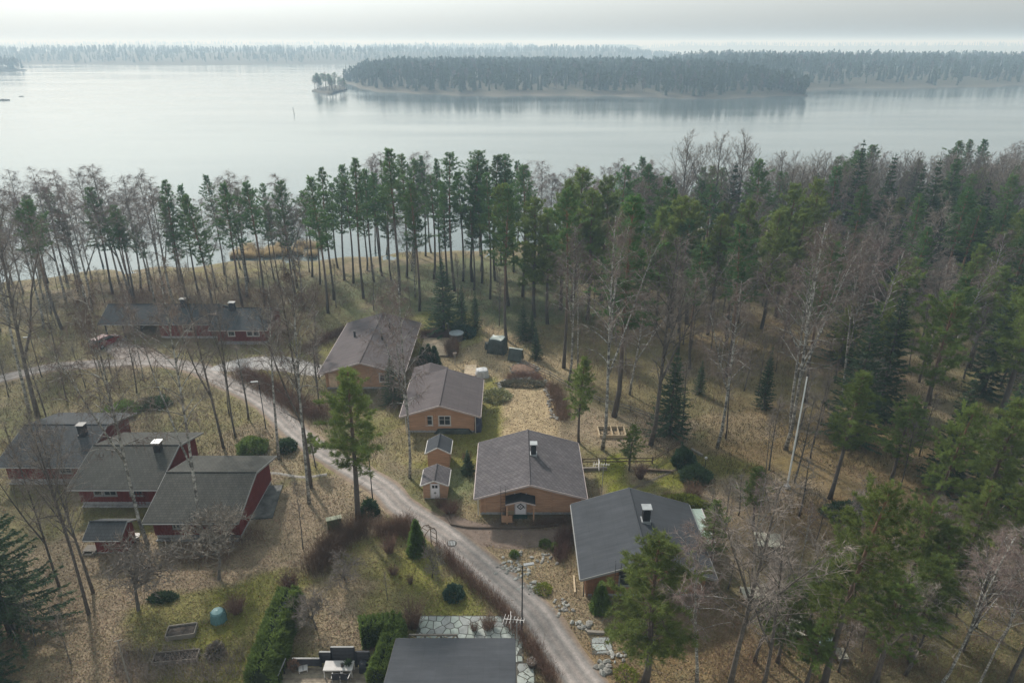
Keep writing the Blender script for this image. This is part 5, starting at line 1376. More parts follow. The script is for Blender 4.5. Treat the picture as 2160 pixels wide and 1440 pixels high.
# lattice rail
x0, y0 = G(866, 1348); x1 = G(966, 1348)[0]
o = thing("lattice_rail", "brown wooden rail with crossed bars behind the foreground roof", "fence", ((x0 + x1) / 2, y0, 0)); y0 = G(916, 1337, 1.0)[1]
MB().box(x0, x1, y0 - .07, y0 + .07, .92, 1.0).build("top_rail", M_WOODG, o); MB().box(x0, x1, y0 - .04, y0 + .04, .12, .2).build("bottom_rail", M_WOODG, o)
for k in range(4):
    xx = x0 + (x1 - x0) * k / 3; MB().box(xx - .05, xx + .05, y0 - .05, y0 + .05, 0, .92).build("post", M_WOODG, o)
for k in range(3):
    a_ = x0 + (x1 - x0) * k / 3; b_ = x0 + (x1 - x0) * (k + 1) / 3
    MB().beam((a_, y0 - .02, .2), (b_, y0 - .02, .92), .04).build("cross_bar", M_WOODP, o); MB().beam((a_, y0 + .03, .92), (b_, y0 + .03, .2), .04).build("cross_bar", M_WOODP, o)
# timber terrace with table
tz = .3
xa, yb = G(596, 1402, tz); xb = G(782, 1402, tz)[0]
deck("timber_terrace", "weathered grey timber terrace behind the tall green hedge", (xa - .3, 31.6), (xb + .2, 31.6), (xa - .3, yb), tz, .15, M_DECKG, .018)
def panel(label, px0, px1, pyb, h, slats, top=None, y=None):
    x0_, y_ = G(px0, pyb, tz); x1_ = G(px1, pyb, tz)[0]; y_ = y or y_
    o = thing("screen_fence", label, "screen", ((x0_ + x1_) / 2, y_, tz))
    for xx in (x0_, x1_): MB().box(xx - .05, xx + .05, y_ - .05, y_ + .05, tz - .3, tz + h).build("post", M_DARKW, o)
    n = slats; bw = (h - .1) / n
    for k in range(n): MB().box(x0_ + .05, x1_ - .05, y_ - .02, y_ + .02, tz + .06 + k * bw, tz + .06 + (k + 1) * bw - .025).build("slat", M_DARKW, o)
    MB().box(x0_, x1_, y_ - .06, y_ + .06, tz + h + .002, tz + h + .04).build("cap_rail", top or M_DARKW, o)
    return o
panel("low black slatted screen with pale cap, left of the tall screen", 677, 701, 1398, 1.05, 7, M_GREYT)
panel("tall black slatted screen with pale cap behind the white table", 702, 750, 1398, 1.5, 11, M_GREYT)
panel("black slatted screen panel against the right thuja", 753, 781, 1402, 1.25, 9)
panel("low dark grey balustrade panel at the terrace's left back", 619, 676, 1405, .75, 5, M_GREYT)
T0 = G(687, 1392, tz + .74); T1 = G(748, 1392, tz + .74); T2 = G(680, 1413, tz + .74)
tx0, tx1, ty1, ty0 = T0[0], T1[0], T0[1], T2[1]
o = thing("garden_table", "long white slatted garden table on the terrace", "table", ((tx0 + tx1) / 2, (ty0 + ty1) / 2, tz))
n = 8
for k in range(n):
    w_ = (ty1 - ty0) / n; MB().box(tx0, tx1, ty0 + k * w_ + .006, ty0 + (k + 1) * w_ - .006, tz + .71, tz + .74).build("slat", M_WHITE, o)
for xx in (tx0 + .06, tx1 - .06):
    for yy in (ty0 + .06, ty1 - .06): MB().box(xx - .035, xx + .035, yy - .035, yy + .035, tz, tz + .705).build("leg", M_WHITE, o)
MB().box(tx0 + .03, tx1 - .03, ty0 + .02, ty0 + .05, tz + .62, tz + .705).box(tx0 + .03, tx1 - .03, ty1 - .05, ty1 - .02, tz + .62, tz + .705).build("apron", M_WHITE, o)
def chair(px, py, label, rz):
    x, y = G(px, py, tz); o = thing("garden_chair", label, "chair", (x, y, tz), rz=rz, group="chairs at the white table")
    loc_box(o, "seat", M_DARKW, -.24, .24, -.24, .24, .42, .46); loc_box(o, "backrest", M_DARKW, -.24, .24, -.29, -.25, .48, 1.05)
    for sx in (-1, 1):
        loc_box(o, "armrest", M_WHITE, sx * .28 - .025, sx * .28 + .025, -.26, .24, .62, .65)
        for yy in (-.24, .22): loc_box(o, "leg", M_GREYT, sx * .25 - .02, sx * .25 + .02, yy - .02, yy + .02, 0, .415)
chair(711, 1437, "dark garden chair at the white table, left of two", 0.1); chair(730, 1437, "dark garden chair at the white table, right of two", -.15)
# things on the table
x, y = G(722, 1404, tz + .74)
o = thing("lantern", "small wire lantern standing on the white table", "lantern", (x, y, tz + .74))
MB().cyl(x, y, tz + .742, tz + .76, .11, n=10).build("base", M_BLACK, o); MB().cyl(x, y, tz + .76, tz + .98, .08, n=10).build("glass", M_SOFFIT, o); MB().cyl(x, y, tz + .98, tz + 1.03, .11, .03, 10).build("top", M_BLACK, o)
x, y = G(735, 1401, tz + .74)
V = leaf_blob(9, .16, .16, .22, 90, .22, up=.2); V[:, 2] += .1
o = thing("potted_plant", "small dark leafy plant in a pot on the white table", "plant", (x, y, tz + .745))
obj("leaves", mesh_np("leaves", V, tris(V), M_SPRUCE), o); b = MB().tube([(0, 0, 0), (0, 0, .13)], [.06, .09], 10); poly(o, "pot", b.v, M_BLACK, b.f)
x, y = G(620, 1412, tz)
V = leaf_blob(12, .3, .3, .45, 160, .2); V[:, 2] += .35
o = thing("potted_shrub", "brown withered shrub in a pot at the terrace corner", "plant", (x, y, tz)); obj("twigs", mesh_np("twigs", V, tris(V), M_BUSH), o)
b = MB().tube([(0, 0, 0), (0, 0, .42)], [.22, .3], 12); poly(o, "pot", b.v, M_SOFFIT, b.f)
x, y = G(640, 1413, tz)
o = thing("tray_table", "low white tray table with a dark rod on the terrace", "tray", (x, y, tz), rz=.3)
loc_box(o, "top", M_WHITE, -.3, .3, -.25, .25, .2, .23); loc_box(o, "rod", M_DARKW, -.02, .02, -.22, .2, .232, .25)
for sx in (-.26, .26):
    for sy in (-.21, .21): loc_box(o, "leg", M_WHITE, sx - .02, sx + .02, sy - .02, sy + .02, 0, .198)
x, y = G(768, 1415, tz)
draped("covered_parasol", "folded dark parasol under a black cover by the right thuja", 768, 1420, .5, .5, 1.1, 0, M_DARKW, seed=9)
x0_, y0_ = G(606, 1408, tz); x1_, y1_ = G(590, 1445, tz)
o = thing("handrail", "slanting grey handrail at the terrace's left edge", "railing", (x0_, y0_, tz))
MB().beam((x0_, y0_, tz + .9), (x1_, y1_, tz + .9), .06).build("rail", M_GREYT, o)
for t in (0, .33, .66, 1): xx = x0_ + (x1_ - x0_) * t; yy = y0_ + (y1_ - y0_) * t; MB().box(xx - .025, xx + .025, yy - .025, yy + .025, tz, tz + .87).build("baluster", M_DARKW, o)
# pot with dark soil right of the foreground house
x, y = G(1122, 1402)
o = thing("garden_pot", "dark round pot with white flowers beside the foreground house", "pot", (x, y, 0)); MB().tube([(x, y, 0), (x, y, .4)], [.3, .4], 14).build("pot", M_SOFFIT, o)
V = leaf_blob(14, .3, .3, .2, 60, .09); V[:, 2] += .38; obj("flowers", mesh_np("flowers", V, tris(V), M_WHITE), o)

# ------------------------------------------------------------------ hut, walkway and terrace among the trees on the right
x, y = G(1617, 1168)
o = thing("shed_roof_hut", "little hut with pale ribbed roof among the trees", "hut", (x, y, 0), rz=-.12)
PAL = mat("pale_board", (0.36, 0.345, 0.28), .8, .12, 2)
for k in range(9): loc_box(o, "roof_board", PAL, -1.1 + .245 * k, -1.1 + .245 * k + .225, -.95, .85, 1.5 + .01 * (k % 2), 1.56 + .01 * (k % 2))
loc_box(o, "wall", M_WOODG, -.95, .95, -.75, .7, 0, 1.49); loc_box(o, "door", M_SOFFIT, -.3, .4, -.79, -.755, .05, 1.35)
pA = G(1562, 1245, .4); pB = G(1612, 1240, .4)
deck("walkway", "pale timber landing with rail among the birches", (pA[0], pA[1] - 1.0), (pB[0], pA[1] - 1.0), (pA[0], pA[1] + .4), .6, .2, PAL, cat="walkway")
o = thing("timber_stairs", "grey timber stairs going down to the lower terrace", "stairs", (*G(1640, 1270), 0))
s0 = np.array(G(1612, 1246)); s1 = np.array(G(1668, 1300))
for k in range(9):
    p = s0 + (s1 - s0) * k / 8; MB().obox((p[0], p[1], .62 - .06 * k), (1.3, .3, .05), .35).build("tread", M_WOODG, o)
for sg in (-.6, .6):
    MB().beam((s0[0] + sg, s0[1] + sg * .3, 1.35), (s1[0] + sg, s1[1] + sg * .3, .95), .06).build("handrail", M_WOODG, o)
    for t in (0, .5, 1): p = s0 + (s1 - s0) * t; MB().box(p[0] + sg - .03, p[0] + sg + .03, p[1] + sg * .3 - .03, p[1] + sg * .3 + .03, 0, 1.3 - .35 * t).build("baluster", M_WOODG, o)
p0 = G(1632, 1345); p1 = G(1712, 1345); p2 = G(1632, 1298)
deck("lower_terrace", "wide pale timber terrace under the leaning pine", p0, p1, (p0[0], p2[1]), .25, .24, PAL, cat="deck")
x, y = G(1742, 1366)
o = thing("garden_tub", "round bluish tub half hidden by pine branches", "tub", (x, y, 0)); MB().cyl(x, y, 0, .6, .62, n=20).build("wall", M_WOODG, o)
MB().cyl(x, y, .601, .66, .65, n=20).build("cover", mat("blue_cover", (0.16, 0.22, 0.23), .5, .3, 1.5), o)
p0 = G(1768, 1395); p1 = G(1790, 1395); p2 = G(1768, 1370)
deck("timber_ramp", "short pale ramp beside the leaning pine trunk", p0, p1, (p0[0], p2[1]), .3, .2, PAL, cat="ramp")

# ------------------------------------------------------------------ the car
x, y = G(225, 727)
car = thing("parked_car", "dark red estate car parked before the carport", "car", (x, y, 0.04), rz=math.radians(68))
CR = mat("dark_red_paint", (0.16, 0.02, 0.025), .25, .05, 1, spec=.6)
def loft(o, name, secs, m_, smooth=True):
    """body skinned over cross sections: (x, half width, z low, z high, top half width)"""
    V = []; Fc = []
    for sx, hw, zl, zh, tw in secs:
        V += [(sx, -hw, zl), (sx, -hw, (zl + zh) / 2), (sx, -tw, zh), (sx, tw, zh), (sx, hw, (zl + zh) / 2), (sx, hw, zl)]
    for i in range(len(secs) - 1):
        for k in range(6): a = i * 6 + k; b = i * 6 + (k + 1) % 6; Fc.append((a, b, b + 6, a + 6))
    Fc += [tuple(range(5, -1, -1)), tuple((len(secs) - 1) * 6 + k for k in range(6))]
    return poly(o, name, V, m_, Fc)
loft(car, "body", [(-2.2, .78, .35, .75, .7), (-2.05, .86, .25, .95, .8), (-1.0, .88, .22, .98, .82), (.6, .88, .22, .98, .82), (1.3, .87, .22, .92, .78), (2.0, .83, .25, .78, .7), (2.2, .7, .32, .66, .6)], CR)
loft(car, "windows", [(-2.0, .78, .96, 1.0, .76), (-1.75, .76, .97, 1.38, .64), (.2, .76, .97, 1.42, .62), (1.15, .74, .93, .98, .7)], M_GLASS)
rf = loft(car, "roof", [(-1.85, .64, 1.36, 1.42, .6), (-.8, .66, 1.4, 1.49, .6), (.3, .64, 1.4, 1.46, .58)], CR)
for sx in (-1.35, 1.35):
    for sy in (-.8, .8):
        b = MB().tube([(sx, sy - .1, .32), (sx, sy + .1, .32)], .32, 14); w = poly(car, "wheel", b.v, M_BLACK, b.f)
        b = MB().tube([(sx, sy - .11, .32), (sx, sy + .11, .32)], .19, 10); poly(w, "rim", b.v, M_STEEL, b.f)
for sy in (-.6, .6): loc_box(car, "headlight", M_WHITE, 2.1, 2.2, sy - .15, sy + .15, .6, .72); loc_box(car, "tail_light", mat("tail_red", (.35, .01, .01), .3), -2.22, -2.12, sy - .15, sy + .15, .7, .85)
for sy in (-.93, .93): loc_box(car, "mirror", CR, .75, .9, sy - .08, sy + .08, .95, 1.07)
# rubbish bin by the road behind the birches
# ------------------------------------------------------------------ hedges, shrubs
def hedge_twig(name, label, pts, w, h, dens, m_=None, seed=1, cat="hedge"):
    rng = np.random.default_rng(seed); L = smooth_line(pts, .2); CV = []
    n = int(len(L) * dens)
    i = rng.integers(0, len(L), n); c = L[i] + rng.normal(size=(n, 2)) * w * .3
    hv = h * (.6 + .4 * rng.random(n)) * (.75 + .5 * fbm(c[:, 0], c[:, 1], 1.5, seed))
    P = np.column_stack([c, gz(c[:, 0], c[:, 1]) - .02]); D = np.column_stack([rng.normal(size=(n, 2)) * .22, np.ones(n)])
    CV.append(blades(P, D, hv, .028, rng))
    for j in range(4):
        t = .3 + .65 * rng.random(n); B = P + nrm(D) * (hv * t)[:, None]
        CV.append(blades(B, nrm(D) + rng.normal(size=(n, 3)) * .5, hv * (.15 + .25 * rng.random(n)), .02, rng))
    V = np.concatenate(CV); o0 = np.array([*L[len(L) // 2], 0.0]); V = V - o0
    o = thing(name, label, cat, tuple(o0)); obj("twigs", mesh_np("twigs", V, tris(V), m_ or M_BUSH), o); return o
hedge_twig("bare_hedge", "long bare brown hedge along the road's left edge", [G(925, 1160), G(985, 1222), G(1060, 1290), G(1085, 1330), G(1125, 1375), G(1165, 1440)], 1.0, 1.25, 24, seed=1)
hedge_twig("bare_hedge", "reddish bare hedge between the road and the back log house", [G(505, 792), G(560, 815), G(630, 862), G(680, 880)], 2.6, 1.7, 46, seed=2)
hedge_twig("bare_hedge", "dense red brown bare bush row left of the roadside pine", [G(665, 1205), G(700, 1165), G(735, 1135), G(768, 1120)], 2.0, 1.9, 70, seed=3)
hedge_twig("bare_hedge", "red brown bare bushes between the pine and the thuja cone", [G(805, 1128), G(840, 1122), G(868, 1126)], 1.2, 2.0, 70, seed=4)
hedge_twig("bare_hedge", "brown bare hedge screening the pale timber deck", [G(889, 712), G(947, 712)], .8, 1.4, 60, seed=5)
hedge_twig("bare_hedge", "rounded brown bare shrub in front of the hot tub", [G(953, 752), G(955, 735)], 1.2, 1.9, 110, seed=6)
hedge_twig("bare_hedge", "bare brown shrubs along the right edge of the straw field", [G(1165, 815), G(1178, 850), G(1188, 885)], 1.6, 1.2, 46, seed=7)
hedge_twig("bare_hedge", "low bare brown shrubs along the top of the straw field", [G(1070, 800), G(1110, 795), G(1145, 800)], 1.4, .9, 40, seed=8)
hedge_twig("bare_hedge", "bare bushes lining the yard left of the back log house", [G(640, 745), G(690, 715), G(735, 695)], 1.6, 1.2, 34, seed=9)
hedge_twig("bare_hedge", "low bare plants in the bed before the diamond door house", [G(1125, 1108), G(1165, 1106), G(1195, 1100)], .9, .8, 40, seed=10)
hedge_twig("bare_hedge", "dark bare shrubs beside the dark roofed house's left wall", [G(1180, 1180), G(1185, 1150), G(1195, 1125)], 1.1, 1.1, 46, seed=11)

def hedge_green(name, label, pts, w, h, n, m_, seed, size=.17, top=.3):
    """clipped but shaggy evergreen hedge: solid dark filler core under a coat of sprays"""
    rng = np.random.default_rng(seed); L = smooth_line(pts, .25); d = nrm(np.gradient(L, axis=0)); nn = np.stack([-d[:, 1], d[:, 0]], 1)
    i = rng.integers(0, len(L), n); t = rng.random(n) * math.pi
    prof = .84 + .3 * fbm(L[i, 0] * 2 + t * 2, L[i, 1] * 2 + t, .9, seed)
    off = np.cos(t); zz = np.sin(t) ** .55
    q = (.8 + .2 * rng.random(n)) * prof
    P = np.column_stack([L[i] + nn[i] * (np.sign(off) * np.abs(off) ** .5 * w / 2 * q)[:, None] + rng.normal(size=(n, 2)) * .05, np.maximum(.05, zz * h * q * (.9 + .15 * fbm(L[i, 0], L[i, 1], 1.6, seed + 2)))])
    low = rng.random(n) < .45; P[low, 2] *= rng.random(low.sum())
    endk = (i < 2) | (i > len(L) - 3)
    D = np.column_stack([nn[i] * off[:, None], .45 + .5 * zz]) + rng.normal(size=(n, 3)) * .45
    V = blades(P, D, size * (.6 + .8 * rng.random(n)), size * .5, rng)
    o0 = np.array([*L[len(L) // 2], 0.0])
    o = thing(name, label, "hedge", tuple(o0)); obj("foliage", mesh_np("foliage", V - o0, tris(V), m_), o)
    c = MB(); k = .36
    prof2 = [(-w * k, 0), (-w * k, h * .72), (-w * .2, h * .84), (w * .2, h * .84), (w * k, h * .72), (w * k, 0)]
    for j in range(len(L)):
        for a_, z_ in prof2: c.v.append((L[j, 0] + nn[j, 0] * a_, L[j, 1] + nn[j, 1] * a_, z_))
    for j in range(len(L) - 1):
        for a_ in range(5): b_ = j * 6 + a_; c.f.append((b_, b_ + 1, b_ + 7, b_ + 6))
    c.f += [tuple(range(6)), tuple((len(L) - 1) * 6 + k_ for k_ in range(6))]
    c.build("stems", mat("hedge_dark_core", (0.02, 0.028, 0.014), .95, .3, 4), o); return o  # opaque dark core added inside, so the hedge isn't see-through
hedge_green("thuja_hedge", "tall thick green thuja hedge left of the terrace", [G(618, 1285), G(590, 1345), G(575, 1400), G(555, 1460)], 2.0, 2.3, 26000, M_THUJA, 1, .24)
hedge_green("thuja_hedge", "green thuja hedge curving beside the foreground roof", [G(765, 1352), G(800, 1345), G(833, 1345), G(828, 1380), G(812, 1420), G(800, 1450)], 1.5, 1.9, 24000, M_THUJA, 2, .22)

def shrub(name, label, px, py, rx, h, m_, n=1500, size=.2, shape='dome', seed=1, cat="shrub", ry=None, **k):
    x, y = G(px, py); o = thing(name, label, cat, (x, y, float(gz(x, y))))
    V = leaf_blob(seed, rx, ry or rx, h, n, size, shape=shape, **k)
    obj("foliage", mesh_np("foliage", V, tris(V), m_), o)
    b = MB()
    for j in range(5): a = j * 1.3; b.tube([(0, 0, -.1), (math.cos(a) * rx * .45, math.sin(a) * rx * .45, h * .6)], [.05, .015], 4)
    poly(o, "stem", b.v, M_BARK, b.f); return o
shrub("thuja_cone", "pointed green thuja beside the wooden garden arch", 880, 1165, .85, 3.3, M_THUJA, 5200, .22, 'cone', 3, 'thuja')
for k, (px, py, h_) in enumerate(((893, 768, 2.4), (905, 770, 3.0), (917, 768, 2.6))):
    shrub("thuja_cone", ["left", "middle", "right"][k] + " of three dark pointed thujas beside the timber deck", px, py, .85, h_, M_SPRUCE, 2200, .24, 'cone', 5 + k, 'thuja')
shrub("dwarf_conifer", "round dark green conifer ball behind the lawn", 1442, 980, 1.15, 1.9, M_SPRUCE, 3600, .22, seed=9)
shrub("dwarf_conifer", "spreading dark dwarf pine below the conifer ball", 1466, 1008, 1.5, 1.1, M_SPRUCE, 3200, .26, seed=10)
shrub("dwarf_conifer", "small bluish green spruce bush on the garden lawn", 957, 1258, .75, .95, mat("blue_needles", (0.05, 0.09, 0.06), .8, .25, 2, trans=.15), 1600, .2, seed=11)
shrub("juniper_shrub", "yellow green low shrub behind the dark roof's ridge", 1430, 1068, 2.6, 1.1, mat("golden_sprays", (0.17, 0.19, 0.03), .8, .25, 2, trans=.3), 4200, .24, seed=12, ry=1.0)
shrub("juniper_shrub", "bright green rounded shrub left of the road bend", 533, 950, 1.5, 1.4, M_THUJA, 3000, .24, seed=13)
shrub("juniper_shrub", "pair of small dark green bushes by the road bend", 606, 948, .95, 1.25, M_SPRUCE, 2000, .22, seed=14)
shrub("juniper_shrub", "dark green bush behind the left red house roof", 258, 872, 1.9, 1.2, M_THUJA, 2600, .26, seed=15)
shrub("juniper_shrub", "grey green low juniper right of the left red house", 330, 855, 1.6, .9, M_SPRUCE, 1800, .26, seed=16)
shrub("thuja_cone", "upright thuja at the dark roofed house's front corner", 1266, 1285, .8, 2.6, M_THUJA, 4200, .22, 'cone', 17, 'thuja')
shrub("leafy_shrub", "pale leafy low shrub at the straw field's left corner", 1048, 838, 1.7, .7, mat("pale_sage_leaf", (0.24, 0.24, 0.12), .8, .3, 3), 1800, .22, seed=18)
shrub("leafy_shrub", "grey leafy strip of plants along the straw field's top", 1105, 812, 3.4, .5, mat("grey_sage_leaf", (0.15, 0.14, 0.10), .85, .3, 3), 2600, .2, seed=19, ry=.9)
shrub("dwarf_conifer", "low blue green creeping juniper under the left spruces", 975, 705, 2.0, 1.2, MATS["blue_needles"], 2600, .28, seed=20)
shrub("leafy_shrub", "dark green ground shrub among the trees right of the flagpole", 1800, 1085, 3.0, .7, M_SPRUCE, 2600, .28, seed=21, ry=1.6)
shrub("leafy_shrub", "low dark heap of cuttings on the leaf covered grass", 343, 1262, 1.0, .35, M_SPRUCE, 900, .25, seed=22, ry=.5)
shrub("leafy_shrub", "grey twiggy round bush on the lower left lawn", 455, 1378, .6, .8, M_TWIGG, 900, .2, seed=23)
shrub("leafy_shrub", "dark evergreen tangle hanging over the roadside", 780, 1085, .75, 1.6, M_SPRUCE, 1800, .24, seed=24)
for k, (px, py, r_, h_, lb) in enumerate(((1150, 1150, .5, .5, "tiny green shrub on the stone bank, upper"), (1170, 1160, .3, .8, "small upright green shrub by the dark roof's edge"), (1085, 1172, .35, .5, "dark little bush on the pale gravel patch"), (1320, 1425, .8, .5, "pale green groundcover below the road bank"), (1145, 1245, .7, .45, "yellow green groundcover among the roadside stones"))):
    shrub("low_shrub", lb, px, py, r_, h_, MATS["golden_sprays"] if k > 2 else M_THUJA, 500, .16, seed=30 + k)
# single bare bushes
BUSH = [mesh_np("bush_twigs", v, tris(v), M_BUSH) for v in (twig_bush(1, 1.0, 1.5, 170, .7), twig_bush(2, 1.2, 1.3, 200, .9), twig_bush(3, .8, 1.9, 150, .5))]
def bush(px, py, s, label, group=None, v=None):
    x, y = G(px, py); o = thing("bare_bush", label, "bush", (x, y, float(gz(x, y))), group); o.scale = (s, s, s); o.rotation_euler = (0, 0, R.random() * 6)
    obj("twigs", BUSH[v if v is not None else R.randrange(3)], o)
for px, py, s, lb in ((1283, 1012, 0, ""), (822, 1165, 1.0, "round bare brown bush on the garden grass below the red bushes"), (830, 1210, .6, "small dark bare bush in the middle of the garden grass"), (866, 1230, .5, "tiny bare bush right of the young fruit tree"), (872, 1322, 1.3, "upright bare shrub beside the slate patio"), (1030, 1325, .9, "bare shrub growing in the slate patio"), (612, 1240, 1.1, "grey bare bush above the thuja hedge top"), (500, 1290, 1.1, "bare dark bush beside the compost bin"), (1350, 1008, 1.0, "pinkish bare bush under the small pine on the lawn"), (985, 975, .7, "reddish bare bush behind the small spruce"), (1415, 1062, 1.0, "bare thicket behind the dark roofed house"), (1460, 1045, 1.2, "bare thicket left of the flagstone path"), (1000, 1330, .5, "little bare stems by the slate patio edge"), (950, 1080, 1.0, "bare bush right of the play shed"), (930, 1070, .8, "low bare bush before the play shed")):
    if s: bush(px, py, s, lb)
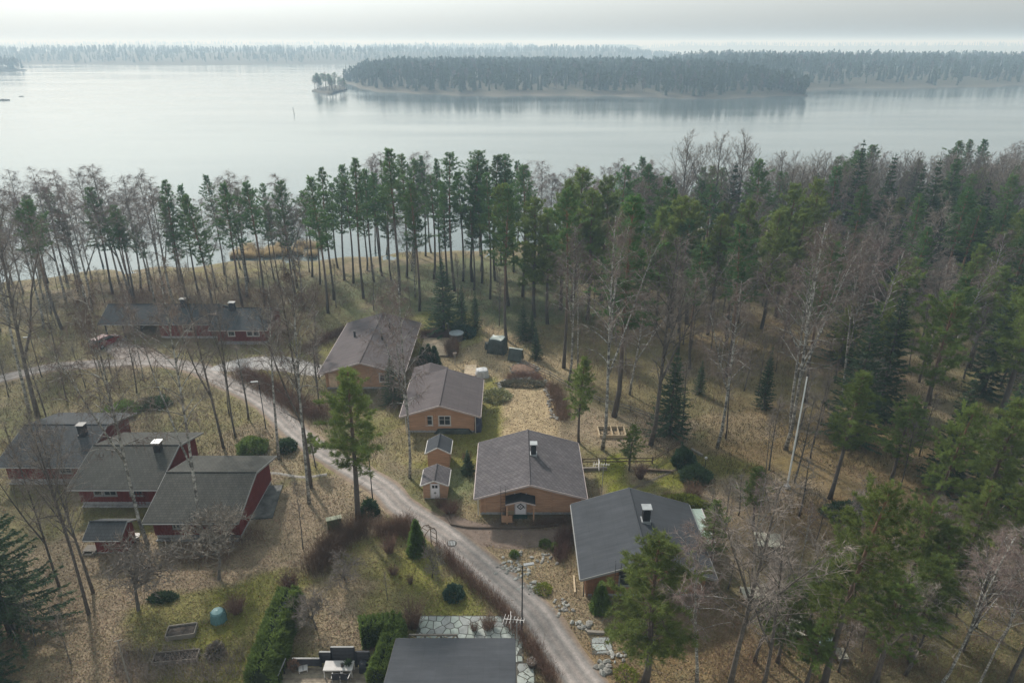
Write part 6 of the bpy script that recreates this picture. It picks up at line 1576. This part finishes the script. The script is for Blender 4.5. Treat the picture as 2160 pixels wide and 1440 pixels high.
# ------------------------------------------------------------------ trees one can point to (base pixel, row of the tip)
for kind, bx, by, ty, lb, kw in [
    ('grey', 187, 1295, 880, "tall dark leaning bare trunk, foremost of the three at bottom left", dict(var=1, fat=.7)),
    ('grey', 125, 1237, 900, "thin dark bare tree left of the foremost leaning trunk", dict(var=2, fat=.7)),
    ('grey', 197, 1250, 880, "slender bare tree just behind the foremost leaning trunk", dict(var=0, fat=.7)),
    ('apple', 292, 1287, 1125, "bare gnarled fruit tree in front of the small red shed", dict(var=0)),
    ('apple', 462, 1222, 1085, "wide gnarled bare fruit tree before the mossy roof", dict(var=1, fat=1.15)),
    ('birch', 312, 1148, 590, "white trunked birch standing between the two mossy red roofs", dict(var=1, fat=.8)),
    ('birch', 430, 1152, 590, "white trunked birch in front of the nearest red house", dict(var=5, fat=.8)),
    ('grey', 472, 945, 545, "dark straight bare tree left of the road bend", dict(var=1, fat=.65)),
    ('grey', 497, 922, 575, "thinner dark bare tree beside the straight one at the road bend", dict(var=0, fat=.55)),
    ('birch', 588, 968, 620, "birch with pale trunk behind the street lamp at the bend", dict(var=2)),
    ('birch', 652, 1062, 575, "tall birch with white trunk left of the roadside pine", dict(var=2, fat=.85)),
    ('grey', 656, 1027, 560, "dark bare tree twinned with the tall white birch", dict(var=2, fat=.7)),
    ('birch', 864, 1008, 600, "birch rising in front of the middle log house's left corner", dict(var=1, fat=.85)),
    ('ypine', 756, 1104, 772, "broad roadside pine left of the play shed", dict(var=2, fat=1.25)),
    ('thin', 639, 1157, 1015, "bare sapling on the leaf litter beside the green cabinet", dict(var=1, fat=.8)),
    ('ypine', 1221, 934, 752, "green pine at the corner of the straw field", dict(var=0, fat=1.05)),
    ('birch', 1270, 948, 455, "tallest white birch behind the diamond door house", dict(var=1, fat=.95)),
    ('pine', 1295, 878, 405, "thick trunked pine leaning right behind the tallest birch", dict(var=1, fat=1.2, lean=(.06, 0), rz=0)),
    ('grey', 1372, 938, 520, "stout bare tree left of the dark spruce", dict(var=0, fat=1.1, lean=(.06, 0), rz=0)),
    ('pine', 1189, 776, 395, "straight reddish pine at the rail fence", dict(var=3)),
    ('birch', 1200, 802, 480, "pinkish birch just right of the straight reddish pine", dict(var=3)),
    ('birch', 1219, 775, 500, "slim birch behind the rail fence", dict(var=2, fat=.85)),
    ('pine', 1068, 716, 390, "single tall pine beside the covered garden stand", dict(var=0)),
    ('birch', 1656, 948, 470, "white birch left of the flagpole, nearer of the pair", dict(var=1)),
    ('birch', 1668, 916, 505, "white birch left of the flagpole, farther of the pair", dict(var=4)),
    ('birch', 1775, 850, 505, "white birch against the dark spruces right of the flagpole", dict(var=5, fat=.9)),
    ('grey', 1905, 690, 420, "pale bare tree leaning among the dark spruces", dict(var=2, lean=(.08, 0), rz=0)),
    ('spruce', 1412, 918, 735, "dark dense spruce right of the stout bare tree", dict(var=1, fat=1.35)),
    ('ypine', 1327, 992, 898, "small young pine on the green lawn", dict(var=1, fat=1.25)),
    ('ypine', 1750, 1052, 790, "pine on the leaf covered slope right of the flagpole", dict(var=2, fat=1.2, lean=(.06, 0), rz=0)),
    ('wpine', 1948, 1146, 850, "yellow green pine with reddish trunk at the right", dict(var=0, fat=.8, lean=(.04, 0), rz=0)),
    ('ypine', 2057, 1146, 840, "dark trunked pine near the right edge", dict(var=0, fat=1.1)),
    ('wpine', 1738, 1442, 1015, "large foreground pine with orange leaning trunk", dict(var=0, fat=.95, lean=(.03, 0), rz=0)),
    ('grey', 1540, 1445, 1030, "wide bare tree in the foreground right of the dark roof", dict(var=0, fat=1.2)),
    ('ypine', 1359, 1442, 1150, "bushy green pine before the dark roofed house", dict(var=1, fat=1.6)),
    ('ypine', 1492, 1210, 1060, "green pine overhanging the dark roof's right side", dict(var=0, fat=1.2)),
    ('ypine', 1697, 1340, 1185, "young pine over the lower timber terrace", dict(var=2, fat=1.3)),
    ('birch', 1983, 1445, 1130, "leaning white birch at the bottom right", dict(var=1, lean=(.12, 0), rz=0)),
    ('birch', 2061, 1450, 1190, "slim birch at the bottom right corner, left one", dict(var=2, fat=.9)),
    ('grey', 2125, 1450, 1100, "bare tree at the bottom right corner", dict(var=0)),
    ('birch', 1685, 1215, 1060, "small twin stemmed white birch below the little hut", dict(var=3, fat=.8)),
    ('thin', 1665, 1235, 1140, "bare white sapling by the timber stairs", dict(var=0)),
    ('spruce', 22, 1330, 955, "dark bushy spruce cut by the left edge", dict(var=1, fat=1.45)),
    ('spruce', -30, 1440, 1180, "dark spruce at the bottom left corner", dict(var=0, fat=1.3)),
    ('spruce', 937, 705, 545, "large dark spruce behind the hot tub", dict(var=1, fat=1.5)),
    ('spruce', 1003, 692, 612, "smaller spruce right of the large one", dict(var=2, fat=1.5)),
    ('spruce', 975, 690, 600, "middle sized spruce pressed against the large one", dict(var=0, fat=1.4)),
    ('spruce', 1130, 757, 690, "young spruce by the rail fence, nearest", dict(var=2, fat=1.7)),
    ('spruce', 1103, 718, 640, "young spruce behind the covered swing", dict(var=1, fat=1.4)),
    ('spruce', 1122, 720, 655, "young spruce right behind the covered swing", dict(var=0, fat=1.4)),
    ('sspruce', 987, 998, 950, "small pointed spruce beside the diamond door house", dict(var=0)),
    ('spruce', 828, 852, 755, "dark spruce between the two log houses", dict(var=1, fat=1.5)),
    ('thin', 845, 850, 745, "bare rowan beside the dark spruce between the houses", dict(var=0, fat=1.3)),
    ('ypine', 666, 985, 915, "low shrubby pine by the roadside birches", dict(var=2, fat=1.5)),
    ('apple', 728, 1222, 1165, "silvery spreading fruit tree by the red brown bushes", dict(var=1, fat=1.35)),
    ('apple', 668, 1325, 1225, "bare fruit tree right of the thuja hedge top", dict(var=2, fat=.9)),
    ('thin', 817, 1265, 1205, "young staked fruit tree in the middle of the garden", dict(var=2, fat=.9)),
    ('apple', 911, 1218, 1135, "grey lichened young fruit tree by the garden arch", dict(var=2, fat=.7)),
    ('birch', 836, 700, 555, "pink crowned birch behind the back log house roof", dict(var=3, fat=.9)),
    ('grey', 80, 880, 420, "thick dark bare trunk at the far left beside the road", dict(var=1)),
    ('birch', 62, 870, 470, "birch twinned with the thick dark trunk at far left", dict(var=2)),
    ('birch', 205, 778, 560, "multi stemmed birch left of the long red house", dict(var=2, fat=.6)),
    ('birch', 302, 800, 590, "birch standing before the carport", dict(var=3, fat=.6)),
    ('pine', 692, 660, 370, "pine right behind the long red house gable", dict(var=0)),
    ('thin', 75, 1360, 1260, "little bare sapling on the shaded litter at bottom left", dict(var=0)),
    ('thin', 150, 1400, 1290, "thin bare stem on the litter at bottom left", dict(var=2)),
    ('spruce', 1610, 860, 730, "young dark spruce among the birch trunks", dict(var=2, fat=1.2)),
    ('spruce', 1475, 830, 760, "low young spruce in the wood behind the fence", dict(var=0, fat=1.4)),
    ('spruce', 1790, 930, 640, "tall dark spruce behind the flagpole's right", dict(var=1, fat=1.25)),
    ('spruce', 1850, 880, 600, "second tall dark spruce behind the flagpole's right", dict(var=0, fat=1.2)),
    ('wpine', 1935, 930, 620, "yellow green pine in front of the dark spruces", dict(var=1, fat=.9)),
    ('ypine', 2110, 900, 540, "tall pine with orange trunk at the right edge", dict(var=0, fat=1.2)),
    ('wpine', 1905, 1300, 1060, "yellow green pine behind the large foreground pine", dict(var=1, fat=.9)),
    ('ypine', 2010, 1245, 1010, "tall yellow green pine right of the reddish trunked one", dict(var=2, fat=1.2)),
    ('wpine', 2120, 1260, 980, "bushy pine at the right edge below the others", dict(var=0, fat=.9)),
    ('ypine', 1880, 1010, 840, "pine with layered boughs behind the slope", dict(var=1, fat=1.4)),
    ('spruce', 2080, 1060, 800, "dark spruce behind the dark trunked pine", dict(var=1, fat=1.3)),
    ('spruce', 1990, 1030, 790, "dark spruce left of the dark trunked pine", dict(var=0, fat=1.3)),
    ('grey', 1610, 1445, 1150, "bare grey tree between the wide birch and the stairs", dict(var=2, fat=1.2)),
    ('birch', 1470, 1440, 1120, "bare birch left of the wide foreground birch", dict(var=5, fat=1.2)),
    ('grey', 1850, 1440, 1200, "bare greyish tree right of the large foreground pine", dict(var=2, fat=1.1)),
    ('ypine', 1920, 1400, 1170, "green pine before the taller yellow green pines", dict(var=0, fat=1.4)),
    ('grey', 2030, 1370, 1130, "bare branching tree at the lower right", dict(var=0, fat=1.2)),
    ('birch', 2110, 1350, 1080, "bare birch near the lower right edge", dict(var=0, fat=1.2)),
    ('grey', 1780, 1240, 1090, "bare bushy tree above the blue tub", dict(var=1, fat=1.2)),
    ('birch', 1590, 1180, 1000, "slim pinkish birch left of the little hut", dict(var=3, fat=1.0)),
    ('thin', 1530, 1130, 1010, "bare sapling right of the dark roof", dict(var=1, fat=1.3)),
    ('ypine', 1640, 1395, 1225, "green pine before the timber stairs", dict(var=1, fat=1.5)),
    ('ypine', 1762, 1300, 1120, "green pine between the hut and the large foreground pine", dict(var=0, fat=1.4)),
    ('wpine', 1835, 1448, 1215, "wide low pine at the bottom edge right of the tub", dict(var=1, fat=1.1)),
    ('ypine', 1700, 1446, 1300, "small pine half hiding the round tub", dict(var=2, fat=1.6)),
    ('ypine', 1960, 1330, 1120, "green pine among the bare trees at lower right", dict(var=1, fat=1.4)),
    ('ypine', 1590, 1120, 985, "small pine on the slope behind the little hut", dict(var=2, fat=1.3)),
    ('ypine', 2150, 1010, 760, "yellow green pine cut by the right edge", dict(var=2, fat=1.3)),
]:
    tree_px(kind, bx, by, ty, lb, **kw)

ONES = "first second third fourth fifth sixth seventh eighth ninth tenth eleventh twelfth thirteenth fourteenth fifteenth sixteenth seventeenth eighteenth nineteenth".split()
TENS = {20: "twent", 30: "thirt", 40: "fort"}
def nth(i):
    """0 -> first"""
    n = i + 1
    if n < 20: return ONES[n - 1]
    t, o_ = n // 10 * 10, n % 10
    return TENS[t] + ("ieth" if o_ == 0 else "y-" + ONES[o_ - 1])
# ------------------------------------------------------------------ shoreline trees (tip pixel, height)
for i, (tx, ty, h) in enumerate(sorted([(185, 395, 20), (345, 385, 20), (378, 395, 19), (437, 362, 22), (472, 398, 20), (522, 392, 20), (550, 384, 20), (592, 384, 21), (637, 398, 19), (676, 360, 21), (703, 348, 22), (742, 343, 22), (770, 356, 21),
                               (822, 320, 23), (842, 326, 23), (862, 334, 22), (887, 324, 23), (921, 332, 22), (950, 328, 22), (990, 318, 23), (1012, 342, 21), (1042, 330, 22), (1066, 330, 22), (1091, 335, 22), (1104, 358, 20), (725, 375, 20), (790, 365, 20),
                               (60, 430, 18), (120, 440, 17), (240, 450, 17), (285, 470, 14), (410, 420, 18), (565, 430, 17), (655, 420, 18), (810, 370, 20), (905, 370, 20), (970, 365, 20), (1030, 375, 19), (870, 390, 19), (760, 395, 19), (935, 395, 19)])):
    tree_top('pine', tx, ty, h + R.uniform(-3, 2.5), nth(i) + " tall dark pine from the left in the row along the near shore", group="shoreline pines", fat=R.uniform(.85, 1.25))
for i, (tx, ty) in enumerate(sorted([(22, 358), (70, 372), (110, 360), (165, 338), (195, 350), (215, 362), (245, 372), (300, 374), (318, 385), (598, 374), (480, 372), (800, 318), (775, 322), (860, 322), (1010, 330), (15, 420), (130, 400), (900, 325)])):
    tree_top('birch', tx, ty, R.uniform(20, 22), nth(i) + " bare birch from the left in the row along the near shore", group="shoreline birches", fat=R.uniform(1.1, 1.4))
# right hand skyline
for tx, ty, lb in [(1455, 308, "bare aspen with broom like crown, left of the three on the skyline"), (1520, 303, "bare aspen with broom like crown, middle of the three on the skyline"), (1568, 304, "bare aspen with broom like crown, right of the three on the skyline")]:
    tree_top('aspen', tx, ty, 24, lb, fat=1.15)
for tx, ty, h, lb in [(1822, 312, 24.5, "highest spruce on the right skyline"), (1886, 342, 23, "pointed spruce on the skyline right of the highest one"), (1980, 352, 23, "left of the two close spruces on the right skyline"), (2016, 344, 23.5, "right of the two close spruces on the right skyline"), (1945, 368, 21, "spruce left of the two close ones"), (1552, 358, 20, "dark spruce before the bare aspens"), (1725, 380, 18, "dark spruce peeping over the pale birches"), (2085, 398, 20, "dark spruce near the right edge of the skyline")]:
    tree_top('spruce', tx, ty, h, lb, fat=1.3)
for tx, ty, h, lb in [(1615, 346, 22, "lone dark pine right of the bare aspens"), (1320, 358, 21, "pine left of the bare aspens"), (1385, 350, 20, "rounded pine just left of the bare aspens")]:
    tree_top('pine', tx, ty, h, lb, fat=1.2)
for i in range(16):
    tree_top('birch', 1120 + i * 22 + R.uniform(-8, 8), R.uniform(342, 385), R.uniform(17, 20), nth(i) + " bare pale birch from the left on the skyline between pines and aspens", group="middle skyline birches", fat=R.uniform(1.1, 1.5))
for i in range(44):
    tree_top('aspen', 1630 + i * 13.5 + R.uniform(-8, 8), R.uniform(322, 376) - max(0, (i - 20)) * .3, R.uniform(17, 20), nth(i) + " bare grey tree from the left in the thicket along the right skyline", group="right skyline bare trees", fat=R.uniform(1.0, 1.4))
# middle of the wood: sunlit pines
for i, (tx, ty, h) in enumerate(sorted([(1072, 402, 20), (1130, 430, 19), (1190, 392, 21), (1216, 368, 22), (1282, 388, 21), (1250, 420, 20), (1440, 430, 20), (1475, 440, 19), (1585, 436, 20), (1680, 402, 21), (1735, 392, 21), (1160, 455, 18), (1320, 440, 19), (1400, 455, 19), (1520, 470, 18), (1640, 460, 18), (1700, 455, 18)])):
    tree_top('ypine', tx, ty, h, nth(i) + " yellow green pine from the left in the wood behind the fence", group="middle wood pines", fat=R.uniform(.9, 1.15))

# ------------------------------------------------------------------ the rest of the wood on the right: each tree on its own spot
def clear(x, y, d):
    return all((x - a) ** 2 + (y - b) ** 2 > d * d for a, b in TREE_POS)
def in_wood(x, y):
    sy = float(shore_y(x)) - 6
    if y > sy: return False
    if x < 12: return False
    edge = 70 - (x - 12) * 0.9 if x < 42 else 43 - (x - 42) * .35
    return y > max(edge, 34) and abs(x) < y * .80 + 10
KINDS = [('pine', .24), ('ypine', .14), ('birch', .30), ('spruce', .20), ('grey', .12)]
LBL = dict(pine="tall pine deep in the right hand wood", ypine="yellow green pine deep in the right hand wood", birch="bare birch deep in the right hand wood", spruce="dark spruce deep in the right hand wood", grey="grey bare tree deep in the right hand wood", thin="bare sapling in the understorey of the right hand wood")
cnt = 0; tries = 0
while cnt < 240 and tries < 9000:
    tries += 1
    x = R.uniform(12, 160); y = R.uniform(34, 185)
    if not in_wood(x, y) or not clear(x, y, 2.6 + (2.2 if y < 75 else 0)): continue
    if y < 70 and R.random() < .55: continue
    if y < 112 and x < y * .5 and R.random() < .55: continue
    u = R.random(); k = 'grey'
    right = x > y * .38 and y < 150
    for kk, p in KINDS:
        p = p * ({'spruce': 1.5, 'ypine': 2.0, 'birch': .5, 'pine': .8}.get(kk, 1) if right else {'birch': 1.25, 'spruce': .7}.get(kk, 1))
        if u < p: k = kk; break
        u -= p
    h = dict(pine=R.uniform(16, 21), ypine=R.uniform(11, 17), birch=R.uniform(13, 19), spruce=R.uniform(9, 19), grey=R.uniform(11, 16))[k]
    if y < 62: h *= .75
    tree(k, x, y, h, LBL[k], group="right hand wood " + TREE_NAME[k].replace('_', ' ') + "s", fat=R.uniform(.95, 1.3)); cnt += 1
cnt = 0; tries = 0
while cnt < 150 and tries < 6000:
    tries += 1
    x = R.uniform(10, 120); y = R.uniform(40, 150)
    if not in_wood(x, y) or not clear(x, y, 1.3): continue
    tree('thin', x, y, R.uniform(4, 11), LBL['thin'], group="right hand wood saplings", fat=R.uniform(.8, 1.4)); cnt += 1
# wood on the left and along the shore
LB2 = dict(birch="bare birch on the slope behind the red houses", pine="dark pine on the slope behind the red houses", thin="bare sapling among the trees behind the red houses")
cnt = 0; tries = 0
while cnt < 70 and tries < 5000:
    tries += 1
    x = R.uniform(-100, 8); y = R.uniform(96, 140)
    if y > float(shore_y(x)) - 4 or not clear(x, y, 3.0) or abs(x) > y * .8 + 6: continue
    if -63 < x < -12 and y < 107: continue
    k = R.choice(['pine', 'pine', 'birch', 'thin', 'thin', 'thin']) if x > -70 else R.choice(['birch', 'birch', 'pine', 'thin'])
    if -30 < x < 0 and y < 112 and k != 'thin': k = 'thin'
    h = dict(pine=R.uniform(15, 20), birch=R.uniform(14, 19), thin=R.uniform(4, 8))[k]
    tree(k, x, y, h, LB2[k], group="trees behind the red houses " + TREE_NAME[k].replace('_', ' '), fat=R.uniform(1, 1.25)); cnt += 1
cnt = 0; tries = 0
while cnt < 18 and tries < 3000:                                      # bare saplings and small trees between road and red houses
    tries += 1
    px = R.uniform(0, 690); py = R.uniform(720, 900); x, y = G(px, py)
    if not clear(x, y, 2.0) or (-51 < x < -31 and y < 69) or (-36 < x < -34 and y < 95): continue
    L_ = smooth_line(road_pts, 2.0)
    if min(((L_ - np.array([x, y])) ** 2).sum(1)) < 7 or y > 91: continue
    tree('thin', x, y, R.uniform(4, 9), "bare sapling on the rough grass around the far road", group="far road saplings", fat=R.uniform(.9, 1.5)); cnt += 1

cnt = 0; tries = 0
while cnt < 26 and tries < 2000:
    tries += 1
    px = R.uniform(1480, 2160); py = R.uniform(1080, 1440); x, y = G(px, py)
    if not clear(x, y, 1.2) or (5 < x < 17 and y < 52): continue
    tree('thin', x, y, R.uniform(3.5, 7.5), "bare sapling in the brush at the lower right", group="lower right saplings", fat=R.uniform(1.3, 2.0)); cnt += 1
# ------------------------------------------------------------------ islet, buoy, skerries, reeds, far cottages
hz5, lim5 = far_land("islet", [W(655, 194), W(668, 198), W(690, 199.5), W(715, 198), W(733, 192)], [W(655, 191), W(670, 184), W(695, 181), W(718, 183), W(733, 190)], 1.0, 1.5, "tiny rocky islet with pines")
for k in range(28):
    px = R.uniform(660, 728); x, y = W(px, R.uniform(186, 196)); z, t = hz5(np.array([x]), np.array([y]))
    o = tree('pine' if k % 4 else 'birch', x, y, R.uniform(9, 15), "dark pine on the tiny rocky islet" if k % 4 else "bare tree on the tiny rocky islet", group="islet pines" if k % 4 else "islet bare trees", fat=2.2)
    o.location.z = float(z[0]) - .3
x, y = W(621, 240)
o = thing("spar_buoy", "thin dark spar buoy standing in the open water", "buoy", (x, y, WATER_Z)); MB().tube([(x, y, WATER_Z - 1), (x - .5, y, WATER_Z + 3.2)], [.2, .14], 8).build("spar", M_BLACK, o); MB().tube([(x - .5, y, WATER_Z + 3.2), (x - .56, y, WATER_Z + 3.7)], [.28, .28], 8).build("topmark", M_GREYT, o)
for px, py, r_, lb in ((6, 212, 2.6, "low rock skerry at the left edge of the lake"), (44, 204, .9, "small lone rock in the lake near the left edge")):
    x, y = W(px, py); o = thing("skerry", lb, "rock", (x, y, WATER_Z))
    for k in range(3): s_ = bpy.data.objects.new("stone", STONES[k]); s_.location = ((k - 1) * r_ * .8, k * .5, .2); s_.scale = (r_, r_ * .8, r_ * .55); link(s_, o)
rng = np.random.default_rng(77)
n = 26000; px = rng.uniform(500, 672, n); x = np.array([G(p, 535, WATER_Z)[0] for p in px]); y = shore_y(x) + 1 + rng.random(n) ** 1.5 * 9
keep = fbm(x, y, 6, 61) > .42; x, y = x[keep], y[keep]; n = len(x)
V = blades(np.column_stack([x, y, np.full(n, WATER_Z - .1)]), np.column_stack([rng.normal(size=(n, 2)) * .18, np.ones(n)]), 1.0 + rng.random(n) * 1.0, .05, rng)
tag(obj("reeds", mesh_np("reeds", V, tris(V), mat("dry_reed", (0.42, 0.33, 0.20), .9, .2, .4, trans=.45))), "tan dry reed bed along the shore", kind="stuff")
for px, py, lb in ((1522, 181, "small dark cottage on the long island's shore"), (1000, 183, "small pale cottage on the long island's left shore"), (1305, 184, "small cottage in the middle of the long island's shore")):
    x, y = W(px, py); z = float(hz(np.array([x]), np.array([y]))[0][0]); o = thing("cottage", lb, "cottage", (x, y, z))
    MB().box(x - 4, x + 4, y - 3, y + 3, z - 1, z + 2.8).build("wall", M_SOFFIT if px != 1000 else M_WHITE, o)
    r_ = MB()
    for a in (y - 3.6, y + 3.6): r_.quad((x - 4.6, a, z + 2.7), (x + 4.6, a, z + 2.7), (x + 4.6, y, z + 5), (x - 4.6, y, z + 5))
    for a in (x - 4, x + 4): r_.quad((a, y - 3, z + 2.7), (a, y + 3, z + 2.7), (a, y, z + 4.9))
    r_.build("roof", M_GREYT, o); MB().box(x - 1, x + .6, y - 3.06, y - 3.01, z + 1, z + 2.2).build("window", M_WHITE, o)

# ------------------------------------------------------------------ leaf litter, grass and undergrowth
HOUSE_BOX = [(-11.8, -4, 68, 80), (-3.2, 6.5, 53, 61.5), (5.5, 15.3, 42.7, 51), (-23.5, -13.8, 78.7, 95), (-7.5, -.2, 25, 35.6), (-31.4, -23.6, 49.9, 58.7), (-40.6, -32.7, 54.7, 63.2), (-49.9, -41.9, 58.5, 67.4), (-60, -35, 93, 102), (-8.6, -6.2, 55.6, 63.2), (-35.5, -32.7, 47.9, 49.9)]
ROADL = smooth_line(road_pts, 1.0)
def off_limits(x, y, pad=1.75):
    bad = np.zeros(len(x), bool)
    for a, b, c, d in HOUSE_BOX: bad |= (x > a) & (x < b) & (y > c) & (y < d)
    for p in ROADL: bad |= ((x - p[0]) ** 2 + (y - p[1]) ** 2) < pad * pad
    a, b = G(596, 1402, .3), G(790, 1402, .3); bad |= (x > a[0]) & (x < b[0]) & (y < a[1]) & (y > 30)
    a, b = G(886, 1300), G(1100, 1300); bad |= (x > a[0]) & (x < b[0]) & (y < a[1]) & (y > 33)
    return bad
def spread(n, seed, ymax=150, near=1.0):
    """points over the ground in view, denser towards the camera"""
    rng = np.random.default_rng(seed)
    px = rng.uniform(-60, 2220, n); py = 1480 - (1480 - 560) * rng.random(n) ** near
    x = (px - 1080) / F_PX; yy = (py - 720) / F_PX; k = CAM_H / (SP + yy * CP)
    return x * k, (CP - yy * SP) * k, rng
x, y, rng = spread(360000, 1, near=.95)
gc = ground_col(x, y); lit = (gc @ np.array([.4, .5, .1])); green = gc[:, 1] / np.maximum(gc[:, 0], 1e-3)
keep = ~off_limits(x, y) & (rng.random(len(x)) < np.clip(.25 + (lit - .08) * 7 - np.clip(green - .92, 0, 1) * 4, .03, 1))
x, y, gc = x[keep], y[keep], gc[keep]; n = len(x)
P = np.column_stack([x, y, gz(x, y) + .04]); D = rng.normal(size=(n, 3)) * np.array([1, 1, .28])
size = .055 + .07 * rng.random(n) * np.clip(y / 60, .7, 1.8)
V = blades(P, D, size * 1.3, size, rng)
c = np.array([.25, .185, .115]) * (.45 + .95 * rng.random((n, 1))) * (1 + .15 * rng.normal(size=(n, 3))); c = np.clip(c, .02, .6) * .6 + gc * .45
tag(obj("leaf_litter", mesh_np("leaf_litter", V, tris(V), vcol_mat("dead_leaves", .9, .1), np.repeat(c, 3, 0))), "fallen pale brown leaves strewn over the ground", kind="stuff")
x, y, rng = spread(200000, 2, near=.9)
gc = ground_col(x, y); green = gc[:, 1] / np.maximum(gc[:, 0], 1e-3)
keep = ~off_limits(x, y) & (rng.random(len(x)) < np.clip((green - .78) * 3.2, .12, 1)) & (fbm(x, y, 1.6, 91) > .38)
x, y, gc = x[keep], y[keep], gc[keep]; n = len(x)
V = blades(np.column_stack([x, y, gz(x, y) - .01]), np.column_stack([rng.normal(size=(n, 2)) * .5, np.full(n, .8)]), .10 + .16 * rng.random(n), .05 + .03 * rng.random(n), rng)
c = gc * (.7 + .9 * rng.random((n, 1))) * np.array([1.1, 1.15, .9])
tag(obj("grass", mesh_np("grass", V, tris(V), vcol_mat("grass_blades", .9, .25), np.repeat(c, 3, 0))), "thin spring grass and moss tufts on the lawns", kind="stuff")
# straw coloured rough grass and dwarf shrubs under the trees
x, y, rng = spread(260000, 3, near=1.3)
f = fbm(x, y, 5, 95); wood_ = (x > 14) & (y > 60 - (x - 14) * .6) | (y > 84) | ((x < -10) & (y > 62) & (y < 90))
keep = ~off_limits(x, y, 2.2) & wood_ & (rng.random(len(x)) < np.clip((f - .36) * 4, .03, 1)) & (y < shore_y(x) - 2)
x, y = x[keep], y[keep]; n = len(x)
V = blades(np.column_stack([x, y, gz(x, y) - .03]), np.column_stack([rng.normal(size=(n, 2)) * .4, np.ones(n)]), .22 + .55 * rng.random(n) ** 2, .035 + .04 * rng.random(n), rng)
pal = np.array([[.13, .085, .06], [.085, .085, .035], [.19, .145, .08], [.10, .07, .055], [.06, .075, .035]])
hue = np.clip((fbm(x, y, 8, 97) * 7 - 1.2 + rng.normal(size=n) * .9), 0, 4.99).astype(int)
tag(obj("undergrowth", mesh_np("undergrowth", V, tris(V), vcol_mat("undergrowth_stems", .95, .15), np.repeat(pal[hue] * (.7 + .6 * rng.random((n, 1))), 3, 0))), "brown and olive undergrowth below the trees", kind="stuff")
# thickets of bare shoots
def thicket(label, px0, px1, py0, py1, n, h, seed, thr=.45):
    rng = np.random.default_rng(seed)
    px = rng.uniform(px0, px1, n); py = rng.uniform(py0, py1, n)
    xx = (px - 1080) / F_PX; yy = (py - 720) / F_PX; k = CAM_H / (SP + yy * CP); x = xx * k; y = (CP - yy * SP) * k
    g = fbm(x, y, 4, seed); keep = ~off_limits(x, y, 2.4) & (g > thr); x, y, g = x[keep], y[keep], g[keep]; n = len(x)
    hv = h * (.35 + .65 * rng.random(n)) * np.clip((g - thr) * 6 + .4, .3, 1.1)
    P = np.column_stack([x, y, gz(x, y) - .03]); D = np.column_stack([rng.normal(size=(n, 2)) * .32, np.ones(n)])
    CV = [blades(P, D, hv, .03, rng)]
    for j in range(5):
        t = .3 + .65 * rng.random(n); CV.append(blades(P + nrm(D) * (hv * t)[:, None], nrm(D) * .9 + rng.normal(size=(n, 3)) * .5, hv * (.12 + .2 * rng.random(n)), .022, rng))
    V = np.concatenate(CV); tag(obj("thicket", mesh_np("thicket", V, tris(V), M_BUSH if seed % 2 else M_TWIGG)), label, kind="stuff")
thicket("brown thicket behind the long red house", 180, 700, 575, 655, 8000, 2.0, 101, .44)
thicket("grey shoots around the far road", 0, 480, 700, 860, 7000, 1.3, 102, .52)
thicket("brown brush under the right hand trees", 1480, 2160, 1050, 1440, 6000, 1.3, 103, .46)
thicket("grey brush deep in the right hand wood", 1300, 2160, 560, 900, 4500, 2.6, 104, .5)
thicket("purple brown brush left of the back log house", 430, 720, 655, 735, 3500, 1.6, 109, .46)
thicket("low brown brush under the shoreline pines", 230, 1180, 552, 650, 7500, 1.1, 111, .45)
thicket("grey shoots between the trunks behind the rail fence", 1000, 1700, 560, 800, 4500, 1.8, 112, .47)
thicket("rusty brush between fence and spruces", 1200, 1700, 640, 860, 3500, 2.2, 105, .52)
thicket("dark bare brush below the red shed", 330, 560, 1120, 1190, 1800, 1.2, 107, .4)
thicket("withered stalks at the bottom left", 240, 520, 1370, 1440, 1500, 1.1, 106, .4)

# ------------------------------------------------------------------ haze over land and lake
me = bpy.data.meshes.new("haze")
b = MB().box(-9000, 9000, -60, 9000, -7.0, 66.0); me.from_pydata(b.v, [], b.f)
hm = bpy.data.materials.new("spring_haze"); hm.use_nodes = True
N = hm.node_tree.nodes; N.clear()
pv = N.new("ShaderNodeVolumePrincipled"); pv.inputs["Color"].default_value = (0.58, 0.79, 1.0, 1); pv.inputs["Absorption Color"].default_value = (1, 1, 1, 1); pv.inputs["Density"].default_value = 0.0005; pv.inputs["Anisotropy"].default_value = 0.15
ou = N.new("ShaderNodeOutputMaterial"); hm.node_tree.links.new(pv.outputs[0], ou.inputs["Volume"])
me.materials.append(hm)
tag(obj("haze", me), "pale spring haze over the lake and woods", kind="stuff")
